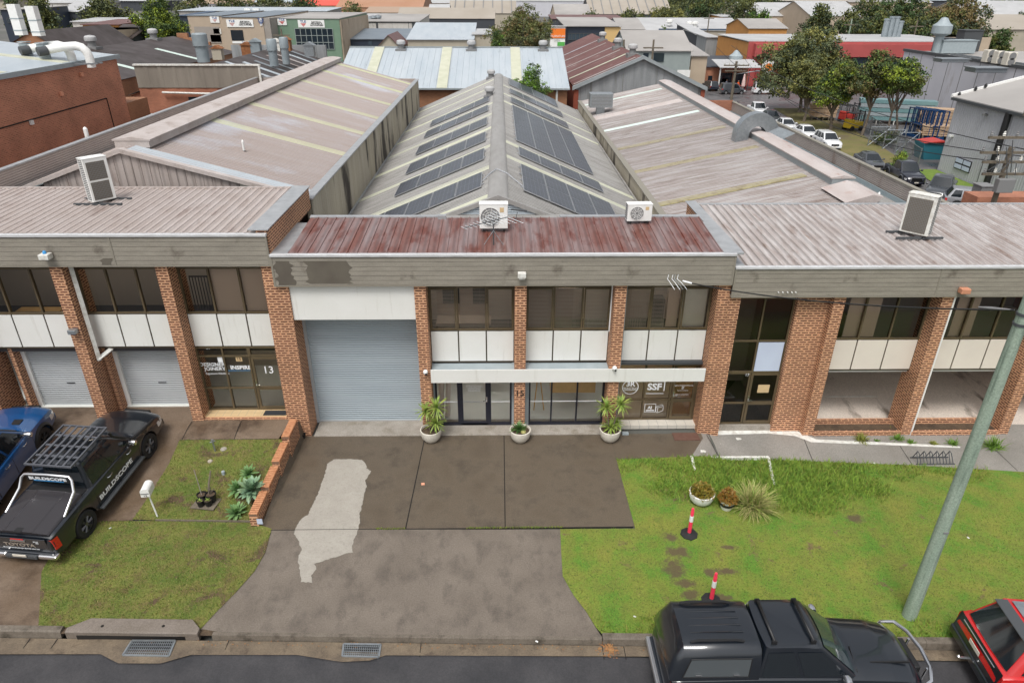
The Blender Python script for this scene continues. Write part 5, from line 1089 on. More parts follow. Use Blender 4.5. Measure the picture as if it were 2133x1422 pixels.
def wheel(t, x, y, r, s, rim='alloy', simple=False):
    w_ = .24
    b = MB(); yo = 0; b.lathe([(r*.60, -w_/2), (r*.94, -w_/2), (r, -w_/2+.03), (r, w_/2-.03), (r*.94, w_/2), (r*.60, w_/2)], 28, (0, 0, 0), axis='y', cap=False)
    o = b.build('wheel', 'black_rubber', t, world=False, loc=(x, y, r))
    b = MB(); q = s*(w_/2-.02); b.lathe([(0, q*.35), (r*.60, q*.35), (r*.62, q*1.0)], 20, axis='y', cap=False) if not simple else b.lathe([(0, q*.9), (r*.5, q*.8), (r*.61, q)], 20, axis='y')
    b.build('rim_well', 'black_plastic', o, world=False) if not simple else b.build('rim', rim, o, world=False)
    if not simple:
        b = MB(); b.lathe([(r*.54, q*.6), (r*.54, q*1.02), (r*.61, q*1.02), (r*.61, q*.6)], 24, axis='y'); b.lathe([(0, q*1.05), (r*.16, q*1.03), (r*.17, q*.6)], 12, axis='y')
        for k in range(6):
            a = 2*math.pi*k/6
            for da in (-.14, .14): b.tube([(r*.14*math.cos(a+da), q*1.0, r*.14*math.sin(a+da)), (r*.57*math.cos(a+da*.9), q*1.0, r*.57*math.sin(a+da*.9))], .020, 4, smooth=False)
        b.build('rim', rim, o, world=False)
    return o
def sidewin(g, u0, u1, v0, v1, s, off=.012, cutr=0, cutf=0):
    n = 6; top, bot = [], []
    for i in range(n+1):
        u = lerp(u0, u1, i/n); bot.append(green_pts(g, u, v0, s, off)); top.append(green_pts(g, lerp(u0+cutr, u1-cutf, i/n), v1, s, off))
    vs = bot+top; fs = [(i, i+1, n+2+i, n+1+i) for i in range(n)]; b = MB(); b.add(vs, fs); return b
def car(name, label, cat, S, paint, loc, rz, group=None, near=False, roofm=None, rim='alloy', glass='car_glass', handles='chrome', winmat=None, tail='lens_red', grille='black_plastic', bumper=None):
    t = thing(name, label, cat, loc, rz, group); g = S['gh']; T = dict(world=False)
    body_mesh(S).build('body', paint, t, sharp=40, **T)
    green_mesh(g).build('cabin', roofm or paint, t, sharp=45, **T)
    # windscreen and rear window follow the bowed ends of the cabin
    for nm, front in (('windscreen', True), ('rear_window', False)):
        b = MB(); vs = []; V = (.06, .35, .65, .93)
        for v in V:
            xb = lerp(g['belt'][front], g['roof'][front], v); y = lerp(g['wb'], g['wr'], v**1.15)-.09; z = lerp(g['zb']-.02, g['zr'], v)
            for j in range(9):
                f = j/4-1; yy_ = f*y; ff = yy_/(y+.04)
                x = xb+.10*(1-v*.4)*(1-ff*ff)-.02+.012 if front else xb-.03*(1-ff*ff)+.02-.012
                vs.append((x, yy_, z+(.01 if front else .008)))
        b.add(vs, [(i*9+j, i*9+j+1, (i+1)*9+j+1, (i+1)*9+j) for i in range(3) for j in range(8)], True); b.build(nm, glass if front else 'car_glass', t, **T)
    for s in (-1, 1):
        for (u0, u1) in g['win']: sidewin(g, u0, u1, .10, .86, s, cutr=.02 if u0 > .2 else 0, cutf=.0).build('side_window', winmat or 'car_glass', t, **T)
    w0 = interp(S['body'], S['wh'][0])[0]
    for x in S['wh']:
        for s in (-1, 1): wheel(t, x, s*(w0-.13), S['r'], s, rim, simple=not near)
    x0, x1 = S['body'][0][0], S['body'][-1][0]
    b = MB()
    for x in S['wh']: b.box(x-S['r']-.04, x+S['r']+.04, -w0+.28, w0-.28, .3, .75)
    b.box(x0+.4, x1-.4, -.6, .6, .25, .42); b.build('underbody', 'black_plastic', t, **T)
    zt = interp(S['body'], x0+.05)[1]
    for s in (-1, 1):
        # lamps wrap the corners
        def corner(xc, dx, z0, z1, mt, nm, d=1):
            pts = []
            xs__ = [xc, xc+dx*.35, xc+dx*.7, xc+dx]
            b = MB(); A = []; B = []
            for x in xs__:
                w_, zs, zc, zb = interp(S['body'], x); A.append((x, s*(w_+.008), z0)); B.append((x, s*(w_*.985+.010), z1))
            w_e = interp(S['body'], xc)[0]; sg = -1 if dx > 0 else 1
            A.insert(0, (xc+sg*.012, s*(w_e-.26), z0+.02)); B.insert(0, (xc+sg*.012, s*(w_e-.26), z1-.03))
            b.add(A+B, [(i, i+1, len(A)+i+1, len(A)+i) for i in range(len(A)-1)], True); b.build(nm, mt, t, sharp=50, **T)
        xf = x1-.16; zf = interp(S['body'], xf)[1]
        corner(xf, -.32, zf-.22, zf-.05, 'lens_clear', 'headlight')
        corner(x0+.05, .16, zt-.36 if S is UTE else zt-.20, zt-.02 if S is UTE else zt-.0, tail, 'tail_light')
        # mirrors, handles
        mx = lerp(g['belt'][0], g['belt'][1], .86); b = MB(); b.lathe([(0, -.11), (.07, -.09), (.085, 0), (.07, .09), (0, .11)], 10, (mx, s*(g['wb']+.17), g['zb']+.10), axis='y'); b.box(mx-.03, mx+.03, min(s*g['wb'], s*(g['wb']+.1)), max(s*g['wb'], s*(g['wb']+.1)), g['zb']+.02, g['zb']+.07); b.build('wing_mirror', handles if near else paint, t, **T)
        if near:
            us = [.44, .88] if S is UTE else [.58, .9]
            for uu in us:
                x = lerp(g['belt'][0], g['belt'][1], uu)-.22; w_ = interp(S['body'], x)[0]; b = MB(); b.tube([(x-.10, s*(w_+.0), .93), (x-.06, s*(w_+.035), .93), (x+.06, s*(w_+.035), .93), (x+.10, s*w_, .93)], .014, 6); b.build('door_handle', handles, t, **T)
            for uu in ([.02, .47, .97] if S is UTE else [.33, .635, .97]):
                x = lerp(g['belt'][0], g['belt'][1], uu); b = MB()
                for k in range(6):
                    za, zb_ = .42+k*.09, .42+(k+1)*.09; b.box(x-.004, x+.004, min(s*.9, s*(interp(S['body'], x)[0]+.002)), max(s*.9, s*(interp(S['body'], x)[0]+.002)), za, zb_)
                b.build('door_gap', 'black_plastic', t, **T)
    zf = interp(S['body'], x1-.1)
    b = MB(); b.box(x1-.10, x1+.02, -.42, .42, .52, .72 if S is not UTE else .84); b.build('grille', grille, t, bevel=.02, **T)
    b = MB(); b.box(x1-.12, x1+.05, -zf[0]*.93, zf[0]*.93, .30, .50); b.build('front_bumper', bumper or paint, t, bevel=.04, **T)
    b = MB(); b.box(x0-.06, x0+.10, -.84, .84, .36, .56); b.build('rear_bumper', bumper or paint, t, bevel=.04, **T)
    b = MB(); b.box(x1+.045, x1+.056, -.18, .18, .40, .50); b.build('number_plate', 'pot_cream', t, **T)
    return t
# --- black ute with sports bar and roof rack
def along(pa, pb):   # ground yaw of the line between two photo points
    a, c = G(*pa), G(*pb); return math.atan2(c.y-a.y, c.x-a.x), a, c
rz, a, c = along((160, 1115), (322, 945))
B = {}
def ute_extras_hilux(t):
    T = dict(world=False)
    # hard tonneau lid
    b = MB(); prof = []
    xs_ = [-2.56, -2.3, -1.8, -1.45, -1.22]
    for x in xs_: 
        zc = 1.10+.05*(x+2.56)/1.3; prof.append([(x, -.80, 1.075), (x, -.76, zc), (x, -.40, zc+.025), (x, -.36, zc+.045), (x, .36, zc+.045), (x, .40, zc+.025), (x, .76, zc), (x, .80, 1.075)])
    vs = [p for r in prof for p in r]; b.add(vs, [(i*8+j, (i+1)*8+j, (i+1)*8+j+1, i*8+j+1) for i in range(4) for j in range(7)] + [(7, 6, 5, 4, 3, 2, 1, 0), tuple(32+j for j in range(8))], False); b.build('tonneau_lid', 'lid_dark', t, bevel=.012, **T)
    b = MB(); b.box(-1.2, -.96, -.78, .78, 1.0, 1.095); b.build('bed_front', 'black_plastic', t, **T)
    b = MB(); b.tube([(-1.95, -.80, 1.08), (-1.35, -.76, 1.36), (-1.2, -.70, 1.62), (-1.15, -.62, 1.69), (-1.15, 0, 1.71), (-1.15, .62, 1.69), (-1.2, .70, 1.62), (-1.35, .76, 1.36), (-1.95, .80, 1.08)], .038, 10); b.build('sports_bar', 'chrome', t, **T)
    b = MB(); b.box(-1.17, -1.13, -.60, .60, 1.47, 1.67); b.build('bar_panel', 'black_plastic', t, **T)
    M = Matrix.Translation((-1.182, 0, 1.585)) @ Matrix.Rotation(R_(-90), 4, 'Z') @ Matrix.Rotation(R_(90), 4, 'X')
    text('lettering', 'BUILDSCOPE', .135, M, 'letter_white', t, sx=1.35, bold=.004)
    b = MB(); b.box(-1.176, -1.171, -.42, .42, 1.49, 1.515); b.build('decal_stripe', 'letter_sky', t, **T)
    M = Matrix.Translation((-.12, -.935, .64)) @ Matrix.Rotation(R_(90), 4, 'X'); text('lettering', 'BUILDSCOPE', .19, M, 'letter_white', t, sx=1.4, bold=.006)
    M = Matrix.Translation((-2.668, 0, .80)) @ Matrix.Rotation(R_(-90), 4, 'Z') @ Matrix.Rotation(R_(90), 4, 'X')
    text('lettering', 'TOYOTA', .15, Matrix.Translation((-.006, .0, 0)) @ M, 'mat_silver', t, sx=1.35, bold=.004)
    text('lettering', 'www.buildscopeprojects.com.au', .06, Matrix.Translation((-.006, 0, -.12)) @ M, 'letter_white', t, sx=1.25)
    text('lettering', 'HILUX', .05, Matrix.Translation((-.0, -.48, .14)) @ M, 'letter_white', t); text('lettering', 'SR5', .05, Matrix.Translation((-.0, -.50, .09)) @ M, 'letter_white', t)
    b = MB(); b.box(-2.665, -2.645, -.74, .74, .60, 1.03); b.build('tailgate', 'paint_black', t, bevel=.008, **T)
    b = MB(); b.box(-2.68, -2.66, -.20, .20, .915, .955); b.build('tailgate_handle', 'chrome', t, **T)
    b = MB(); b.box(-2.675, -2.65, -.17, .17, .985, 1.01); b.build('brake_light', 'lens_red', t, **T)
    b = MB(); b.box(-2.58, -2.40, -.10, .10, 1.13, 1.15); b.build('lock_plate', 'black_plastic', t, **T)
    for s in (-1, 1): b = MB(); b.box(-2.78, -2.60, min(s*.42, s*.93), max(s*.42, s*.93), .42, .54); b.build('bumper_end', 'chrome', t, bevel=.04, **T)
    b = MB(); b.box(-2.80, -2.62, -.42, .42, .44, .52)
    for i in range(4): b.box(-2.79+.04*i, -2.775+.04*i, -.41, .41, .52, .53)
    b.build('bumper_step', 'dark_grey', t, **T)
    b = MB(); b.box(-2.825, -2.81, -.18, .18, .53, .60); b.build('number_plate', 'pot_cream', t, **T)
    for s in (-1, 1): b = MB(); b.box(-1.0, 1.05, min(s*.88, s*1.03), max(s*.88, s*1.03), .36, .42); b.build('side_step', 'dark_grey', t, bevel=.015, **T)
    # roof platform
    b = MB(); z = 1.88
    for s in (-1, 1): b.box(-1.02, .58, min(s*.62, s*.66), max(s*.62, s*.66), z-.02, z+.03)
    for x in (-1.02, .54): b.box(x, x+.04, -.62, .62, z-.02, z+.03)
    for i in range(5): y = -.41+.205*i; b.box(-.98, .54, y-.03, y+.03, z, z+.022)
    for x in (-.62, -.22, .18): b.box(x-.03, x+.03, -.62, .62, z-.025, z-.002)
    for x in (-.8, .3):
        for s in (-.58, .58): b.box(x-.03, x+.03, s-.02, s+.02, 1.74, z-.02)
    b.build('roof_rack', 'rack_grey', t, **T)
    b = MB(); b.tube([(2.0, -.93, 1.02), (1.4, -.97, 1.12), (.95, -.93, 1.16), (.45, -.80, 1.68), (.42, -.79, 1.86)], .04, 8); b.build('snorkel', 'black_plastic', t, **T)
hil = car('parked_ute', 'black ute with chrome sports bar, roof rack and white lettering on its door', 'ute', UTE, 'paint_black', (-11.68, 15.77, .165), R_(83.1), near=True)
hil.rotation_euler = (0, -R_(6.3), R_(83.1)); ute_extras_hilux(hil)
# blue ute beside it
p0 = onz(22, 1078, .06)
blu = car('parked_ute', 'bright blue ute with black wheel flares, at the left edge of the forecourt', 'ute', UTE, 'paint_blue', (-14.75, 15.95, .2), R_(94), near=True, rim='black_plastic')
blu.rotation_euler = (0, -R_(6.3), R_(94))
def flares(t, S, mt='black_plastic'):
    for x in S['wh']:
        for s in (-1, 1):
            b = MB(); w_ = interp(S['body'], x)[0]; r = S['r']+.05
            for k in range(14):
                a0, a1 = math.pi*k/14-.08, math.pi*(k+1)/14-.08
                def P(a, rr, o): return (x+rr*math.cos(a), s*(w_+o), S['r']+rr*math.sin(a))
                b.add([P(a0, r, -.05), P(a0, r+.0, .05), P(a0, r+.085, .0), P(a1, r, -.05), P(a1, r, .05), P(a1, r+.085, .0)], [(0, 1, 4, 3), (1, 2, 5, 4)], True)
            b.build('wheel_flare', mt, t, world=False, sharp=60)
flares(blu, UTE)
b = MB(); b.box(1.35, 1.6, -.5, -.25, 1.095, 1.115); b.box(1.35, 1.6, .25, .5, 1.095, 1.115); b.build('bonnet_vent', 'black_plastic', blu, world=False)
b = MB(); b.tube([(1.02, -.6, 1.16), (1.10, 0, 1.17), (1.02, .6, 1.16)], .02, 5); b.build('wiper', 'black_plastic', blu, world=False)
b = MB(); b.box(-2.4, -1.0, -.76, .76, 1.078, 1.085); b.build('bed_liner', 'black_plastic', blu, world=False)
# black ute with canopy at the kerb
tri = car('parked_ute', 'black ute with fibreglass canopy and two roof bars parked at the kerb', 'ute', UTE, 'paint_black', (5.95, 9.60, -.125), 0, near=True, glass='car_glass_clear')
tri.scale = (1, .86, 1)
T_ = dict(world=False)
b = MB(); S_ = []
for x in (-2.66, -2.58, -2.4, -1.7, -.95, -.88):
    k = {-2.66: (.0, .0), -2.58: (.55, .08), -2.4: (1, .0), -1.7: (1, 0), -.95: (1, 0), -.88: (.96, .02)}[x]; h = lerp(1.25, 1.80, k[0]); w0 = .885
    S_.append([(x, -w0, 1.07), (x, -w0+.02, lerp(1.1, 1.22, k[0])), (x, -.80, lerp(1.16, 1.55, k[0])), (x, -.70, h-.06), (x, -.58, h-.005), (x, -.3, h+.02), (x, 0, h+.03), (x, .3, h+.02), (x, .58, h-.005), (x, .70, h-.06), (x, .80, lerp(1.16, 1.55, k[0])), (x, w0-.02, lerp(1.1, 1.22, k[0])), (x, w0, 1.07)])
vs = [p for r in S_ for p in r]; n = 13
b.add(vs, [(i*n+j, (i+1)*n+j, (i+1)*n+j+1, i*n+j+1) for i in range(5) for j in range(12)] + [tuple(range(n)), tuple(5*n+j for j in range(n-1, -1, -1))], True); b.build('canopy', 'paint_black', tri, sharp=45, **T_)
for s in (-1, 1):
    b = MB(); b.add([(-2.35, s*.872, 1.20), (-1.16, s*.872, 1.20), (-1.12, s*.80, 1.56), (-2.22, s*.80, 1.56)], [(0, 1, 2, 3)]); 
    o = MB(); q = [Vector((-2.40, s*.880, 1.16)), Vector((-1.10, s*.880, 1.16)), Vector((-1.07, s*.800, 1.585)), Vector((-2.26, s*.800, 1.585))]
    for i in range(4): o.tube([q[i], q[(i+1) % 4]], .014, 5)
    b = MB(); b.add([(v.x, v.y+s*.004, v.z) for v in q], [(0, 1, 2, 3)]); b.build('canopy_window', 'canopy_glass', tri, **T_); o.build('window_seal', 'black_plastic', tri, **T_)
    for x in (-2.1, -1.35): b = MB(); b.box(x-.06, x+.06, min(s*.885, s*.905), max(s*.885, s*.905), 1.215, 1.235); b.build('window_latch', 'chrome', tri, **T_)
    b = MB(); b.tube([(-2.25, s*.55, 1.82), (-2.1, s*.55, 1.86), (-1.35, s*.55, 1.86), (-1.2, s*.55, 1.82)], .03, 6); b.build('roof_rail', 'black_plastic', tri, **T_)
b = MB()
for k in range(4): y = -.3+.2*k; b.tube([(-2.2, y, 1.815), (-1.15, y, 1.835)], .014, 5)
b.build('roof_ribs', 'paint_black', tri, **T_)
b = MB(); b.add([(-2.665, -.66, 1.14), (-2.665, .66, 1.14), (-2.50, .58, 1.62), (-2.50, -.58, 1.62)], [(0, 1, 2, 3)]); b.build('rear_window', 'car_glass', tri, **T_)
for x in (-.62, .15):
    b = MB(); b.tube([(x, -.60, 1.86), (x, .60, 1.86)], .032, 8)
    for s in (-1, 1): b.box(x-.05, x+.05, s*.60-.02, s*.60+.02, 1.72, 1.87)
    b.build('roof_bar', 'black_plastic', tri, **T_)
b = MB()
for s in (-1, 1): b.tube([(2.74, s*.42, .40), (2.78, s*.42, .80)], .03, 8)
b.tube([(2.28, -.93, .60), (2.40, -.95, .80), (2.62, -.84, .90), (2.76, -.5, .93), (2.80, 0, .94), (2.76, .5, .93), (2.62, .84, .90), (2.40, .95, .80), (2.28, .93, .60)], .042, 8)
b.build('bullbar', 'chrome', tri, **T_)
b = MB(); b.box(-2.79, -2.64, -.86, .86, .42, .54); b.build('rear_step', 'alloy_light', tri, bevel=.03, **T_)
b = MB(); b.box(1.5, 2.3, -.5, -.46, 1.06, 1.1); b.tube([(1.15, -.72, 1.06), (1.2, -.1, 1.15)], .012, 5); b.build('wiper', 'black_plastic', tri, **T_)
# red car at the right edge
red = car('parked_car', 'red hatchback with black tailgate and dark rear window, cut off by the right edge', 'car', SUV, 'paint_red', (12.3, 9.5, -.125), R_(-6), near=True, roofm='paint_red', rim='alloy_light', bumper='paint_black')
b = MB(); b.add([(-2.285, -.80, .58), (-2.285, .80, .58), (-2.20, .82, .98), (-2.20, -.82, .98)], [(0, 1, 2, 3)]); b.build('tailgate', 'paint_black', red, **T_)
b = MB(); b.box(-1.86, -1.6, -.56, .56, 1.63, 1.655); b.build('spoiler', 'dark_grey', red, bevel=.01, **T_)
b = MB(); b.box(-1.55, .1, -.50, .50, 1.672, 1.68); b.build('roof_panel', 'galv', red, **T_)
b = MB(); b.box(-2.30, -2.29, -.19, .19, .74, .84); b.build('number_plate', 'pot_cream', red, **T_)
b = MB(); b.tube([(-2.24, -.6, .93), (-2.25, .6, .93)], .012, 5); b.build('chrome_strip', 'chrome', red, **T_)
b = MB(); b.tube([(-2.3, 0, .45), (-2.5, 0, .45)], .03, 6); b.lathe([(0, -.04), (.04, 0), (0, .04)], 10, (-2.52, 0, .49)); b.build('tow_ball', 'chrome', red, **T_)
# ---- side street and back street ----
def at_c(px, py, h=.8):
    z = -2.5
    for _ in range(8): p = onz(px, py, z+h); z = gz(p.x, p.y)
    return (p.x, p.y, z)
grp = 'white cars parked nose first along the side street'
car('parked_ute', 'white ute, farthest of the vehicles in the side street row', 'ute', UTE, 'paint_white', at_c(1579, 228), R_(-93))
car('parked_car', 'dark grey sedan between the white ute and the white cars in the side street', 'car', SEDAN, 'paint_grey', at_c(1606, 241), R_(-93))
wa = car('parked_car', 'white sedan, middle of the three white cars behind the right parapet', 'car', SEDAN, 'paint_white', at_c(1680, 273), R_(-92), group=grp)
dup(wa, at_c(1638, 258), R_(-94), 'white sedan, farthest of the three white cars behind the right parapet')
car('parked_car', 'white hatchback, nearest of the three white cars behind the right parapet', 'car', SUV, 'paint_white', at_c(1724, 291), R_(-92), group=grp)
car('parked_car', 'charcoal sedan beside the grass verge, in front of the dark utes', 'car', SEDAN, 'paint_grey', at_c(1813, 332), R_(-97))
u7 = car('parked_ute', 'dark navy ute with bullbar beside the green verge', 'ute', UTE, 'paint_navy', at_c(1886, 358), R_(-97)); flares(u7, UTE, 'paint_grey')
b = MB(); b.tube([(2.75, -.6, .5), (2.8, -.5, .95), (2.8, .5, .95), (2.75, .6, .5)], .035, 6); b.build('bullbar', 'chrome', u7, world=False)
u8 = car('parked_ute', 'grey ute angled with its nose to the left near the metal clad building', 'ute', UTE, 'paint_grey', at_c(1960, 390), R_(-128))
car('parked_car', 'silver hatchback mostly hidden behind the right office roof', 'car', SUV, 'paint_silver', at_c(2030, 420, .6), R_(-25))
car('parked_car', 'dark red tailed wagon stopped outside the apricot cafe', 'car', SUV, 'paint_navy', at_c(1478, 178), R_(100))
car('parked_car', 'black car half hidden beside the cafe wall', 'car', SEDAN, 'paint_black', at_c(1460, 174), R_(80))
car('parked_van', 'small grey delivery van in the street before the cafe', 'van', CADDY, 'paint_grey', at_c(1526, 186), R_(2), rim='alloy_light')
car('parked_van', 'white passenger van in the street right of the cafe', 'van', VAN, 'paint_white', at_c(1597, 186), R_(-3), rim='alloy_light')
# ================= STREET FURNITURE, PLANTS AND SMALL THINGS =================
# low brick fence with rowlock caps between unit 13 and unit 15
t = thing('brick_fence', 'low brick garden wall stepping down beside the central driveway', 'fence', (-6.55, 16.3, 0)); random.seed(5)
n = 4
for i in range(n):
    y1 = 18.25-i*.98; y0 = y1-.98+.0; zt = gz(-6.7, (y0+y1)/2)+.30; x = -6.56-.05*i*.8
    b = MB(); b.box(x-.11, x+.11, y0, y1-.004, -.15, zt); b.build('brickwork', 'brick_orange', t)
    for k in range(12):
        b = b if k else MB(); b.cbox((x, y0+.04+k*.0805, zt+.055), (.235, .056, .105), random.uniform(-.02, .02))
    b.build('cap_course', 'brick_cap', t, bevel=.004) 
    b = MB(); b.box(x-.105, x+.105, y0+.01, y1-.01, zt+.001, zt+.085); b.build('cap_mortar', 'mortar_dark', t)
b = MB(); b.box(-6.60, -6.45, 14.312, 14.316, .12, .30); b.build('street_number_plate', 'panel_bluewhite', t)
p = G(632, 912); b = MB(); b.lathe([(.06, 0), (.085, .15), (.09, .16), (.075, .15), (.055, .04), (0, .04)], 16, (p.x, p.y, 0)); tag(b.build('plant_pot', 'black_plastic'), 'small black pot at the foot of the double brick column', 'pot')
# planters
def bowl(t, r, h, mt, z0=0, soil_='soil', wall=.035, band=None):
    pr = [(r*.35, 0), (r*.6, .02), (r*.86, h*.35), (r*.98, h*.75), (r, h), (r-wall, h+.008), (r-wall*1.4, h*.8)]
    b = MB(); b.lathe([(0, 0)]+pr, 40); b.build('pot', mt, t, world=False, sharp=50)
    b = MB(); b.lathe([(r-wall*1.2, h*.86), (r*.5, h*.90), (0, h*.93)], 24); b.build('soil', soil_, t, world=False)
def leafblade(b, o, az, el, L, w_, droop=.6, n=5, fold=.25):
    o = Vector(o); d = Vector((math.cos(az)*math.cos(el), math.sin(az)*math.cos(el), math.sin(el))); sd = Vector((-math.sin(az), math.cos(az), 0)); up = sd.cross(d)*-1
    pts = []; p = o.copy(); dd = d.copy()
    for i in range(n+1):
        pts.append(p.copy()); dd = (dd+Vector((0, 0, -droop/n))).normalized(); p += dd*(L/n)
    vs = []
    for i, q in enumerate(pts):
        f = i/n; ww = w_*(math.sin(math.pi*min(1, .18+f*.82))**.7 if f < 1 else 0)+.0008; vs += [q-sd*ww, q+Vector((0, 0, -ww*fold)), q+sd*ww]
    b.add(vs, [(i*3+j, i*3+j+1, i*3+j+4, i*3+j+3) for i in range(n) for j in (0, 1)], True)
def rosette(t, c, n, L, w_, mt, seed, name='rosette', el0=-.35, el1=1.35, droop=.5):
    random.seed(seed); b = MB()
    for i in range(n):
        f = i/n; az = i*2.39996+random.uniform(-.2, .2); el = lerp(el0, el1, f**.8)+random.uniform(-.12, .12)
        leafblade(b, c, az, el, L*random.uniform(.8, 1.1)*(1 if f < .8 else .75), w_*random.uniform(.8, 1.1), droop*(1-f*.6))
    b.cur = 0; return b.build(name, mt, t, world=False, sharp=0)
def yucca(px, py, label, heads, seed):
    p = onz(px, py, 0); t = thing('potted_yucca', label, 'potted plant', (p.x, p.y+.28, .003)); bowl(t, .345, .42, 'pot_cream')
    for k, (hx, hy, hz, L) in enumerate(heads):
        b = MB(); b.tube([(hx*.2, hy*.2, .36), (hx*.55, hy*.5, hz*.5+.18), (hx, hy, hz)], .022, 7, r2=.017); b.build('stem', 'bark', t, world=False)
        rosette(t, (hx, hy, hz), 46, L, .021, 'yucca', seed+k, el0=-.9)
    return t
yucca(897, 927, 'three headed spiky yucca in white bowl beside the roller door', [(-.12, 0, 1.12, .42), (.22, -.05, 1.28, .5), (.18, -.15, .78, .42)], 11)
yucca(1272, 926, 'tall two stemmed yucca in white bowl before the right shop pillar', [(-.18, 0, 1.25, .42), (.28, .02, 1.35, .42), (.0, -.02, .50, .42), (.2, .1, .58, .3)], 21)
p = onz(1084, 927, 0); t = thing('potted_succulent', 'low green rosette plant in white bowl in front of the number 15 pillar', 'potted plant', (p.x, p.y+.28, .003)); bowl(t, .345, .42, 'pot_cream')
rosette(t, (-.05, .02, .40), 60, .34, .022, 'yucca_dark', 31, el0=-.1); b = MB(); b.lathe([(0, .39), (.09, .40), (.07, .45), (0, .47)], 12, (.1, -.13, 0)); b.build('small_succulent', 'straw_leaf', t, world=False)
# doormats, drain boxes
p = onz(1429, 910, 0); b = MB(); b.box(p.x-.42, p.x+.42, p.y-.2, p.y+.22, .006, .022); tag(b.build('doormat', 'mat_brown'), 'brown doormat on the wet slab before the brown shop door', 'doormat')
p = onz(575, 864, .71); b = MB(); b.box(p.x-.42, p.x+.32, 18.75, 19.03, .705, .725); tag(b.build('doormat', 'mat_black', bevel=.01), 'black doormat on the cream tiles before the number 13 door', 'doormat')
p = onz(1302, 904, 0); b = MB(); b.box(p.x-.11, p.x+.11, p.y-.07, p.y+.07, .0, .07); tag(b.build('junction_box', 'steel_pale', bevel=.01), 'small grey metal box on the slab beside the right yucca bowl', 'box')
p = G(881, 1008); b = MB(); b.cbox((p.x, p.y, .010), (.10, .10, .012), .1); tag(b.build('survey_tag', 'salmon'), 'small salmon square plate lying on the driveway slab', 'plate')
# mailbox
p = G(329, 1076); q = onz(314, 1035, p.z+.78); 
t = thing('mailbox', 'white arched letterbox on a slim white post between the left lawns', 'letterbox', (p.x, p.y, p.z), R_(8))
b = MB(); b.tube([(0, 0, -.1), (-.10, .06, .80)], .022, 8); b.build('post', 'white_paint', t, world=False)
b = MB(); pts = [(-.115+(-.10), -.12, .80), (.115-.10, -.12, .80), (.115-.10, -.12, .97)] + [(-.10+.115*math.cos(a), -.12, .97+.10*math.sin(a)) for a in [math.pi*i/8 for i in range(1, 8)]] + [(-.115-.10, -.12, .97)]
b.ext(pts, (0, .40, 0)); b.build('box', 'white_paint', t, world=False, bevel=.006)
b = MB(); b.box(-.205, -.0, -.127, -.121, .90, .93); b.build('slot', 'mid_grey', t, world=False)
text('house_number', '13', .085, Matrix.Translation((-.10, -.128, .85)) @ Matrix.Rotation(R_(90), 4, 'X'), 'letter_black', t)
# board with nursery pots
p = G(430, 1050); t = thing('timber_board', 'square weathered timber board lying on the left garden lawn', 'board', p, R_(-8))
b = MB()
for i in range(4): b.box(-.34+.172*i, -.34+.172*i+.165, -.24, .24, .02, .05)
b.build('plank', 'pole_brown', t, world=False)
lab = ['tall black nursery pot with bare stick at back left of the timber board', 'black nursery pot with dead canes at back right of the timber board', 'small black nursery pot with seedling at front left of the board', 'small black nursery pot with seedling at front right of the board']
for k, (dx, dy, r, h) in enumerate([(-.12, .10, .13, .24), (.14, .08, .145, .27), (-.09, -.12, .10, .2), (.12, -.10, .105, .2)]):
    q = p+Vector((dx, dy, .052)); t = thing('nursery_pot', lab[k], 'pot', q, group='nursery pots on the timber board')
    b = MB(); b.lathe([(0, 0), (r*.75, 0), (r, h), (r*1.06, h), (r*1.06, h-.03), (r*.9, h-.02), (r*.86, h*.85), (0, h*.85)], 20); b.build('pot', 'black_plastic', t, world=False); b = MB(); b.lathe([(r*.84, h*.86), (0, h*.88)], 12); b.build('soil', 'soil', t, world=False)
    b = MB(); random.seed(k)
    if k == 0: b.tube([(0, 0, h*.8), (-.04, .05, h+.35), (-.10, .12, h+.75)], .012, 6)
    elif k == 1:
        b.tube([(-.05, .04, h*.8), (-.03, .10, h+.25), (.05, .22, h+.62)], .035, 6, r2=.02)
        for i in range(9): b.tube([(.0+random.uniform(-.05, .05), .02, h*.85), (random.uniform(-.1, .12), random.uniform(-.05, .1), h+random.uniform(.1, .24))], .008, 4)
    b.build('stem', 'pole_brown' if k != 0 else 'bark_pale', t, world=False) if k < 2 else rosette(t, (0, 0, h*.85), 12, .10, .014, 'yucca', 50+k)
# tap post and service covers
p = G(449, 940); t = thing('garden_tap', 'short grey standpipe tap at the top of the left garden', 'tap', p); b = MB(); b.tube([(0, 0, -.05), (-.02, 0, .38)], .025, 8); b.tube([(-.10, 0, .34), (.06, 0, .40)], .02, 6); b.build('pipe', 'galv', t, world=False); b = MB(); b.lathe([(.045, 0), (.045, .015), (0, .02)], 10, (-.02, 0, .42)); b.build('tap_handle', 'galv', t, world=False)
for px, py, r, l in ((466, 936, .095, 'round stone coloured service cover beside the standpipe tap'), (438, 961, .075, 'pale oval service cover in the middle of the left garden')):
    p = G(px, py); b = MB(); b.lathe([(r, 0), (r, .03), (r*.85, .045), (0, .045)], 20, p); tag(b.build('service_cover', 'wall_cream' if py > 950 else 'concrete_pale'), l, 'cover')
p = G(466, 988); b = MB(); b.lathe([(.0, 0), (.05, 0), (.05, .12), (0, .13)], 14, p); tag(b.build('breather_pipe', 'steel_pale'), 'small pale grey cylinder cap standing in the garden grass', 'cap')
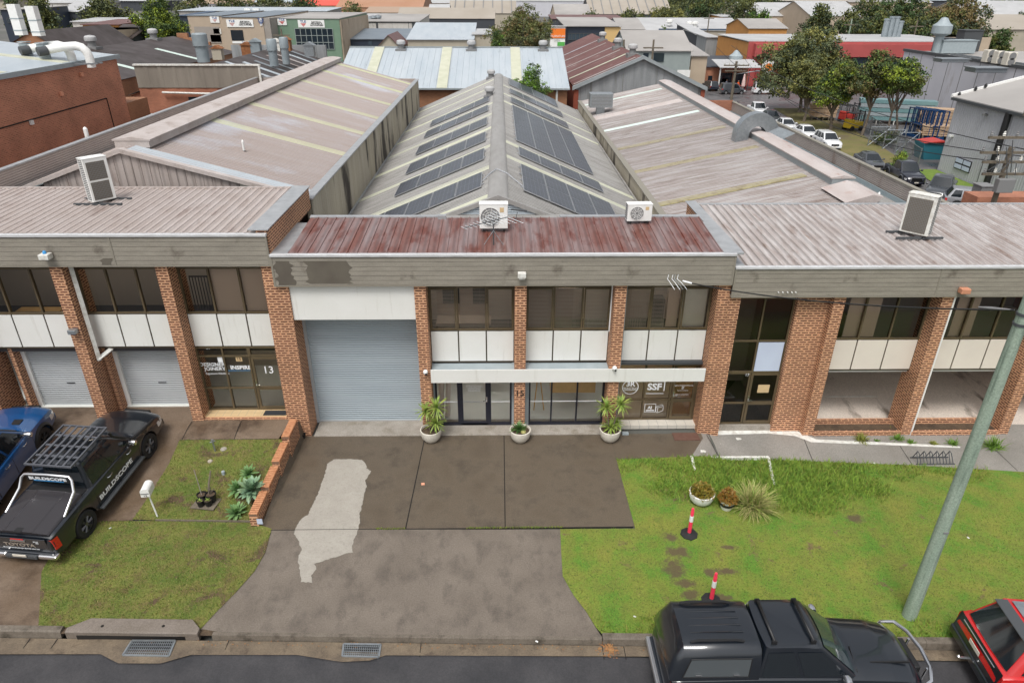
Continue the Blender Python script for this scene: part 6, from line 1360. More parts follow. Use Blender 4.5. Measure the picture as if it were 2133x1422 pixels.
# agaves beside the fence
for px, py, n, L, w_, m_, h, l in ((528, 1040, 60, .46, .072, 'agave', .35, 'largest grey green agave leaning over the brick garden wall'), (493, 1072, 42, .33, .05, 'agave_green', .08, 'lower left agave near the end of the brick garden wall'), (497, 1030, 36, .33, .05, 'agave_green', .2, 'middle agave just behind the largest one'), (522, 1003, 34, .3, .05, 'agave_green', .3, 'farthest agave beside the brick garden wall')):
    p = G(px, py); t = thing('agave_plant', l, 'plant', p, group='agaves beside the brick wall'); b = MB(); b.tube([(0, 0, -.05), (0, 0, h)], .05, 8); b.build('stem', 'bark', t, world=False); rosette(t, (0, 0, h), n, L, w_, m_, px, el0=-.45, el1=1.4, droop=.25)
# bollards
for k, (px, py) in enumerate([(1435, 1113), (1481, 1251)]):
    p = G(px, py); t = thing('safety_bollard', ['pink and white flexible bollard in the middle of the right lawn', 'pink and white flexible bollard beside the canopy ute'][k], 'bollard', (p.x, p.y, p.z+.01), R_(20*k), group='pink traffic bollards on the lawn')
    b = MB(); b.lathe([(.24, 0), (.235, .03), (.10, .06), (.06, .09), (0, .09)], 8, smooth=False); b.build('base', 'black_rubber', t, world=False)
    b = MB(); b.lathe([(.052, .06), (.05, .46), (.045, .66), (.045, .80), (.035, .82), (.04, .86), (.03, .90), (0, .91)], 16); b.build('post', 'hot_pink', t, world=False)
    b = MB(); b.lathe([(.0535, .465), (.0505, .655)], 16); b.build('reflective_band', 'reflective_white', t, world=False)
# old white frame and pots in the long grass
p, q = G(1440, 952), G(1600, 957); t = thing('planter_border', 'peeling white timber frame half buried in the long grass', 'frame', (p.x, p.y, p.z), 0)
r_, s_ = G(1447, 980), G(1612, 1010)
for a, c in ((p, q), (p, r_), (q, s_)):
    d = c-a; b = MB(); b.cbox(((a.x+c.x)/2, (a.y+c.y)/2, (a.z+c.z)/2+.0), (d.length, .08, .14), math.atan2(d.y, d.x)); b.build('rail', 'white_old', t, bevel=.01)
def clump(t, c, n, r, h, mt, seed, L=.05, name='foliage'):
    random.seed(seed); b = MB()
    for i in range(n):
        a = random.uniform(0, 6.28); rr = r*math.sqrt(random.random()); z = h*(1-(rr/r)**2)*random.uniform(.35, 1); o = Vector((c[0]+rr*math.cos(a), c[1]+rr*math.sin(a), c[2]+z))
        leafblade(b, o, random.uniform(0, 6.28), random.uniform(0, 1.4), L*random.uniform(.6, 1.3), L*.22, .3, n=2)
    return b.build(name, mt, t, world=False, sharp=0)
p = G(1461, 1050); t = thing('planter_bowl', 'white bowl of orange green succulents tilted in the long grass', 'potted plant', (p.x, p.y+.1, p.z)); bowl(t, .36, .36, 'white_paint'); clump(t, (0, 0, .33), 900, .34, .34, 'succulent_green', 1, .085)
p = G(1514, 1062); t = thing('planter_pot', 'white pot with dark band and rusty orange succulent in the long grass', 'potted plant', (p.x, p.y+.08, p.z)); b = MB(); b.lathe([(0, 0), (.14, 0), (.19, .14), (.215, .36), (.19, .36), (.17, .28)], 28); b.build('pot', 'white_paint', t, world=False, sharp=50)
b = MB(); b.lathe([(.196, .15), (.202, .155), (.21, .24), (.206, .245)], 28); b.build('band', 'letter_black', t, world=False); b = MB(); b.lathe([(.18, .31), (0, .33)], 16); b.build('soil', 'soil', t, world=False); clump(t, (0, 0, .32), 900, .27, .40, 'succulent_orange', 2, .07)
p = G(1565, 1058); t = thing('ornamental_grass', 'straw coloured strappy grass tuft right of the banded pot', 'plant', p); random.seed(9); b = MB(); b2 = MB()
for i in range(520): leafblade(b if i % 3 else b2, (random.gauss(0, .12), random.gauss(0, .10), 0), random.uniform(0, 6.28), random.uniform(.6, 1.45), random.uniform(.45, .95), .009, random.uniform(.6, 1.3), n=5)
b.build('leaf_tuft', 'straw_leaf', t, world=False, sharp=0); b2.build('green_leaf_tuft', 'yucca', t, world=False, sharp=0)
# bicycle rack
p, q = G(1908, 968), G(1992, 971); t = thing('bicycle_rack', 'low dark metal bicycle rack on the footpath left of the timber pole', 'bicycle rack', ((p.x+q.x)/2, p.y+.15, p.z)); w2 = (q.x-p.x)/2
b = MB(); b.tube([(-w2, -.15, .03), (w2, -.15, .03)], .018, 6); b.build('rail', 'dark_grey', t, world=False); b = MB(); b.tube([(-w2, .2, .03), (w2, .2, .03)], .018, 6); b.build('rail', 'dark_grey', t, world=False)
for i in range(6):
    x = -w2+.1+i*(2*w2-.2)/5; b = MB()
    b.tube([(x-.05, -.15, .03), (x-.04, .05, .28), (x, .1, .34), (x+.04, .05, .28), (x+.05, -.15, .03)], .014, 6); b.tube([(x-.03, .2, .03), (x, .1, .34)], .014, 6); b.build('hoop', 'dark_grey', t, world=False)
# power pole
p = G(1893, 1283); t = thing('power_pole', 'green treated timber power pole standing on the right lawn', 'pole', (p.x, p.y, -.05))
b = MB(); pts = [(0, 0, z) for z in (0, 1, 2, 3.5, 5, 6.5, 8, 10, 12.4)]; b.tube(pts, [.155, .15, .143, .134, .126, .118, .11, .104, .095], 20); b.build('shaft', 'pole_green', t, world=False)
pw_ = onx(2112, 641, p.x-.15)
b = MB(); b.lathe([(.128, 0), (.128, .05)], 20, (0, 0, pw_.z-.25)); b.lathe([(.128, 0), (.128, .05)], 20, (0, 0, pw_.z-.05)); b.build('band', 'dark_grey', t, world=False)
b = MB(); b.box(-.05, .06, -.15, -.135, 2.72, 2.76); b.build('tag_plate', 'mid_grey', t, world=False)
b = MB(); b.box(-1.2, 1.2, -.06, .06, 11.3, 11.42); b.build('crossarm', 'pole_brown', t, world=False)
b = MB(); A, C = ony(1441, 590, 18.1), Vector((p.x-.2, p.y, pw_.z)); pts = []
for i in range(25): f = i/24; q = A.lerp(C, f); q.z -= .42*4*f*(1-f)*.45; pts.append(q)
b.tube(pts, .017, 6); tag(b.build('service_cable', 'black_plastic'), 'thick black service cable from the centre fascia to the timber pole', 'cable')
b = MB(); d = (C-A).normalized(); b.tube([C-d*.62, C-d*.4, C-d*.05], [.012, .028, .012], 8); b.tube([C-d*.4, C], .012, 5); tag(b.build('cable_clamp', 'mid_grey'), 'wedge clamp holding the service cable at the timber pole', 'clamp')
# stormwater: kerb inlet lintel and grates
yk0 = lambda x: yk(x)
pts = W([(163, 1296), (395, 1298), (413, 1312)], .12); xa, xb = onz(131, 1324, .06).x, onz(409, 1327, .06).x
t = thing('kerb_inlet', 'long concrete kerb inlet lintel at the edge of the left lawn', 'drain', ((xa+xb)/2, yk(-8.4), 0))
def kp(x, dy, z): return (x, yk(x)+dy, z)
b = MB(); b.add([kp(xa, -.02, .10), kp(xb, -.02, .10), kp(xb, .13, .115), kp(xb-.25, .36, .125), kp(xa+.42, .36, .125), kp(xa, .10, .115), kp(xa, -.02, .0), kp(xb, -.02, .0), kp(xb, .13, -.1), kp(xb-.25, .36, -.1), kp(xa+.42, .36, -.1), kp(xa, .10, -.1)], [(0, 1, 2, 3, 4, 5), (0, 6, 7, 1), (1, 7, 8, 2), (2, 8, 9, 3), (3, 9, 10, 4), (4, 10, 11, 5), (5, 11, 6, 0), (6, 11, 10, 9, 8, 7)]); b.build('lintel', 'lintel_grey', t, bevel=.012)
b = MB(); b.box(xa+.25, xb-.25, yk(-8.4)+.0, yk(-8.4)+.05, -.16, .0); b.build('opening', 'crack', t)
for s_ in (0, 1): b = MB(); x = (xa, xb-.3)[s_]; b.box(x, x+.3, yk(x)-.015, yk(x)+.1, -.16, -.001); b.build('inlet_cheek', 'lintel_grey', t)
for px in (213, 340): p = onz(px, 1303, .12); b = MB(); b.lathe([(.035, 0), (.03, .008), (0, .008)], 10, (p.x, p.y, .121)); b.build('lifting_eye', 'crack', t)
def grate(name, label, P, nb, nc):
    A, B_, C_, D_ = [onz(x, y, -.10) for x, y in P]   # near left, near right, far right, far left
    t = thing(name, label, 'drain grate', ((A.x+C_.x)/2, (A.y+C_.y)/2, -.1)); L = lambda u, v: (A.lerp(B_, u)).lerp(D_.lerp(C_, u), v)
    def bar_(b, p, q, w_, h, z=0):
        d = (q-p).normalized(); n = Vector((-d.y, d.x, 0))*w_/2; up = Vector((0, 0, h)); o = Vector((0, 0, z)); b.add([p-n+o, p+n+o, q+n+o, q-n+o, p-n+up+o, p+n+up+o, q+n+up+o, q-n+up+o], [(0, 3, 2, 1), (4, 5, 6, 7), (0, 1, 5, 4), (1, 2, 6, 5), (2, 3, 7, 6), (3, 0, 4, 7)])
    b = MB(); 
    for p, q in ((A, B_), (B_, C_), (C_, D_), (D_, A)): bar_(b, p, q, .04, .03, -.008)
    b.build('frame', 'galv', t)
    b = MB(); b.add([L(0, 0)+Vector((0, 0, -.006)), L(1, 0)+Vector((0, 0, -.006)), L(1, 1)+Vector((0, 0, -.006)), L(0, 1)+Vector((0, 0, -.006))], [(0, 1, 2, 3)]); b.build('pit', 'crack', t)
    b = MB()
    for i in range(1, nb): bar_(b, L(i/nb, 0), L(i/nb, 1), .010, .022, -.003)
    for i in range(1, nc): bar_(b, L(0, i/nc), L(1, i/nc), .010, .022, -.002)
    b.build('bars', 'galv', t)
grate('drain_grate', 'galvanised kerb grate below the concrete inlet lintel', [(256, 1364), (352, 1366), (365, 1334), (275, 1334)], 22, 5)
grate('drain_grate', 'galvanised gutter grate in front of the central driveway', [(713, 1366), (789, 1368), (793, 1342), (716, 1341)], 18, 5)
# weeds at the planter edge, litter and fallen leaves
for k, (px, py, r, h) in enumerate([(1795, 918, .22, .3), (1870, 915, .18, .25), (1896, 922, .16, .15), (1945, 925, .14, .15), (1985, 925, .15, .25), (2067, 932, .25, .45), (1855, 896, .12, .15), (1826, 918, .1, .1)]):
    p = G(px, py); t = thing('weed', ['green weed clump left of the second undercroft pillar', 'tall weed at the foot of the second undercroft pillar', 'low weed just right of the second undercroft pillar', 'small weed below the right brick planter bed', 'brownish weed below the right end of the planter bed', 'largest weed clump at the foot of the last pillar by the pole', 'small weed growing inside the left planter bed', 'tiny weed left along the brick planter edge'][k], 'weed', p)
    random.seed(k+60); b = MB()
    for i in range(int(90*r/.2)): leafblade(b, (random.gauss(0, r*.35), random.gauss(0, r*.25), 0), random.uniform(0, 6.28), random.uniform(.4, 1.5), h*random.uniform(.5, 1.1), .012, .8, n=3)
    b.build('leaf_tuft', 'blade_deep' if k % 3 else 'blade_olive', t, world=False, sharp=0)
random.seed(77); b = MB(); 
for i in range(130):
    x = random.uniform(-8, 9); y = yk(x)-random.uniform(.02, .16); b.cbox((x, y, -.10), (random.uniform(.015, .04), random.uniform(.01, .025), .003), random.uniform(0, 3))
p = onz(1268, 1342, -.1)
for i in range(160): b.cbox((p.x+random.gauss(0, .10), p.y+random.gauss(-.1, .12), -.095+random.uniform(0, .01)), (random.uniform(.015, .05), random.uniform(.01, .03), .003), random.uniform(0, 3))
struct(b.build('fallen_leaves', 'leaf_litter'), 'stuff')
for px, py, l in ((230, 1101, 'white scrap of litter beside the black ute rear wheel'), (1821, 966, 'white scrap of litter at the edge of the grey footpath'), (1118, 1337, 'white scrap of litter in the gutter below the driveway'), (1322, 1285, 'white scrap of litter on the right lawn near the canopy ute'), (2016, 1121, 'white scrap of litter on the lawn right of the timber pole')):
    p = G(px, py); b = MB(); b.cbox((p.x, p.y, p.z+.03), (.06, .035, .01), px, .1, .1); tag(b.build('litter', 'litter_white'), l, 'litter')
# ================= THE NEIGHBOURHOOD BEHIND =================
def fpanel(b, px0, py0, px1, py1, Y, d=.08, off=.05):
    a, c = ony(px0, py0, Y), ony(px1, py1, Y); x0, x1 = sorted((a.x, c.x)); z0, z1 = sorted((a.z, c.z)); b.box(x0, x1, Y-off-d, Y-off, z0, z1); return (x0+x1)/2, (z0+z1)/2, x1-x0, z1-z0
def bld(label, px0, px1, pyt, Y, depth, wall, roof, rise=0, bars=0, back=0, zb=-3.2, par=0, wins=(), name='commercial_building', cat='building', axis='x', over=.3, ribs_=False):
    a, c = ony(px0, pyt, Y), ony(px1, pyt, Y); x0, x1, z = a.x, c.x, (a.z+c.z)/2
    t = thing(name, label, cat, ((x0+x1)/2, Y, zb))
    b = MB(); b.box(x0, x1, Y, Y+depth, zb, z)
    if rise and axis == 'x': b.ext([(x0, Y, z), (x0, Y+depth, z), (x0, Y+depth/2, z+rise)], (x1-x0, 0, 0))
    if rise and axis == 'y': b.ext([(x0, Y, z), (x1, Y, z), ((x0+x1)/2, Y, z+rise)], (0, depth, 0))
    b.build('wall', wall, t)
    b = MB(); o = over; th = .12
    if rise and axis == 'x':
        for s in (0, 1):
            ya, yb_ = (Y-o, Y+depth/2) if s == 0 else (Y+depth+o, Y+depth/2); zz_ = z-rise*o/(depth/2)
            b.ext([(x0-o, ya, zz_+.01), (x0-o, yb_, z+rise+.01), (x0-o, yb_, z+rise+th), (x0-o, ya, zz_+th)], (x1-x0+2*o, 0, 0))
    elif rise and axis == 'y':
        xm = (x0+x1)/2
        for s in (-1, 1):
            xe = xm+s*((x1-x0)/2+o); ze = z-rise*o/((x1-x0)/2); b.ext([(xe, Y-o, ze+.01), (xm, Y-o, z+rise+.01), (xm, Y-o, z+rise+th), (xe, Y-o, ze+th)], (0, depth+2*o, 0))
    else: b.ext([(x0+par, Y+par, z-par*.8+.02), (x0+par, Y+depth-par, z+back+.02), (x0+par, Y+depth-par, z+back+.14), (x0+par, Y+par, z-par*.8+.14)], (x1-x0-2*par, 0, 0)) if not over or par else b.ext([(x0-o, Y-o, z+.02), (x0-o, Y+depth+o, z+back+.02), (x0-o, Y+depth+o, z+back+.16), (x0-o, Y-o, z+.16)], (x1-x0+2*o, 0, 0))
    b.build('roof', roof, t)
    for k in range(bars):
        x = x0+(x1-x0)*(k+.5)/bars; w_ = (x1-x0)/bars*.09; b = MB(); b.ext([(x, Y-o, z-rise*o/(depth/2)+.2), (x, Y+depth/2, z+rise+.2), (x, Y+depth/2, z+rise+.4), (x, Y-o, z-rise*o/(depth/2)+.4)], (w_, 0, 0)); b.build('skylight', 'mid_grey', t)  # dark strips added to stand for the roof ribs, not skylights
    if back and not rise: b = MB(); b.ext([(x0, Y+.01, z), (x0, Y+depth, z), (x0, Y+depth, z+back)], (x1-x0, 0, 0)); b.build('upper_wall', wall, t)
    for wn in wins:
        b = MB(); cx, cz, w_, h_ = fpanel(b, *wn[:4], Y); o = b.build(wn[5] if len(wn) > 5 else 'window', wn[4], t)
        if len(wn) > 6:
            b = MB(); nx_, nz_, fm = wn[6:9]
            for i in range(nx_+1): x = cx-w_/2+w_*i/nx_; b.box(x-.06, x+.06, Y-.20, Y-.131, cz-h_/2, cz+h_/2)
            for i in range(nz_+1): zz_ = cz-h_/2+h_*i/nz_; b.box(cx-w_/2, cx+w_/2, Y-.195, Y-.132, zz_-.06, zz_+.06)
            b.build('window_frame', fm, o)
    return t, x0, x1, z
def stext(t, s, px, py, hpx, Y, mt, sx=1, off=.16, bold=0, ax='CENTER'):
    p = ony(px, py, Y); q = ony(px, py+hpx, Y); text('lettering', s, (p.z-q.z)*1.35, upright(p.x, Y-off, p.z), mt, t, world=True, sx=sx, bold=bold, ax=ax)
def unit_vent(px, py, Y, s, label, h=1): p = ony(px, py, Y); return vent(p.x, Y, p.z, s, label)
# ---- left: large red brick factory ----
X1 = -26.0; zt = 8.83
t = thing('brick_factory', 'large red brick factory wall with white roof at the left edge', 'building', (X1-8, 35, -.5))
b = MB(); b.box(X1-40, X1, 12, 50.5, -.6, zt); b.build('wall', 'brick_left', t)
b = MB(); b.box(X1-30, X1+.02, 50.5, 53.5, -.6, 5.9); b.build('wall', 'brick_brown', t)
b = MB(); b.ext([(X1+.1, 12, zt+.02), (X1-12, 12, zt+1.3), (X1-12, 12, zt+1.5), (X1+.1, 12, zt+.16)], (0, 38.7, 0)); b.ext([(X1-12, 12, zt+1.3), (X1-26, 12, zt), (X1-26, 12, zt+.15), (X1-12, 12, zt+1.5)], (0, 38.7, 0)); b.build('roof', 'roof_white', t)
b = MB(); b.box(X1-.02, X1+.14, 12, 50.8, zt-.06, zt+.2); b.build('gutter', 'steel_pale', t)
for y in (38.5, 44.5): b = MB(); b.ext([(X1-.2, y, zt+.18), (X1-11.8, y, zt+1.47), (X1-11.8, y, zt+1.5), (X1-.2, y, zt+.21)], (0, .9, 0)); b.build('skylight', 'skylight', t)
for a, c in (((0, 268), (222, 205)), ((222, 205), (238, 265))):
    p, q = onx(a[0], a[1], X1+.02), onx(c[0], c[1], X1+.02); b = MB(); b.tube([p, q], .035, 4, smooth=False); b.build('wall_joint', 'crack', t)
for px, py in ((66, 255), (170, 155), (128, 195)): p = onx(px, py, X1+.08); b = MB(); b.box(p.x-.06, p.x+.06, p.y-.12, p.y+.12, p.z-.12, p.z+.1); b.build('wall_fitting', 'white_paint' if px == 66 else 'salmon', t)
# twin flue ducts on its roof
for k, (px, top, bx, by) in enumerate([(45, 19, 58, 116), (76, 23, 94, 118)]):
    Yd = 46-.6*k; p = ony(bx, by, Yd); q = ony(px, top, Yd)
    t = thing('flue_duct', ['tall white rectangular flue with hooked pipe, left one on the factory roof', 'tall white rectangular flue with hooked pipe, right one on the factory roof'][k], 'flue', (p.x, Yd, zt+.9), group='white flues on the brick factory roof')
    hh = q.z-p.z; b = MB(); b.cbox((p.x, Yd, p.z+.7+hh*.5), (.50, .50, hh-.9)); b.build('stack', 'white_paint', t)
    b = MB(); 
    for f in (.3, .55, .8): b.cbox((p.x, Yd, p.z+hh*f), (.54, .54, .05))
    b.cbox((p.x, Yd, p.z+.2), (.45, .45, 1.0)); b.build('band', 'steel_pale', t)
    b = MB(); pts = [(p.x+.1, Yd-.1, p.z+.35), (p.x+1.3, Yd-.1, p.z+.55), (p.x+2.1, Yd-.1, p.z+.6)] + [(p.x+2.1+.6*math.sin(a), Yd-.1, p.z+.6*math.cos(a)) for a in (R_(30), R_(60), R_(90))] + [(p.x+2.7, Yd-.1, p.z-.6)]
    b.tube(pts, .25, 14); b.build('bend', 'white_paint', t); b = MB(); b.tube([(p.x+.0, Yd-.6, p.z+.3), (p.x+.35, Yd-.2, p.z+.35)], .26, 14); b.build('fan_inlet', 'dark_grey', t)
    b = MB(); b.box(p.x-.9, p.x+3.2, Yd-.35, Yd-.27, p.z-.42, p.z-.34); b.box(p.x-.9, p.x+3.2, Yd+.27, Yd+.35, p.z-.42, p.z-.34); b.build('support_rail', 'galv', t)
# ---- dark brown roofed factory ----
def gable_y(name, label, xr, zr, x0, z0, x1, z1, y0, y1, wall, roof, zb=-3, cat='building', pitch=0, th=.12):
    t = thing(name, label, cat, (xr, y0, zb))
    b = MB(); pts = [(x0+.2, y0+.2, zb), (x1-.2, y0+.2, zb), (x1-.2, y0+.2, z1), (xr, y0+.2, zr), (x0+.2, y0+.2, z0)]; b.ext(pts, (0, y1-y0-.4, 0)); b.build('wall', wall, t)
    for xe, ze in ((x0, z0), (x1, z1)):
        b = MB()
        if pitch: b.ribs((xr, y0, zr+.06), (0, y1-y0, 0), (xe-xr, 0, ze-zr), pitch=pitch, h=.05, kind='sine')
        b.ext([(xr, y0, zr+.01), (xe, y0, ze+.01), (xe, y0, ze+.05), (xr, y0, zr+.05)], (0, y1-y0, 0)); b.build('roof', roof, t, sharp=0 if pitch else 38)
    return t
t = gable_y('factory', 'factory with broad dark brown gabled roof behind the red brick factory', -44.5, 7.2, -58, 4.4, -36.2, 5.2, 55, 103, 'brick_brown', 'roof_dark')
for px, py, qx, qy in ((206, 64*1.75, 0, 0),): pass
for (xa, ya, l) in ((-42.2, 64, 4.5), (-41.5, 76, 5.2), (-41.5, 90, 5.6)):
    s_ = -2.0/8.3; b = MB(); b.ext([(xa, ya, 7.2+(xa+44.5)*s_+.07), (xa+l, ya, 7.2+(xa+l+44.5)*s_+.07), (xa+l, ya, 7.2+(xa+l+44.5)*s_+.1), (xa, ya, 7.2+(xa+44.5)*s_+.1)], (0, .9, 0)); b.build('skylight', 'skylight_mint', t)
for px, Y, l in ((215, 70, 'nearest'), (289, 82, 'middle'), (355, 97, 'farthest')): p = ony(px, 100, Y); vent(-44.5, Y, 7.3, 2.2, f'{l} ventilator on the ridge of the dark brown roof', 'ridge ventilators on the dark roof')
b = MB()
for k in range(5): b.box(-44.2+k*1.45, -42.75+k*1.45, 103.3, 103.8, -3, 7.6-k*.55)
tag(b.build('brick_parapet', 'brick_brown'), 'stepped orange brick parapet wall beyond the dark brown roof', 'wall')
# ---- fibro fronted workshop ----
t = gable_y('workshop', 'workshop with striped dark roof behind a stained grey fibro parapet', -24.3, 7.35, -31.2, 5.0, -17.5, 5.0, 61, 84, 'brick_red', 'roof_dark', zb=-1)
a, c = ony(278, 137, 60.4), ony(540, 139, 60.4); b = MB(); zb_ = ony(283, 183, 60.4).z; b.ribs((a.x, 60.4, zb_), (c.x-a.x, 0, 0), (0, 0, a.z-zb_), pitch=1.1, h=.03, kind='trap'); b.box(a.x, c.x, 60.42, 60.6, zb_, a.z); b.build('fibro_parapet', 'fibro_grey', t, sharp=0)
b = MB(); b.box(a.x-.05, c.x+.05, 60.3, 60.65, a.z, a.z+.12); b.box(c.x-.1, c.x+.05, 60.3, 60.39, zb_, a.z-.01); b.build('parapet_cap', 'white_old', t)
b = MB(); b.box(a.x, c.x, 60.45, 60.9, -.5, zb_-.02); b.build('front_wall', 'brick_red', t)
b = MB(); b.box(-25.9, -20, 60.36, 60.44, 3.4, 5.0); b.build('door_opening', 'window_dark', t); b = MB(); b.tube([ony(338, 193, 60.2), ony(450, 196, 60.2)], .09, 6); b.build('downpipe', 'white_old', t)
random.seed(12)
for k in range(9):
    y = 62.3+2.4*k; s_ = 2.35/6.8; m_ = random.choice(['roof_weathered', 'galv', 'roof_tan', 'roof_white']); b = MB(); x0 = -24+random.uniform(0, 1); x1 = -18.4+random.uniform(0, .8)
    b.ext([(x0, y, 7.35-(x0+24.3)*s_+.08), (x1, y, 7.35-(x1+24.3)*s_+.08), (x1, y, 7.35-(x1+24.3)*s_+.11), (x0, y, 7.35-(x0+24.3)*s_+.11)], (0, random.uniform(.5, .9), 0)); b.build('pale_roof_sheet', m_, t)
for k, (px, pt, pb, Y, r) in enumerate([(421, 72, 130, 64, .52), (568, 84, 138, 70, .40), (593, 80, 134, 73, .36)]):
    p, q = ony(px+4, pb, Y), ony(px, pt, Y); b = MB(); b.tube([(p.x, Y, p.z), (p.x, Y, q.z)], r, 14); b.lathe([(r*1.2, -.9), (r*1.2, 0), (r, .1), (0, .1)], 14, (p.x, Y, q.z))
    tag(b.build('flue_pipe', 'galv_dull'), ['thick galvanised flue at the left end of the striped workshop roof', 'galvanised flue, left of the pair on the striped roof', 'galvanised flue, right of the pair on the striped roof'][k], 'flue')
b = MB(); p0, p1 = ony(480, 92, 86), ony(678, 92, 86); b.box(p0.x, p1.x, 86, 86.3, 3, p0.z-.1); b.box(p1.x-1, p1.x, 85.8, 86, 4, p0.z-.1); tag(b.build('zinc_parapet', 'wall_zinc'), 'long patched zinc wall beyond the striped workshop roof', 'wall')
for k, (px, py) in enumerate([(515, 100), (533, 93), (596, 89), (645, 100), (454, 107), (575, 93)]):
    p = ony(px, py+5, 80); t_ = thing('roof_box', ['rusty red roof vent in the middle of the zinc wall', 'grey boxy cowl above the striped roof', 'rusty ridge cowl right of the paired flues', 'galvanised elbow beside the timber panel', 'cream box near the thick flue', 'white pitched cowl by the zinc wall'][k], 'vent', (p.x, 80, p.z))
    b = MB(); b.box(-.5, .5, -.4, .4, -.6, .5); b.build('box', ['rust', 'galv_dull', 'rust', 'galv', 'wall_cream', 'white_old'][k], t_, world=False); b = MB(); b.ext([(-.65, -.5, .5), (.65, -.5, .5), (0, -.5, .85)], (0, 1, 0)); b.build('cowl', ['rust', 'galv_dull', 'rust', 'galv', 'rust', 'white_old'][k], t_, world=False)
# things in the side lane
p = ony(292, 236, 57); t = thing('pallet_rack', 'rusty orange rack stored in the lane beside the brick wall', 'rack', (p.x, 57, 2))
b = MB()
for i in range(8): b.cbox((p.x-.9+.28*i, 57+.05*i, 3.3-.08*i), (.08, 1.3, 1.0), .3, .0, .5)
b.build('frame', 'rust', t); b = MB(); b.cbox((p.x-1.6, 57, 3.0), (.5, 1.2, 1.6), .2); b.build('yellow_panel', 'yellow_paint', t)
p = ony(303, 222, 58); b = MB(); b.box(p.x-.35, p.x+.35, 58, 58.3, 2.2, 4.0); tag(b.build('metal_locker', 'steel_pale', bevel=.02), 'pale grey upright locker in the lane beside the rusty rack', 'locker')
# ---- white roofed brick warehouse behind the middle unit ----
t = thing('brick_warehouse', 'brick warehouse with pale blue white roof right behind the grey shed', 'building', (-4, 62, 0))
b = MB(); b.ext([(-14, 62.3, -2), (-14, 62.3, 5.5), (-14, 71, 8.0), (-14, 80, 5.5), (-14, 80, -2)], (19.9, 0, 0)); b.build('wall', 'brick_brown', t)
b = MB(); b.ribs((-14.2, 62, 5.48), (20.3, 0, 0), (0, 9, 2.62), pitch=.55, h=.03, kind='seam'); b.quad((-14.2, 71, 8.1), (6.1, 71, 8.1), (6.1, 80, 5.5), (-14.2, 80, 5.5)); b.build('roof', 'roof_white', t, sharp=0)
for px in (777, 926, 1075): p = ony(px, 150, 66); b = MB(); b.add([(p.x-.45, 62.0, 5.53), (p.x+.45, 62.0, 5.53), (p.x+.45, 71, 8.15), (p.x-.45, 71, 8.15), (p.x-.45, 62.0, 5.57), (p.x+.45, 62.0, 5.57), (p.x+.45, 71, 8.19), (p.x-.45, 71, 8.19)], [(4, 5, 6, 7), (0, 1, 5, 4), (1, 2, 6, 5), (3, 0, 4, 7)]); b.build('skylight', 'skylight', t)
b = MB(); b.box(-14.2, 6.1, 61.9, 62.05, 5.40, 5.53); b.box(-14.2, 6.1, 70.9, 71.1, 8.1, 8.2); b.build('gutter', 'steel_grey', t)
b = MB(); b.tube([(5.0, 62.2, 5.4), (5.0, 62.2, 2)], .09, 8); b.build('downpipe', 'white_paint', t)
for k, px in enumerate((836, 982, 1131)): p = ony(px, 104, 70.6); vent(p.x, 70.6, 8.0, 1.5, f"{['left', 'middle', 'right'][k]} ventilator on the ridge of the pale blue white roof", 'ventilators on the white roof ridge')
# ---- rusty roofed zinc shed ----
t = gable_y('zinc_shed', 'zinc clad shed with rusty red roof behind the right unit', 13.0, 7.6, 6.9, 5.05, 18.9, 5.0, 66, 104, 'wall_zinc', 'roof_far_rust', zb=-2.5, pitch=.5)
for s, xe, ze in ((-1, 6.7, 4.98), (1, 19.1, 4.95)): b = MB(); b.ext([(13, 65.85, 7.55), (13, 65.85, 7.85), (xe, 65.85, ze+.25), (xe, 65.85, ze-.1)], (0, .25, 0)); b.build('barge_board', 'steel_grey', t)
b = MB(); b.box(6.85, 7.3, 66.05, 66.6, -2, 4.9); b.build('brick_pier', 'wall_brickred', t); b = MB(); b.box(6.9, 7.05, 66.6, 103.8, -2, 4.9); b.build('side_wall', 'wall_brickred', t); b = MB(); b.box(18.6, 18.95, 66.02, 66.4, -2, 4.9); b.build('brick_pier', 'wall_brickred', t)
for y in (67.5, 72, 76.5, 81, 87, 93): s_ = -2.55/6.1; b = MB(); b.ext([(12.6, y, 7.6-.4*.418+.1), (7.0, y, 7.6-6.0*.418+.1), (7.0, y, 7.6-6*.418+.13), (12.6, y, 7.6-.4*.418+.13)], (0, .5, 0)); b.build('skylight', 'skylight' if y == 72 else 'roof_tan', t)
for k, y in enumerate((70, 79, 91)): vent(12.7, y, 7.7, 1.6, f"{['nearest', 'middle', 'farthest'][k]} ventilator on the rusty red shed ridge", 'ventilators on the rusty shed ridge')
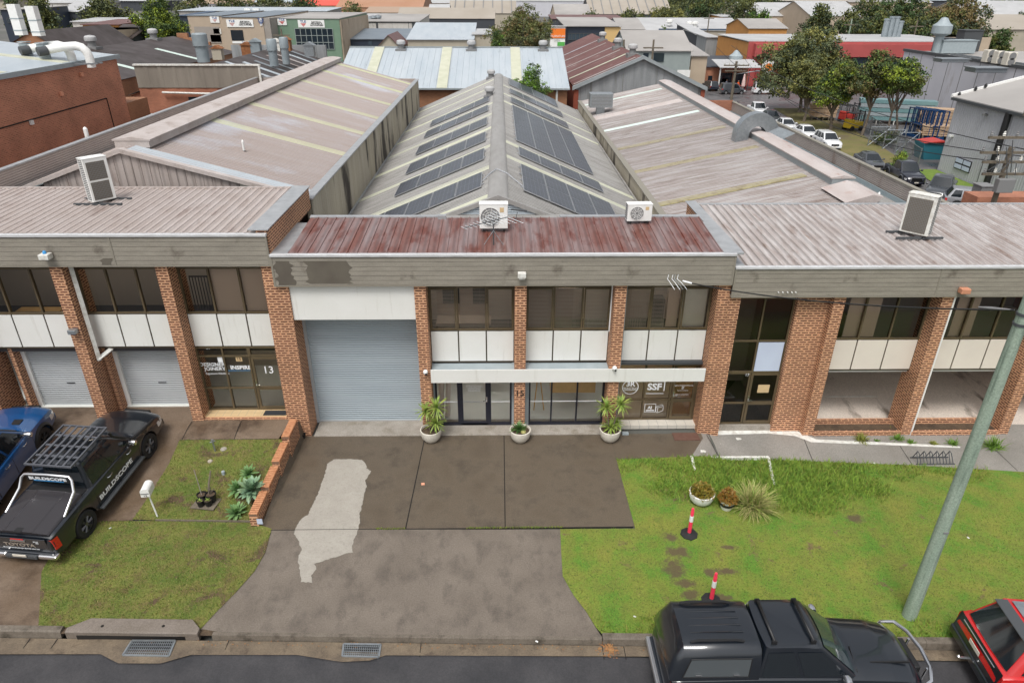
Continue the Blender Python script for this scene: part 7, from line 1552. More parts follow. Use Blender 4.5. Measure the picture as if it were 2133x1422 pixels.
# ---- right: big grey panel building and the metal clad one ----
t = thing('panel_building', 'huge grey panel building with rooftop plant at the right', 'building', (64, 80, -2.5)); XB = 62.0; ztp = 4.95
b = MB(); b.box(XB, XB+60, 52, 112, -3, ztp); b.build('wall', 'wall_grey_panel', t)
b = MB()
for k in range(17): y = 56+3.4*k; b.box(XB-.03, XB-.001, y-.05, y+.05, -3, ztp-.02)
b.build('panel_joint', 'mid_grey', t); b = MB(); b.box(XB-.15, XB+.4, 52, 112.2, ztp, ztp+.35); b.build('parapet_cap', 'dark_grey', t)
b = MB(); b.box(XB+.5, XB+59, 53, 111, ztp+.01, ztp+.1); b.build('roof', 'roof_far', t)
for k, (px, py, Y, sx, sy, sz, m_, l) in enumerate([(2065, 100, 92, 2.0, 1, 2.6, 'pot_cream', 'left of three cream rooftop condensers on the panel building'), (2086, 104, 90, 2.0, 1, 2.6, 'pot_cream', 'middle of three cream rooftop condensers on the panel building'), (2107, 108, 88, 2.0, 1, 2.6, 'pot_cream', 'right of three cream rooftop condensers on the panel building'), (2015, 90, 110, 4, 2, 4, 'dark_grey', 'dark square screen box on the panel building roof'), (1990, 98, 106, 7, 2, 2.4, 'steel_pale', 'long pale grey duct on the panel building roof'), (1965, 94, 108, 3, 2, 2.6, 'dark_grey', 'low dark plant box left of the screen box'), (2060, 122, 80, 5, 2, .6, 'galv', 'flat grey hatch near the front of the panel building roof'), (1985, 112, 92, 5, 2, .5, 'galv', 'flat metal hatch at the left of the panel building roof')]):
    p = ony(px, py, Y); t = thing('rooftop_plant', l, 'rooftop plant', (p.x, Y, ztp+.1)); s_ = .55 if k < 3 else .7
    b = MB(); b.box(-sx*s_/2, sx*s_/2, -sy/2, sy/2, .1, sz*s_+.1); b.build('casing', m_, t, world=False, bevel=.05)
    if k < 3:
        for q in (.28, .72): b = MB(); b.lathe([(.42, 0), (.42, -.03), (0, -.03)], 16, (0, -sy/2, .1+sz*s_*q), axis='y'); b.build('fan', 'mid_grey', t, world=False)
    else: b = MB(); b.box(-sx*s_/2-.1, sx*s_/2+.1, -sy/2-.1, sy/2+.1, sz*s_+.1, sz*s_+.2); b.build('lid', m_, t, world=False)
p = ony(1953, 96, 106); t = thing('roof_cowl', 'white bulbous exhaust cowl on the panel building roof', 'cowl', (p.x, 106, ztp)); b = MB(); b.lathe([(.6, 0), (.6, 2.4), (1.3, 2.8), (1.3, 3.8), (.8, 4.2), (.4, 4.8), (0, 4.9)], 12, (0, 0, 0)); b.build('cowl', 'steel_pale', t, world=False)
b = MB()
for k in range(40): y = 56+.95*k*1.2; b.box(XB+.4, XB+1.3, y, y+.12, ztp+.36, ztp+.44)
b.box(XB+.4, XB+.5, 56, 101, ztp+.36, ztp+.5); b.box(XB+1.2, XB+1.3, 56, 101, ztp+.36, ztp+.5); tag(b.build('cable_tray', 'galv'), 'long ladder shaped cable tray along the panel building roof edge', 'cable tray')
t = thing('metal_clad_building', 'light grey metal clad building with black downpipe at the right edge', 'building', (43, 58, -2.5)); XM = 42.8
b = MB(); b.ribs((XM, 66.3, -2.6), (0, -28, 0), (0, 0, 6.75), pitch=.3, h=.03, kind='trap'); b.box(XM+.04, XM+25, 38, 66.3, -2.7, 4.15); b.build('wall', 'wall_grey_metal', t, sharp=0)
b = MB(); b.ext([(XM-.3, 37.5, 4.16), (XM+26, 37.5, 11.0), (XM+26, 37.5, 11.15), (XM-.3, 37.5, 4.32)], (0, 29.2, 0)); b.build('roof', 'roof_far', t)
b = MB(); b.ext([(XM+.05, 66.25, 4.1), (XM+25, 66.25, 4.1), (XM+25, 66.25, 10.7)], (0, -28, 0)); b.build('gable', 'wall_grey_metal', t)
b = MB(); b.ext([(XM-.35, 66.6, 4.2), (XM+26, 66.6, 11.05), (XM+26, 66.6, 11.35), (XM-.35, 66.6, 4.5)], (0, .25, 0)); b.build('barge_capping', 'white_paint', t); b = MB(); b.box(XM-.42, XM-.28, 37.5, 66.6, 4.02, 4.25); b.build('gutter', 'dark_grey', t)
p, q = onx(2098, 235, XM-.2), onx(2055, 400, XM-.2); b = MB(); b.tube([(XM-.25, (p.y+q.y)/2, 4.1), (XM-.25, (p.y+q.y)/2, -2.5)], .27, 10); b.build('downpipe', 'black_plastic', t)
def xpanel(px0, py0, px1, py1, X, d=.07):
    a, c = onx(px0, py0, X), onx(px1, py1, X); b = MB(); y0, y1 = sorted((a.y, c.y)); z0, z1 = sorted((a.z, c.z)); b.box(X-d, X-.0, y0, y1, z0, z1); return b, y0, y1, z0, z1
b, y0, y1, z0, z1 = xpanel(1994, 326, 2011, 358, XM-.03); y0 -= .55; b = MB(); b.box(XM-.1, XM-.03, y0, y1, z0, z1); w_ = b.build('window', 'black_plastic', t)
for iy in (0, 1):
    for iz in (0, 1): b = MB(); dy, dz = (y1-y0)/2, (z1-z0)/2; b.box(XM-.13, XM-.101, y0+dy*iy+.07, y0+dy*(iy+1)-.07, z0+dz*iz+.07, z0+dz*(iz+1)-.07); b.build('pane', 'panel_bluewhite', w_)
p = onx(2045, 385, XM); b = MB(); b.box(XM-.12, XM-.03, p.y-.5, p.y+.5, -2.5, -.3); b.build('door', 'wall_grey_panel', t); b = MB(); b.box(XM-.11, XM-.028, p.y-.6, p.y-.5, -2.5, -.2); b.box(XM-.11, XM-.028, p.y+.5, p.y+.6, -2.5, -.2); b.box(XM-.11, XM-.028, p.y-.5, p.y+.5, -.3, -.2); b.build('door_frame', 'black_plastic', t)
for px, py in ((2052, 239), (1981, 283)): p = onx(px, py, XM-.2); b = MB(); b.box(XM-.4, XM, p.y-.12, p.y+.12, p.z-.08, p.z+.08); b.build('flood_light', 'mid_grey' if px > 2000 else 'white_paint', t)
b, y0, y1, z0, z1 = xpanel(2080, 215+50, 2133, 300, XM-.03); b = MB(); b.box(XM-.1, XM-.03, 50, 54, 1.2, 2.6); b.build('window', 'window_dark', t)
for k in range(3): p = ony((1997, 2031, 2052)[k], (202, 190, 184)[k], 66.5); b = MB(); b.lathe([(0, 0), (.12, .1), (.14, .25), (.05, .42), (0, .45)], 8, p); tag(b.build('bird', 'black_plastic'), ['black bird perched at the lower corner of the white roof edge', 'black bird perched in the middle of the three on the roof edge', 'black bird perched highest on the white roof edge'][k], 'bird')
# transformer pole at the far right
p = ony(2100, 330, 40); t = thing('power_pole', 'cluttered power pole with insulators and transformer gear at the right edge', 'pole', (p.x, 40, -2)); px_ = p.x
b = MB(); b.tube([(px_, 40, -3), (px_, 40, 5)], .16, 10); b.build('shaft', 'pole_brown', t)
random.seed(4)
for z, l in ((p.z+1.2, 1.6), (p.z+.35, 1.8), (p.z-.2, 1.5), (p.z-.9, 1.3)):
    b = MB(); b.box(px_-l, px_+l, 39.85, 40.0, z-.07, z+.07); b.build('crossarm', 'pole_brown', t)
    for k in range(5): x = px_-l+.1+k*(2*l-.2)/4; b = MB(); b.lathe([(.03, 0), (.09, .05), (.05, .09), (.09, .14), (.05, .2), (.07, .26), (0, .3)], 8, (x, 39.9, z+.07)); b.build('insulator', 'white_old' if k % 2 else 'mid_grey', t)
for k in range(7): x = px_+random.uniform(-1.2, 1.2); b = MB(); b.tube([(x, 39.8, p.z+random.uniform(-.2, 1.2)), (x+random.uniform(-.4, .4), 39.6, p.z-.2), (x+random.uniform(-.8, .8), 39.7, p.z-random.uniform(.6, 1.2))], .025, 5); b.build('jumper_wire', 'dark_grey', t)
b = MB(); b.box(px_-.5, px_+.5, 39.4, 39.8, p.z-1.9, p.z-1.1); b.build('fuse_box', 'mid_grey', t, bevel=.03)
for k, (a, c, l) in enumerate([((1235, 150), (2133, 285), 0), ((1930, 330), (2133, 345), 0), ((1845, 300), (2133, 350), 0)]):
    A, C = ony(a[0], a[1], 104 if k == 0 else 60), Vector((px_+2, 39.9, p.z+.3-.3*k)); pts = [A.lerp(C, i/16)-Vector((0, 0, 1.0*4*(i/16)*(1-i/16))) for i in range(17)]
    if k == 0: A = ony(1523, 95, 114); pts = [A.lerp(C, i/16)-Vector((0, 0, 1.6*4*(i/16)*(1-i/16))) for i in range(17)]
    if k: A = Vector((30+3*k, 112, 5.5)); pts = [A.lerp(C, i/16)-Vector((0, 0, (1.8+k)*4*(i/16)*(1-i/16))) for i in range(17)]
    b = MB(); b.tube(pts, .03, 4); tag(b.build('power_line', 'black_plastic'), ['highest power line from the street pole to the right edge pole', 'middle power line sagging over the side street', 'lowest power line sagging over the side street'][k], 'cable')
p = ony(2068, 425, 44); b = MB(); b.box(p.x-1.5, p.x+5, 43.5, 45, -2.6, p.z+.6); tag(b.build('brick_wall', 'brick_red'), 'low brick wall under the transformer pole at the right edge', 'wall')
for k, (px, py, w_, h) in enumerate([(2055, 405, .9, 1.6), (2085, 410, 1.2, 1.3)]): p = ony(px, py, 46); b = MB(); b.box(p.x-w_/2, p.x+w_/2, 46, 47, -2.6, p.z+.5); b.box(p.x-w_/2-.06, p.x+w_/2+.06, 45.95, 47.05, p.z+.5, p.z+.58); tag(b.build('electrical_cabinet', 'mid_grey', bevel=.03), ['taller grey electrical cabinet behind the brick wall at right', 'wider grey electrical cabinet behind the brick wall at right'][k], 'cabinet')
# ---- streets behind ----
struct(sheet('street', [(20.6, 20), (29.5, 20), (34.5, 75), (36, 112), (20, 112), (20.4, 62)], 'asphalt_yard', dz=.01, step=6))
struct(sheet('street', [(-20, 112), (140, 112), (140, 131), (-20, 131)], 'asphalt_yard', dz=.02, step=8))
b = MB(); 
for y in (116.5, 121.0): b.box(10, 120, y, y+.25, -2.8, -2.66)
struct(sheet('verge', [(35.5, 62), (40.9, 66), (44, 84), (47, 106), (41.0, 106), (37.8, 80)], 'lawn_verge', dz=.07, step=5)) 
struct(sheet('yard', [(28, 44), (37, 44), (41, 66.5), (62, 66.5), (62, 112), (30, 112)], 'asphalt_yard', dz=.035, step=5))
p = [onz(1955, 378, -2.4), onz(2040, 405, -2.4)]; struct(sheet('verge_grass', [(36.9, 44), (42.7, 44), (42.7, 66.4), (40.4, 66.4), (38.4, 55)], 'lawn_bright', dz=.09, step=4))
# chain link fence along the yard
t = thing('chain_link_fence', 'rusty chain link fence with steel posts along the yard', 'fence', (45, 85, -2.5)); F = [(41.5, 67.5), (44.5, 80), (47.5, 95), (50.5, 110)]
for i in range(3):
    a, c = Vector((*F[i], 0)), Vector((*F[i+1], 0))
    for k in range(5):
        q = a.lerp(c, k/5); b = MB(); b.tube([(q.x, q.y, -3), (q.x, q.y, -.6)], .06, 6); b.build('post', 'galv', t)
    b = MB(); b.tube([(a.x, a.y, -.7), (c.x, c.y, -.7)], .035, 5)
    n = 26
    for k in range(n*2): q = a.lerp(c, k/(2*n)); r = a.lerp(c, min(1, (k+2)/(2*n))); b.tube([(q.x, q.y, -2.7), (r.x, r.y, -.7)], .012, 3, smooth=False, cap=False); b.tube([(r.x, r.y, -2.7), (q.x, q.y, -.7)], .012, 3, smooth=False, cap=False)
    b.build('mesh_panel', 'fence_wire', t)
for k, (px, py) in enumerate([(1827, 305), (1858, 312), (1885, 318)]):
    p = onz(px, py, -2.5); b = MB(); q = (p.x-1.1, p.y, -2.5); 
    for x in (-1.1, 1.1): b.tube([(p.x+x, p.y, -2.6), (p.x+x, p.y, -.3)], .06, 6)
    b.tube([(p.x-1.1, p.y, -.4), (p.x+1.1, p.y, -.4)], .05, 6); b.tube([(p.x-1.1, p.y, -2.4), (p.x+1.1, p.y, -.4)], .04, 6); b.tube([(p.x-1.1, p.y, -1.4), (p.x+1.1, p.y, -1.4)], .04, 6); tag(b.build('steel_gate', 'galv'), ['left braced steel gate frame below the leaning trees', 'middle braced steel gate frame below the leaning trees', 'right braced steel gate frame beside the green bush'][k], 'gate')
# yard clutter
def at_y(px, py, z=-2.5): return onz(px, py, z)
for k in range(5):
    p = at_y(1903+9*k, 285+1.2*k); t = thing('steel_stillage', f"{['leftmost', 'second', 'middle', 'fourth', 'rightmost'][k]} tall blue steel stillage in the yard", 'stillage', (p.x, p.y, -2.5), R_(15), group='blue steel stillages in the yard')
    for x in (-.45, .45): b = MB(); b.box(x-.05, x+.05, -1.2, -1.1, 0, 3.3); b.box(x-.05, x+.05, 1.1, 1.2, 0, 3.3); b.box(x-.05, x+.05, -1.2, 1.2, 3.2, 3.3); b.box(x-.05, x+.05, -1.2, 1.2, 1.5, 1.6); b.build('side_frame', 'blue_rack', t, world=False)
    b = MB(); b.box(-.5, .5, -1.3, 1.3, 0, .35); b.build('base', 'blue_rack', t, world=False)
for k, (px, py, l, h, m_, lab) in enumerate([(1858, 258, 9, 2.6, 'teal_wrap', 'long stack of teal wrapped packs on white trestles in the yard'), (1885, 252, 7, 1.4, 'timber_stack', 'stack of pale boards right of the teal packs'), (1950, 290, 4, 1.2, 'timber_stack', 'scrap timber stack right of the blue stillages'), (1955, 268, 5, 2.0, 'timber_stack', 'racked timber lengths behind the scrap stack'), (1712, 250, 3.4, 1.6, 'timber_stack', 'cardboard brown crates under the dark tree')]):
    p = at_y(px, py); t = thing('material_stack', lab, 'stack', (p.x, p.y, -2.5), R_(-18))
    n_ = 5 if k < 4 else 3; random.seed(k)
    for i in range(n_): b = MB(); b.box(-l/2+random.uniform(-.2, .2), l/2+random.uniform(-.2, .2), -.9, .9, .5+i*h/n_, .5+(i+1)*h/n_-.06); b.build('pack', m_ if (i % 2 == 0 or k != 0) else 'steel_pale', t, world=False)
    b = MB()
    for i in range(5): x = -l/2+.3+i*(l-.6)/4; b.box(x-.06, x+.06, -.95, .95, 0, .5)
    b.build('bearer', 'white_old' if k == 0 else 'pole_brown', t, world=False)
for k, (px, py, m_, lab) in enumerate([(1764, 254, 'red_paint', 'small red forklift under the leaning trees'), (1775, 272, 'yellow_paint', 'yellow forklift behind the chain link fence')]):
    p = at_y(px, py); t = thing('forklift', lab, 'forklift', (p.x, p.y, -2.5), R_(20)); b = MB(); b.box(-1.1, 1.0, -.6, .6, .35, 1.1); b.box(-1.1, -.4, -.55, .55, 1.1, 1.4); b.build('body', m_, t, world=False, bevel=.08)
    b = MB(); 
    for x, y in ((-.9, -.5), (-.9, .5), (.5, -.5), (.5, .5)): b.tube([(x, y, 1.0), (x, y, 2.1)], .04, 5)
    b.box(-1.0, .6, -.6, .6, 2.1, 2.16); b.build('cab_guard', 'black_plastic', t, world=False); b = MB(); b.box(1.05, 1.12, -.45, -.3, .1, 2.4); b.box(1.05, 1.12, .3, .45, .1, 2.4); b.box(1.05, 1.12, -.45, .45, 2.2, 2.3); b.build('mast', 'dark_grey', t, world=False)
    for x in (-.75, .7):
        for y in (-.6, .6): b = MB(); b.lathe([(0, -.1), (.33, -.1), (.33, .1), (0, .1)], 14, (x, y, .33), axis='y'); b.build('wheel', 'black_rubber', t, world=False)
p = at_y(1942, 330); t = thing('skip_bin', 'teal skip bin covered by a red tarpaulin beside the metal clad building', 'skip', (p.x-.5, p.y, -2.5)); b = MB(); b.ext([(-.9, -.8, 0), (.9, -.8, 0), (1.3, -.8, 1.7), (-1.3, -.8, 1.7)], (0, 1.8, 0)); b.build('bin', 'teal_bin', t, world=False); b = MB(); b.ext([(-1.3, -1.0, 1.72), (1.3, -1.0, 1.72), (.6, -1.0, 2.0), (-.5, -1.0, 1.9)], (0, 2.0, 0)); b.build('tarpaulin', 'red_paint', t, world=False, bevel=.1)
p = at_y(1957, 345); t = thing('feather_flag', 'dark feather flag with round emblem beside the skip bin', 'flag', (p.x, p.y, -2.5)); b = MB(); b.tube([(0, 0, 0), (.1, 0, 2.4), (.5, 0, 3.8)], .03, 5); b.build('pole', 'dark_grey', t, world=False); b = MB(); pts = [(.1, 0, 1.0), (.55, 0, 1.6), (.95, 0, 2.8), (1.0, 0, 3.7), (.75, 0, 4.0), (.45, 0, 3.8), (.25, 0, 2.8)]; b.ext(pts, (0, .03, 0)); b.build('banner', 'paint_navy', t, world=False)
b = MB(); b.lathe([(.26, 0), (.26, -.02), (0, -.02)], 16, (.68, -.01, 3.3), axis='y'); b.build('emblem', 'panel_bluewhite', t, world=False)
# street power pole with transformer
p = onz(1523, 209, -2.7); t = thing('power_pole', 'tall brown power pole with crossarm standing before the apricot cafe', 'pole', (p.x, p.y, -2.8)); zz_ = ony(1536, 128, p.y).z
b = MB(); b.tube([(p.x, p.y, -3), (p.x, p.y, zz_)], .24, 10, r2=.18); b.build('shaft', 'pole_brown', t)
for z, l in ((zz_-.6, 2.0), (zz_-1.4, 1.7)): b = MB(); b.box(p.x-l, p.x+l, p.y-.25, p.y-.1, z-.09, z+.09); b.build('crossarm', 'pole_brown', t); 
for k in range(6): b = MB(); b.lathe([(.08, 0), (.12, .1), (.05, .3), (0, .32)], 6, (p.x-1.9+.76*k, p.y-.18, zz_-.5)); b.build('insulator', 'white_old', t)
b = MB(); b.tube([(p.x, p.y, 1.2), (p.x+3.2, p.y-1.5, 1.9)], .06, 6); b.box(p.x+2.8, p.x+3.8, p.y-1.9, p.y-1.2, 1.8, 1.95); b.build('lamp_arm', 'galv', t)
p = ony(1530, 132, 121); t = thing('roof_cowl', 'white bulbous exhaust cowl on the cafe roof', 'cowl', (p.x, 134, 1.5)); p = ony(1530, 140, 134); b = MB(); b.lathe([(.6, -.6), (.6, .8), (1.25, 1.0), (1.25, 1.9), (.7, 2.3), (.35, 2.8), (0, 2.9)], 12, (p.x, 134, p.z)); b.build('cowl', 'steel_pale', t)
# cafe
t, x0, x1, z = bld('small apricot cafe with white awning across the back street', 1456, 1560, 141, 133, 12, 'wall_apricot', 'wall_dark', back=.9, zb=-3, wins=[(1500, 152, 1522, 178, 'window_dark', 'opening'), (1530, 152, 1548, 182, 'window_dark', 'door'), (1463, 150, 1468, 160, 'window_dark'), (1475, 158, 1481, 180, 'window_dark', 'door'), (1504, 164, 1514, 172, 'wall_yellow', 'counter')], name='cafe')
a, c = ony(1487, 143, 131), ony(1590, 148, 127); b = MB(); b.ext([(a.x, 127.5, 1.05), (a.x, 133.2, 1.9), (a.x, 133.2, 2.0), (a.x, 127.5, 1.15)], (c.x-a.x, 0, 0)); b.build('awning', 'roof_pale', t)
for px in (1499, 1560, 1588): p = ony(px, 160, 128); b = MB(); b.tube([(p.x, 128, -2.8), (p.x, 128, 1.0)], .12 if px < 1500 else .07, 6); b.build('awning_post', 'white_paint' if px < 1500 else 'dark_grey', t)
for k in range(5): p = ony(1500+20*k, 183, 129); b = MB(); b.box(p.x-.9, p.x+.9, 128.6, 129.8, -2.1, -2.0); b.box(p.x-.7, p.x-.6, 128.8, 129.6, -2.8, -2.1); b.box(p.x+.6, p.x+.7, 128.8, 129.6, -2.8, -2.1); tag(b.build('outdoor_table', 'wall_darkred'), f"{['leftmost', 'second', 'middle', 'fourth', 'rightmost'][k]} red outdoor table under the cafe awning", 'table', 'red tables under the cafe awning')
p = ony(1550, 165, 127); t = thing('folded_umbrella', 'folded pink and white umbrella in front of the cafe', 'umbrella', (p.x, 127, -2.8)); b = MB(); b.lathe([(.03, 0), (.03, .6), (.35, .9), (.3, 1.6), (.12, 2.8), (0, 3.0)], 10); b.build('canopy', 'salmon_pale', t, world=False)
# person in orange outside the cafe
p = ony(1537, 172, 128.5)
def person(x, y, z, h, top, legs, label, rz=0):
    t = thing('person', label, 'person', (x, y, z), rz); bm = bmesh.new(); sk = {'pelvis': (0, 0, .52), 'chest': (0, 0, .74), 'neck': (0, 0, .83), 'head': (0, -.01, .93), 'lh': (.05, 0, .50), 'lk': (.055, .01, .27), 'lf': (.06, 0, .02), 'rh': (-.05, 0, .50), 'rk': (-.055, -.01, .27), 'rf': (-.06, .0, .02), 'ls': (.105, 0, .79), 'le': (.13, .01, .62), 'lw': (.12, -.08, .50), 'rs': (-.105, 0, .79), 're': (-.13, .01, .62), 'rw': (-.12, -.08, .50)}
    rad = {'pelvis': .075, 'chest': .085, 'neck': .032, 'head': .058, 'lh': .05, 'lk': .034, 'lf': .024, 'rh': .05, 'rk': .034, 'rf': .024, 'ls': .035, 'le': .024, 'lw': .017, 'rs': .035, 're': .024, 'rw': .017}
    ks = list(sk); V = [bm.verts.new([c*h for c in sk[k]]) for k in ks]; E = [('pelvis', 'chest'), ('chest', 'neck'), ('neck', 'head'), ('pelvis', 'lh'), ('lh', 'lk'), ('lk', 'lf'), ('pelvis', 'rh'), ('rh', 'rk'), ('rk', 'rf'), ('chest', 'ls'), ('ls', 'le'), ('le', 'lw'), ('chest', 'rs'), ('rs', 're'), ('re', 'rw')]
    for a, c in E: bm.edges.new((V[ks.index(a)], V[ks.index(c)]))
    me = bpy.data.meshes.new('body'); bm.to_mesh(me); bm.free(); o = bpy.data.objects.new('body', me); COL.objects.link(o); o.parent = t; me.materials.append(MATS[top])
    s_ = o.modifiers.new('skin', 'SKIN'); 
    for i, k in enumerate(ks): me.skin_vertices[0].data[i].radius = (rad[k]*h*.9, rad[k]*h*.8)
    me.skin_vertices[0].data[0].use_root = True; o.modifiers.new('sub', 'SUBSURF').levels = 1
    b = MB(); b.lathe([(0, -.075*h), (.05*h, -.04*h), (.056*h, .02*h), (.04*h, .06*h), (0, .075*h)], 12, (0, -.01*h, .94*h)); b.build('head', 'skin', t, world=False); b = MB(); b.lathe([(.05*h, .0), (.058*h, .03*h), (.04*h, .07*h), (0, .082*h)], 12, (0, .0, .945*h)); b.build('hair', 'black_plastic', t, world=False)
    b = MB(); b.tube([(.05*h, 0, .54*h), (.055*h, .01*h, .27*h), (.06*h, 0, .06*h)], [.055*h, .042*h, .034*h], 8); b.tube([(-.05*h, 0, .54*h), (-.055*h, -.01*h, .27*h), (-.06*h, 0, .06*h)], [.055*h, .042*h, .034*h], 8); b.build('trousers', legs, t, world=False); return t
person(p.x, 128.2, -2.85, 1.75, 'hi_vis', 'dark_grey', 'person in orange high visibility top standing under the cafe awning')
p = ony(1519, 172, 128.5); person(p.x, 130, -2.85, 1.7, 'panel_bluewhite', 'wall_navy', 'person in pale shirt standing at the cafe counter')
for k, (px, m1, m2, l) in enumerate([(1672, 'letter_blue', 'black_plastic', 'person in dark purple clothes left of the group by the fence'), (1681, 'purple_shirt', 'black_plastic', 'person in purple top in the middle of the group by the fence'), (1690, 'white_plain', 'letter_blue', 'person in white top right of the group by the fence')]):
    p = onz(px, 208, -2.7); person(p.x, p.y, -2.75, 1.75, m1, m2, l, R_(40*k))
# ---- right middle distance ----
p, q = ony(1494, 76, 160), ony(1567, 90, 136)
t = thing('red_shopfront_building', 'long red fronted building with ochre side wall behind the cafe', 'building', (q.x, 138, -3)); zt2 = q.z
b = MB(); b.box(q.x, q.x+41, 138, 158, -3, zt2); b.build('side_wall', 'wall_ochre', t); b = MB(); b.box(q.x, q.x+41.1, 137.8, 137.99, -3, zt2+.1); b.build('front_wall', 'wall_red', t); b = MB(); b.box(q.x+1, q.x+41.2, 136.6, 137.79, zt2-2.4, zt2-.2); b.build('fascia', 'wall_red', t); b = MB(); b.box(q.x+2, q.x+8.5, 137.5, 137.79, -2.8, zt2-2.5); b.build('roller_door', 'wall_darkred', t)
b = MB(); b.ext([(q.x-.2, 138, zt2+.11), (q.x-.2, 158, zt2+.3), (q.x-.2, 158, zt2+.4), (q.x-.2, 138, zt2+.25)], (41.4, 0, 0)); b.build('roof', 'roof_pale', t)
for k in range(6): b = MB(); x = q.x+16+k*4; b.box(x, x+3.4, 137.6, 137.79, zt2-5.2, zt2-2.6); b.build('window', 'window_far', t)
b = MB(); x = ony(1602, 140, 136).x; b.lathe([(1.3, 0), (1.3, -.1), (0, -.1)], 20, (x, 136.4, ony(1602, 141, 136).z), axis='y'); o = b.build('round_sign', 'white_plain', t); b = MB(); b.lathe([(.7, 0), (.7, -.05), (0, -.05)], 16, (x, 136.28, ony(1602, 141, 136).z), axis='y'); b.build('emblem', 'orange_sign', o)
for k, (px, s_) in enumerate([(1837, .7), (1847, .8), (1857, .8), (1866, .6)]):
    p = ony(px, 92, 150); b = MB(); b.tube([(p.x, 150, zt2), (p.x, 150, zt2+4.0*s_+.6)], .55, 8); b.tube([(p.x, 150, zt2+4.0*s_+.6), (p.x, 150, zt2+4.0*s_+.9)], .62, 8); tag(b.build('flue_pipe', 'galv_dull'), f"{['leftmost', 'second', 'third', 'rightmost'][k]} of four galvanised flues on the red building roof", 'flue', 'galvanised flues on the red building roof')
bld('grey sage painted workshop with low metal roof behind the zinc shed', 1308, 1440, 106, 122, 16, 'wall_sage', 'roof_far', rise=2.6, wins=[(1340, 111, 1350, 124, 'window_dark'), (1362, 111, 1382, 129, 'window_dark'), (1411, 146, 1436, 161, 'white_paint', 'roller_door')])
bld('low beige annex joined to the sage workshop', 1441, 1474, 118, 130, 14, 'wall_beige_dirty', 'roof_far', back=1.2)
bld('slate grey industrial box left of the ochre wall', 1452, 1476, 74, 168, 20, 'wall_dark', 'roof_pale', back=1.5)
bld('plain concrete grey side building beside the ochre wall', 1472, 1496, 79, 160, 20, 'wall_zinc', 'roof_pale', back=.6)
bld('long cream warehouse with bright white roof behind the sage workshop', 1343, 1550, 64, 232, 30, 'wall_cream', 'roof_pale', rise=3.0, wins=[(1372, 60, 1545, 64, 'wall_blue', 'fascia_band'), (1424, 72, 1438, 83, 'wall_navy', 'roller_door')])
bld('furniture showroom in navy and yellow with orange sign', 1180, 1290, 56, 172, 26, 'wall_navy', 'roof_far', over=.5, back=1.0, wins=[(1260, 57, 1290, 104, 'wall_yellow', 'yellow_wall'), (1183, 70, 1256, 84, 'window_far', 'window', 9, 1, 'dark_grey'), (1183, 88, 1256, 104, 'window_far', 'window', 9, 1, 'dark_grey')], name='showroom')
t, x0, x1, z = bld('tall sign tower of the furniture showroom with orange top panel', 1147, 1178, 56, 171, 1.5, 'white_plain', 'roof_pale', wins=[(1148, 60, 1177, 80, 'orange_sign', 'sign_panel'), (1161, 88, 1176, 96, 'green_sign', 'sign_panel')], name='sign_tower', cat='sign')
stext(t, 'FURNITURE', 1163, 76, 4.5, 171, 'white_plain', sx=1.0); stext(t, 'OPEN', 1160, 85, 4, 171, 'mid_grey')
bld('low grey roofed sheds beyond the showroom', 1292, 1342, 62, 190, 24, 'wall_grey_panel', 'roof_far', rise=2.2)
bld('distant tan roofed warehouse row with dark ribs, right of the big gum tree', 1228, 1400, 30, 400, 40, 'wall_dark', 'roof_far_tan', rise=8, bars=9)
bld('distant low warehouse with solar panels just right of the gum tree', 1158, 1232, 34, 380, 40, 'wall_beige_dirty', 'roof_far', rise=5)
bld('dark workshop row directly behind the showroom roof', 1150, 1300, 41, 260, 18, 'wall_dark', 'roof_far_rust', back=.8)
# ---- centre and left middle distance ----
t, x0, x1, z = bld('green trade store with large dark glazed front', 556, 706, 40, 186, 40, 'wall_green', 'roof_far', over=.15, back=.3, wins=[(614, 60, 697, 103, 'window_dark', 'window', 7, 3, 'wall_sage'), (573, 84, 587, 90, 'window_dark')], name='trade_store')
b = MB(); b.box(x1-.01, x1+.3, 186.3, 226, -3, z-.2); b.build('side_wall', 'wall_beige_dirty', t)
def sign(t, px0, py0, px1, py1, Y, tri, mt='white_plain', words=True, col='letter_red'):
    b = MB(); cx, cz, w_, h = fpanel(b, px0, py0, px1, py1, Y, .06, .09); o = b.build('sign_board', mt, t)
    k = .0 if not words else -.30; yy = Y-.165; x = cx+w_*k
    b = MB(); s_ = h*.42; 
    for i in range(4): f0, f1 = i/4, (i+.7)/4; hw0, hw1 = s_*(1-f0)*1.0, s_*(1-f1)*1.0; b.quad((x-hw0, yy, cz+h*.05-s_*f0*1.1), (x+hw0, yy, cz+h*.05-s_*f0*1.1), (x+hw1, yy, cz+h*.05-s_*f1*1.1), (x-hw1, yy, cz+h*.05-s_*f1*1.1))
    b.build('emblem', col, o); text('lettering', 'TLE', h*.42, upright(x, yy, cz+h*.27), 'letter_blue', o, world=True, sx=1.3, bold=.02)
    if words: text('lettering', 'ELECTRICAL,\nINDUSTRIAL &\nDATA SUPPLIERS', h*.24, upright(cx+w_*.20, yy, cz), 'letter_black', o, world=True, sx=1.05, bold=.02)
sign(t, 620, 42, 677, 58, 186, 1); sign(t, 577, 38, 598, 53, 186, 1, words=False)
t, x0, x1, z = bld('beige trade store with projecting signed corner', 462, 546, 37, 180, 44, 'wall_beige', 'roof_greyblue', over=.15, back=.3, wins=[(480, 63, 509, 85, 'window_dark'), (484, 86, 532, 91, 'white_plain', 'sign_panel')], name='trade_store')
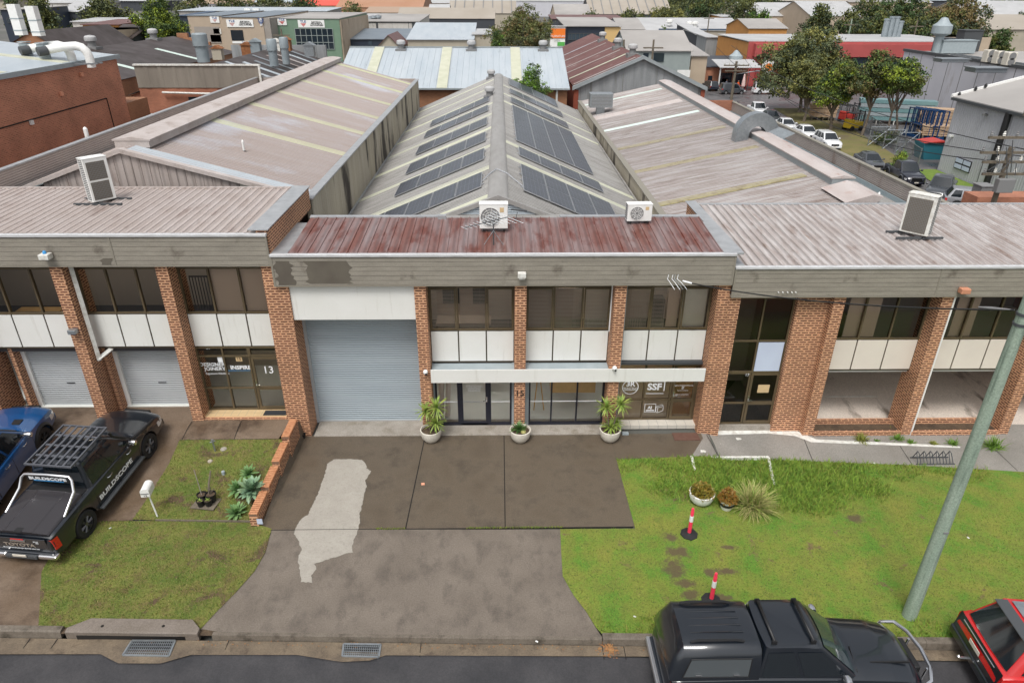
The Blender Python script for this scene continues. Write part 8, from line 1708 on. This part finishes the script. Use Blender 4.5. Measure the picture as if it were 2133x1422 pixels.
b = MB(); b.box(x1-.02, x1+1.6, 180.2, 222, -3, z-.1); b.build('side_wall', 'concrete_wall', t); sign(t, 471, 41, 529, 57, 180, 1, col='sign_salmon'); sign(t, 540, 38, 547, 54, 180, 1, words=False, col='letter_blue')
stext(t, 'TLE', 508, 88.5, 3.4, 180, 'letter_blue', sx=1.2)
t, x0, x1, z = bld('recessed beige wing of the trade store', 390, 462, 34, 190, 34, 'wall_beige', 'roof_greyblue', over=.15, back=.3, wins=[(404, 56, 462, 90, 'concrete_wall', 'recess'), (438, 73, 462, 88, 'window_dark', 'roller_door'), (444, 60, 462, 71, 'white_old', 'sign_panel')], name='trade_store'); sign(t, 437, 35, 458, 48, 190, 1, words=False, col='sign_salmon')
bld('navy shed with cream base at the left of the trade store', 373, 390, 34, 196, 20, 'wall_navy', 'wall_blue', back=.5)
bld('long low building with blue grey roof behind the trade store', 372, 680, 24, 250, 24, 'roof_far', 'roof_white', back=.6)
bld('cream panel warehouse streaked with black below its roof edge', 753, 872, 46, 230, 36, 'wall_white', 'roof_far', back=1.0, wins=[(757, 46, 873, 48, 'dark_grey', 'capping'), (817, 47, 819, 75, 'dark_grey', 'panel_joint'), (851, 47, 852, 75, 'dark_grey', 'panel_joint'), (783, 47, 788, 60, 'dark_grey', 'stain'), (858, 47, 865, 65, 'dark_grey', 'stain')])
bld('navy low building with blue grey roof beside the green store', 729, 862, 83, 196, 22, 'wall_navy', 'roof_greyblue', back=1.5, wins=[(767, 86, 776, 95, 'window_far')])
bld('small rusty gabled shed peeping over the white roof ridge', 788, 832, 97, 150, 14, 'wall_cream', 'roof_far_rust', rise=2.0, axis='y')
bld('cream steel shed with pale skillion roof', 849, 985, 84, 156, 20, 'wall_cream', 'roof_white', back=2.4)
bld('apricot edged building behind the cream steel shed', 862, 1012, 71, 206, 10, 'wall_cream', 'wall_ochre', over=.3, back=.1)
bld('cream shed right end with vertical corner post', 985, 1022, 73, 160, 12, 'wall_cream', 'roof_pale', back=.5)
bld('long tan roofed warehouse above a dark window band', 828, 1030, 39, 290, 22, 'wall_dark', 'roof_far_tan', rise=3.4)
bld('ribbed tan warehouse roof under the long grey wall', 935, 1075, 28, 330, 30, 'wall_cream', 'roof_far_tan', rise=4.6, bars=7)
bld('very long light grey distribution warehouse on the skyline', 937, 1236, 3, 520, 60, 'wall_grey_panel', 'roof_pale', back=2)
bld('orange roofed warehouse at the top centre left', 700, 880, 16, 400, 60, 'roof_far_orange', 'roof_far_orange', rise=7, axis='x')
bld('tan roofed warehouse below the orange roof', 760, 897, 27, 340, 30, 'wall_beige_dirty', 'roof_far_orange_pale', rise=2)
bld('small building with clean white roof left of the ribbed roof', 893, 934, 28, 322, 18, 'wall_white', 'roof_pale', rise=3.2)
bld('teal walled workshop behind the cream panels', 752, 824, 36, 262, 16, 'wall_teal', 'roof_pale', back=.5)
bld('red roofed warehouse on the skyline above the trade store', 612, 705, 12, 420, 30, 'wall_beige_dirty', 'red_tarp', rise=2.5)
t, x0, x1, z = bld('stained cream parapet wall building at the upper left', 92, 222, 64, 112, 10, 'wall_beige_dirty', 'roof_far', par=.3, back=-.2)
gable_y('factory', 'dark brown roofed factory left of the stained cream wall', ony(62, 66, 88).x, ony(62, 66, 88).z, ony(-80, 90, 88).x, 4.5, ony(170, 104, 88).x, 4.6, 88, 106, 'brick_brown', 'roof_dark')
bld('slate blue shed with white roof between the left trees', 112, 162, 25, 200, 24, 'wall_dark', 'roof_pale', rise=2.0)
bld('dark glazed office block behind the left flues', 0, 42, 21, 180, 20, 'wall_navy', 'roof_far', back=.4, wins=[(14, 38, 30, 48, 'window_far', 'window', 4, 1, 'dark_grey')])
bld('pale grey office with window strip left of the gum', 96, 118, 26, 210, 20, 'wall_white', 'roof_pale', back=.5)
bld('orange brick workshop at the foot of the green tree', 172, 246, 53, 140, 14, 'wall_ochre', 'roof_far_rust', back=.4)
bld('small dark shed with rusty ridge beside the green tree', 221, 275, 80, 118, 14, 'wall_dark', 'roof_dark', rise=1.6)
bld('pale workshop between the left gums and the green tree', 150, 262, 47, 152, 10, 'wall_white', 'roof_pale', back=.4)
# far right rows
bld('beige warehouse row with white roofs at the upper right', 1560, 1680, 34, 330, 40, 'wall_beige_dirty', 'roof_pale', rise=5, wins=[(1600, 34, 1604, 62, 'wall_cream', 'pier')])
bld('second beige warehouse row with orange gable stain', 1690, 1800, 34, 300, 40, 'wall_beige', 'roof_pale', rise=5)
bld('ochre brick building with dark awning in the upper right', 1502, 1535, 36, 310, 20, 'wall_ochre', 'roof_pale', back=.5, wins=[(1506, 37, 1530, 41, 'wall_navy', 'awning')])
bld('olive roofed low shed left of the dark grey tree', 1560, 1640, 60, 200, 20, 'wall_ochre', 'roof_far', rise=2)
bld('cream roofed warehouse at the top right edge', 2040, 2200, 44, 260, 40, 'wall_beige_dirty', 'roof_pale', rise=6)
bld('tan building behind the panel building roof', 1975, 2066, 78, 165, 14, 'wall_beige_dirty', 'roof_far_tan', par=.3, back=-.1)
bld('long pale roofed shed behind the far right trees', 2000, 2200, 62, 190, 30, 'wall_cream', 'roof_far_tan', rise=3)
random.seed(31)
wm = ['wall_cream', 'wall_white', 'wall_beige_dirty', 'wall_grey_panel', 'wall_beige', 'wall_dark']; rm = ['roof_pale', 'roof_far', 'roof_far_tan', 'roof_white', 'roof_far_orange_pale']
desc = ['cream', 'off white', 'stained beige', 'light grey', 'sand', 'charcoal']; rdesc = ['pale', 'grey', 'tan', 'bluish white', 'peach']
segs = [(a, Y) for Y in (620, 760, 980) for a in range(-60, 2200, 150)]
for i, (a, Y) in enumerate(segs):
    i0, i1 = random.randrange(6), random.randrange(5); px0 = a+random.uniform(-30, 30); w_ = random.uniform(70, 150); z_ = random.uniform(4, 8); p = ony(px0, 0, Y); q = ony(px0+w_, 0, Y)
    t = thing('warehouse', f"far skyline warehouse, {desc[i0]} walls and {rdesc[i1]} roof", 'building', ((p.x+q.x)/2, Y, -3), group='far skyline warehouses')
    b = MB(); b.box(p.x, q.x, Y, Y+40, -3.5, z_-2); b.build('wall', wm[i0], t); b = MB(); b.ext([(p.x-1, Y-1, z_-2), (p.x-1, Y+20, z_+2.5), (p.x-1, Y+41, z_-2)], (q.x-p.x+2, 0, 0)); b.build('roof', rm[i1], t)
# ---- trees ----
def tree(label, base, H, blobs, n, size, cols, seed, trunk=.25, limbs=5, bark='bark', cat='tree', name='tree', group=None, trunks=1, droop=.0, shape=1.0):
    """blobs: (dx,dy,dz,rx,ry,rz) foliage masses round the base; leaves are many small curved faces on clumps"""
    random.seed(seed); t = thing(name, label, cat, base, group=group)
    if base[1] < 135: n = int(n*1.7); size *= .74
    trunk *= .62; b = MB(); cz = min(q[2]-q[5]*.2 for q in blobs)
    for k in range(trunks):
        o = Vector((random.uniform(-.6, .6)*(trunks > 1)*2, 0, -.3)); m_ = Vector((random.uniform(-.3, .3), random.uniform(-.3, .3), cz*.6)); b.tube([o, o+m_*.5+Vector((.08, 0, 0)), o*.6+m_], [trunk*1.15, trunk*.9, trunk*.7], 8)
        for q in (blobs if k == 0 else blobs[::2])[:limbs+3]:
            e = Vector(q[:3]); s_ = o*.6+m_; mid = s_.lerp(e, .55)+Vector((random.uniform(-.2, .2), random.uniform(-.2, .2), .15*H*.3)); b.tube([s_, mid, e], [trunk*.6, trunk*.38, trunk*.12], 6)
    b.build('trunk', bark, t, world=False)
    tot = sum(q[3]*q[4]*q[5] for q in blobs)**1; vs = []; fs = []; mi = []
    for q in blobs:
        k = max(3, int(n*(q[3]*q[4]*q[5])/tot/28)); 
        for _ in range(k):
            while True:
                u = Vector((random.uniform(-1, 1), random.uniform(-1, 1), random.uniform(-1, 1)))
                if .30 < u.length < 1: break
            u *= (1/u.length)**.45
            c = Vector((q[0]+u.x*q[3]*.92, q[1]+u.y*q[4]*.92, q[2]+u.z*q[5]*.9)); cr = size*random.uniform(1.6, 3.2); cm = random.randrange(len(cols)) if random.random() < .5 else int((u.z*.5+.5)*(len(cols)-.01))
            for _ in range(28):
                d = Vector((random.gauss(0, 1), random.gauss(0, 1), random.gauss(0, .7))); p = c+d*cr*.42; p.z -= droop*abs(d.x)*cr*.4
                a = Vector((random.gauss(0, 1), random.gauss(0, 1), random.gauss(0, 1)+.2)).normalized(); r = a.cross(Vector((random.gauss(0, 1), random.gauss(0, 1), random.gauss(0, 1)))).normalized(); s_ = size*random.uniform(.35, .7); w_ = r*s_; h_ = a.cross(r).normalized()*s_*.6; i = len(vs)
                vs += [p-w_, p-h_, p+w_, p+h_]; fs.append((i, i+1, i+2, i+3)); mi.append(cm if random.random() < .92 else random.randrange(len(cols)))
    me = bpy.data.meshes.new('crown'); me.from_pydata(vs, [], fs)
    for c_ in cols: me.materials.append(MATS[c_])
    me.polygons.foreach_set('material_index', mi); o = bpy.data.objects.new('crown', me); COL.objects.link(o); o.parent = t; return t
def ptree(label, px0, px1, pyt, pyb, Y, zb, n, size, cols, seed, trunk=.25, nb=9, flat=1.0, crown=.62, bark='bark', group=None, trunks=1, spread=1.0, name='tree', extra=()):
    """crown spans the photo columns px0..px1 with its top at pyt, standing at distance Y on ground zb"""
    random.seed(seed*7+1); l, r, tp = ony(px0, pyt, Y), ony(px1, pyt, Y), ony((px0+px1)/2, pyt, Y); x = (l.x+r.x)/2; w_ = (r.x-l.x)/2; H = tp.z-zb; ch = H*crown; bl = []
    bl.append((0, 0, H-ch*.5, w_*.62, w_*.62, ch*.42))
    for i in range(nb):
        a = 2*math.pi*i/nb+random.uniform(-.3, .3); rr = w_*random.uniform(.45, .72)*spread; s_ = random.uniform(.26, .42); z = H-ch*random.uniform(.22, .80)
        bl.append((rr*math.cos(a), rr*math.sin(a)*.8, z, w_*s_*1.1, w_*s_, min(w_*s_*.8, ch*.3)*flat))
    bl.append((w_*.1, 0, H-ch*.18, w_*.42, w_*.4, ch*.18)); bl += list(extra)
    return tree(label, (x, Y, zb), H, bl, n, size, cols, seed, trunk, bark=bark, group=group, trunks=trunks, name=name)
GR = ['leaf_bright', 'leaf_mid', 'leaf_dark']; EU = ['leaf_euc', 'leaf_euc_dark', 'leaf_olive']; EB = ['leaf_bronze', 'leaf_euc', 'leaf_olive']; DK = ['leaf_dark', 'leaf_euc_dark', 'leaf_olive']
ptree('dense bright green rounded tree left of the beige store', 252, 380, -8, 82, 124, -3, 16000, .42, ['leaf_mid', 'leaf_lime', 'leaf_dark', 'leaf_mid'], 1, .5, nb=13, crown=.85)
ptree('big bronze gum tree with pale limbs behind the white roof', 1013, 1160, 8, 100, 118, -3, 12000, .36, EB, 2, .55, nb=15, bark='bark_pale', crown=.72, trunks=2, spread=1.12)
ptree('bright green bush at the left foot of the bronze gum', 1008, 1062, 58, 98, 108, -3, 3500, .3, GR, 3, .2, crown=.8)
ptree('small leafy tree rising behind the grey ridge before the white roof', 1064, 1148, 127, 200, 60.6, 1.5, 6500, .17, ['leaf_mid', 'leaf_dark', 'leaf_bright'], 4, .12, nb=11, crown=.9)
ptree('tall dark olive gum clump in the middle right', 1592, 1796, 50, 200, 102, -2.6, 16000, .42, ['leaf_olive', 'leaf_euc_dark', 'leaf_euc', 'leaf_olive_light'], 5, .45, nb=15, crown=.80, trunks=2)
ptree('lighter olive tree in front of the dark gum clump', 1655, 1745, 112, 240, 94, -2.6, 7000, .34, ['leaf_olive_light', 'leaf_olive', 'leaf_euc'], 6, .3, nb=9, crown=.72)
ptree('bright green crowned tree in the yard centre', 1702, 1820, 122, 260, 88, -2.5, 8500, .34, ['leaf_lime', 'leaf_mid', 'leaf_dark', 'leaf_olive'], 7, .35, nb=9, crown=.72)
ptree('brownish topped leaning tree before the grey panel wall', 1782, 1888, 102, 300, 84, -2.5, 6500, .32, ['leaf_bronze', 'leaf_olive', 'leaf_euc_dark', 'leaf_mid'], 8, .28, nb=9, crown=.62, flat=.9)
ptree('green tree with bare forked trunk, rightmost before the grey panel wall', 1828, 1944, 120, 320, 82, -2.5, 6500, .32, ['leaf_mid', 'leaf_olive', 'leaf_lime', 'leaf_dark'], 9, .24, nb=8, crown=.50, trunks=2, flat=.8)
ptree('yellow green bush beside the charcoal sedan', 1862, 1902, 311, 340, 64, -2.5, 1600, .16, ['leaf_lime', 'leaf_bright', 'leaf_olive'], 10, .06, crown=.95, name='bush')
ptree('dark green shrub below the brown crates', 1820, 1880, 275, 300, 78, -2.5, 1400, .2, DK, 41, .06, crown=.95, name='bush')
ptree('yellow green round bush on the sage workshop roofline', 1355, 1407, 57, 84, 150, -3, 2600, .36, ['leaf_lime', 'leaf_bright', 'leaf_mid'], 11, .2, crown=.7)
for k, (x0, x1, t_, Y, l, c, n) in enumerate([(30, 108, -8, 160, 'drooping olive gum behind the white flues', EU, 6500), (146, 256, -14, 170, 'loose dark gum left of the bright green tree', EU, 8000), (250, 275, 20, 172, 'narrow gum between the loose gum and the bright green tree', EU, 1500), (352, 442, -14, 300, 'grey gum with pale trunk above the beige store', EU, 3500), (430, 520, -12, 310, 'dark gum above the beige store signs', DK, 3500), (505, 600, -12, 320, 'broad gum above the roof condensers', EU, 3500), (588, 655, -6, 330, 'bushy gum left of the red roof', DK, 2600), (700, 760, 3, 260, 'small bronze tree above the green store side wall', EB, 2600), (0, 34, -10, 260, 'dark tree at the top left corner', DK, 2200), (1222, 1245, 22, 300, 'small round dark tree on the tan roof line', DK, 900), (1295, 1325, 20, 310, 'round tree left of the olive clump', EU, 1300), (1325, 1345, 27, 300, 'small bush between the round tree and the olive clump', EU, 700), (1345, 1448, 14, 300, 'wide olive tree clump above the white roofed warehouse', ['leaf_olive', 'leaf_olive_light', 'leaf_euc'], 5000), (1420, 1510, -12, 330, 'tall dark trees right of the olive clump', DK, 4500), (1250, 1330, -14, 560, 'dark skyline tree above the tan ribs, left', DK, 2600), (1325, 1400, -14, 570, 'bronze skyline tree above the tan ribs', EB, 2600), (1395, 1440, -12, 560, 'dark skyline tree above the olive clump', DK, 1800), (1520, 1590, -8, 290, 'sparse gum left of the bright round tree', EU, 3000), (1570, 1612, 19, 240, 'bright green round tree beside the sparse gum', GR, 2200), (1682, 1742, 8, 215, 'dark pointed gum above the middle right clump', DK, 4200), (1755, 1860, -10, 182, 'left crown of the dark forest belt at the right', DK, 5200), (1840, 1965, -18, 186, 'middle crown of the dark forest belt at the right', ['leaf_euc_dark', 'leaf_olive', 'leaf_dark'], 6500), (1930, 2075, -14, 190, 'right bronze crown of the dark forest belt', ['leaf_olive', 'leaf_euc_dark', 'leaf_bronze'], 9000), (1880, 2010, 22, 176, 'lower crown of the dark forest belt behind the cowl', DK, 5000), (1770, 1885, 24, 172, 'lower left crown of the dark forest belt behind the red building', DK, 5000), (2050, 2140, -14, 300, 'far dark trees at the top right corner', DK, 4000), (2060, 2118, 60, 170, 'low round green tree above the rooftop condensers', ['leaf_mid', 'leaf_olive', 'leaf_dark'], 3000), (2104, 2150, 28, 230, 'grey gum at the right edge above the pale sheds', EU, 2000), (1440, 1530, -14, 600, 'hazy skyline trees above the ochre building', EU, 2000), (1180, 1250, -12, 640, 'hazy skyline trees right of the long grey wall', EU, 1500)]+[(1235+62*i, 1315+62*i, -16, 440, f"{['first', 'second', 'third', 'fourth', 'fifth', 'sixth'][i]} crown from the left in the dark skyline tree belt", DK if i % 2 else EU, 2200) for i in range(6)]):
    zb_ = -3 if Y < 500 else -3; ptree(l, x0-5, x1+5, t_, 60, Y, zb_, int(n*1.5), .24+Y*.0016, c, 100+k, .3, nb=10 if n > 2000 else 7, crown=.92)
# street poles in the distance
for k, (px, pt, pb, Y) in enumerate([(1362, 83, 130, 118), (1300, 83, 105, 124), (1311, 50, 85, 200), (1478, 30, 60, 230), (1505, 128, 200, 1e9), (1775, 40, 90, 170), (1912, 43, 96, 165), (585, 60, 92, 150), (1453, 62, 84, 210)]):
    if Y > 1e6: continue
    p = ony(px, pt, Y); lab = ['dark timber pole with crossarm before the sage workshop', 'dark timber pole left of the sage workshop', 'thin distant pole beyond the showroom', 'thin distant pole left of the ochre building', '', 'pale leaning pole above the red building', 'brown pole before the dark forest belt', 'dark pole before the green store', 'thin pole before the white roofed warehouse'][k]
    t = thing('power_pole', lab, 'pole', (p.x, Y, -3)); b = MB(); b.tube([(p.x, Y, -3), (p.x, Y, p.z)], .2, 8, r2=.15); b.build('shaft', 'pole_brown' if k != 5 else 'pole_green', t); b = MB(); b.box(p.x-1.6, p.x+1.6, Y-.2, Y-.05, p.z-1.3, p.z-1.1); b.build('crossarm', 'pole_brown', t)
# rooftop bits in the middle distance
for k, (px, py, Y) in enumerate([(770, 40, 240), (778, 38, 240), (788, 37, 240), (516, 22, 252), (534, 22, 252), (1395, 46, 236), (1436, 50, 236), (1448, 50, 236)]):
    p = ony(px, py, Y); t = thing('roof_unit', ['left', 'middle', 'right', 'left', 'right', 'left', 'middle', 'right'][k]+[' round vent on the cream panel warehouse']*0+' '+(['of three round vents on the cream panel warehouse']*3+['of two white condensers above the beige store']*2+['of three white vents on the long white roof']*3)[k] if False else (['left', 'middle', 'right', 'left', 'right', 'left', 'middle', 'right'][k]+' '+(['of three round vents on the cream panel warehouse']*3+['of two white condensers above the beige store']*2+['of three white vents on the long white roof']*3)[k]), 'vent', (p.x, Y, p.z-1))
    b = MB(); b.box(-1, 1, -.6, .6, 0, 1.6) if 3 <= k < 5 else b.lathe([(.7, 0), (.7, .8), (1.1, 1.0), (1.0, 1.6), (0, 1.8)], 10); b.build('casing', 'white_paint' if k > 2 else 'galv', t, world=False)
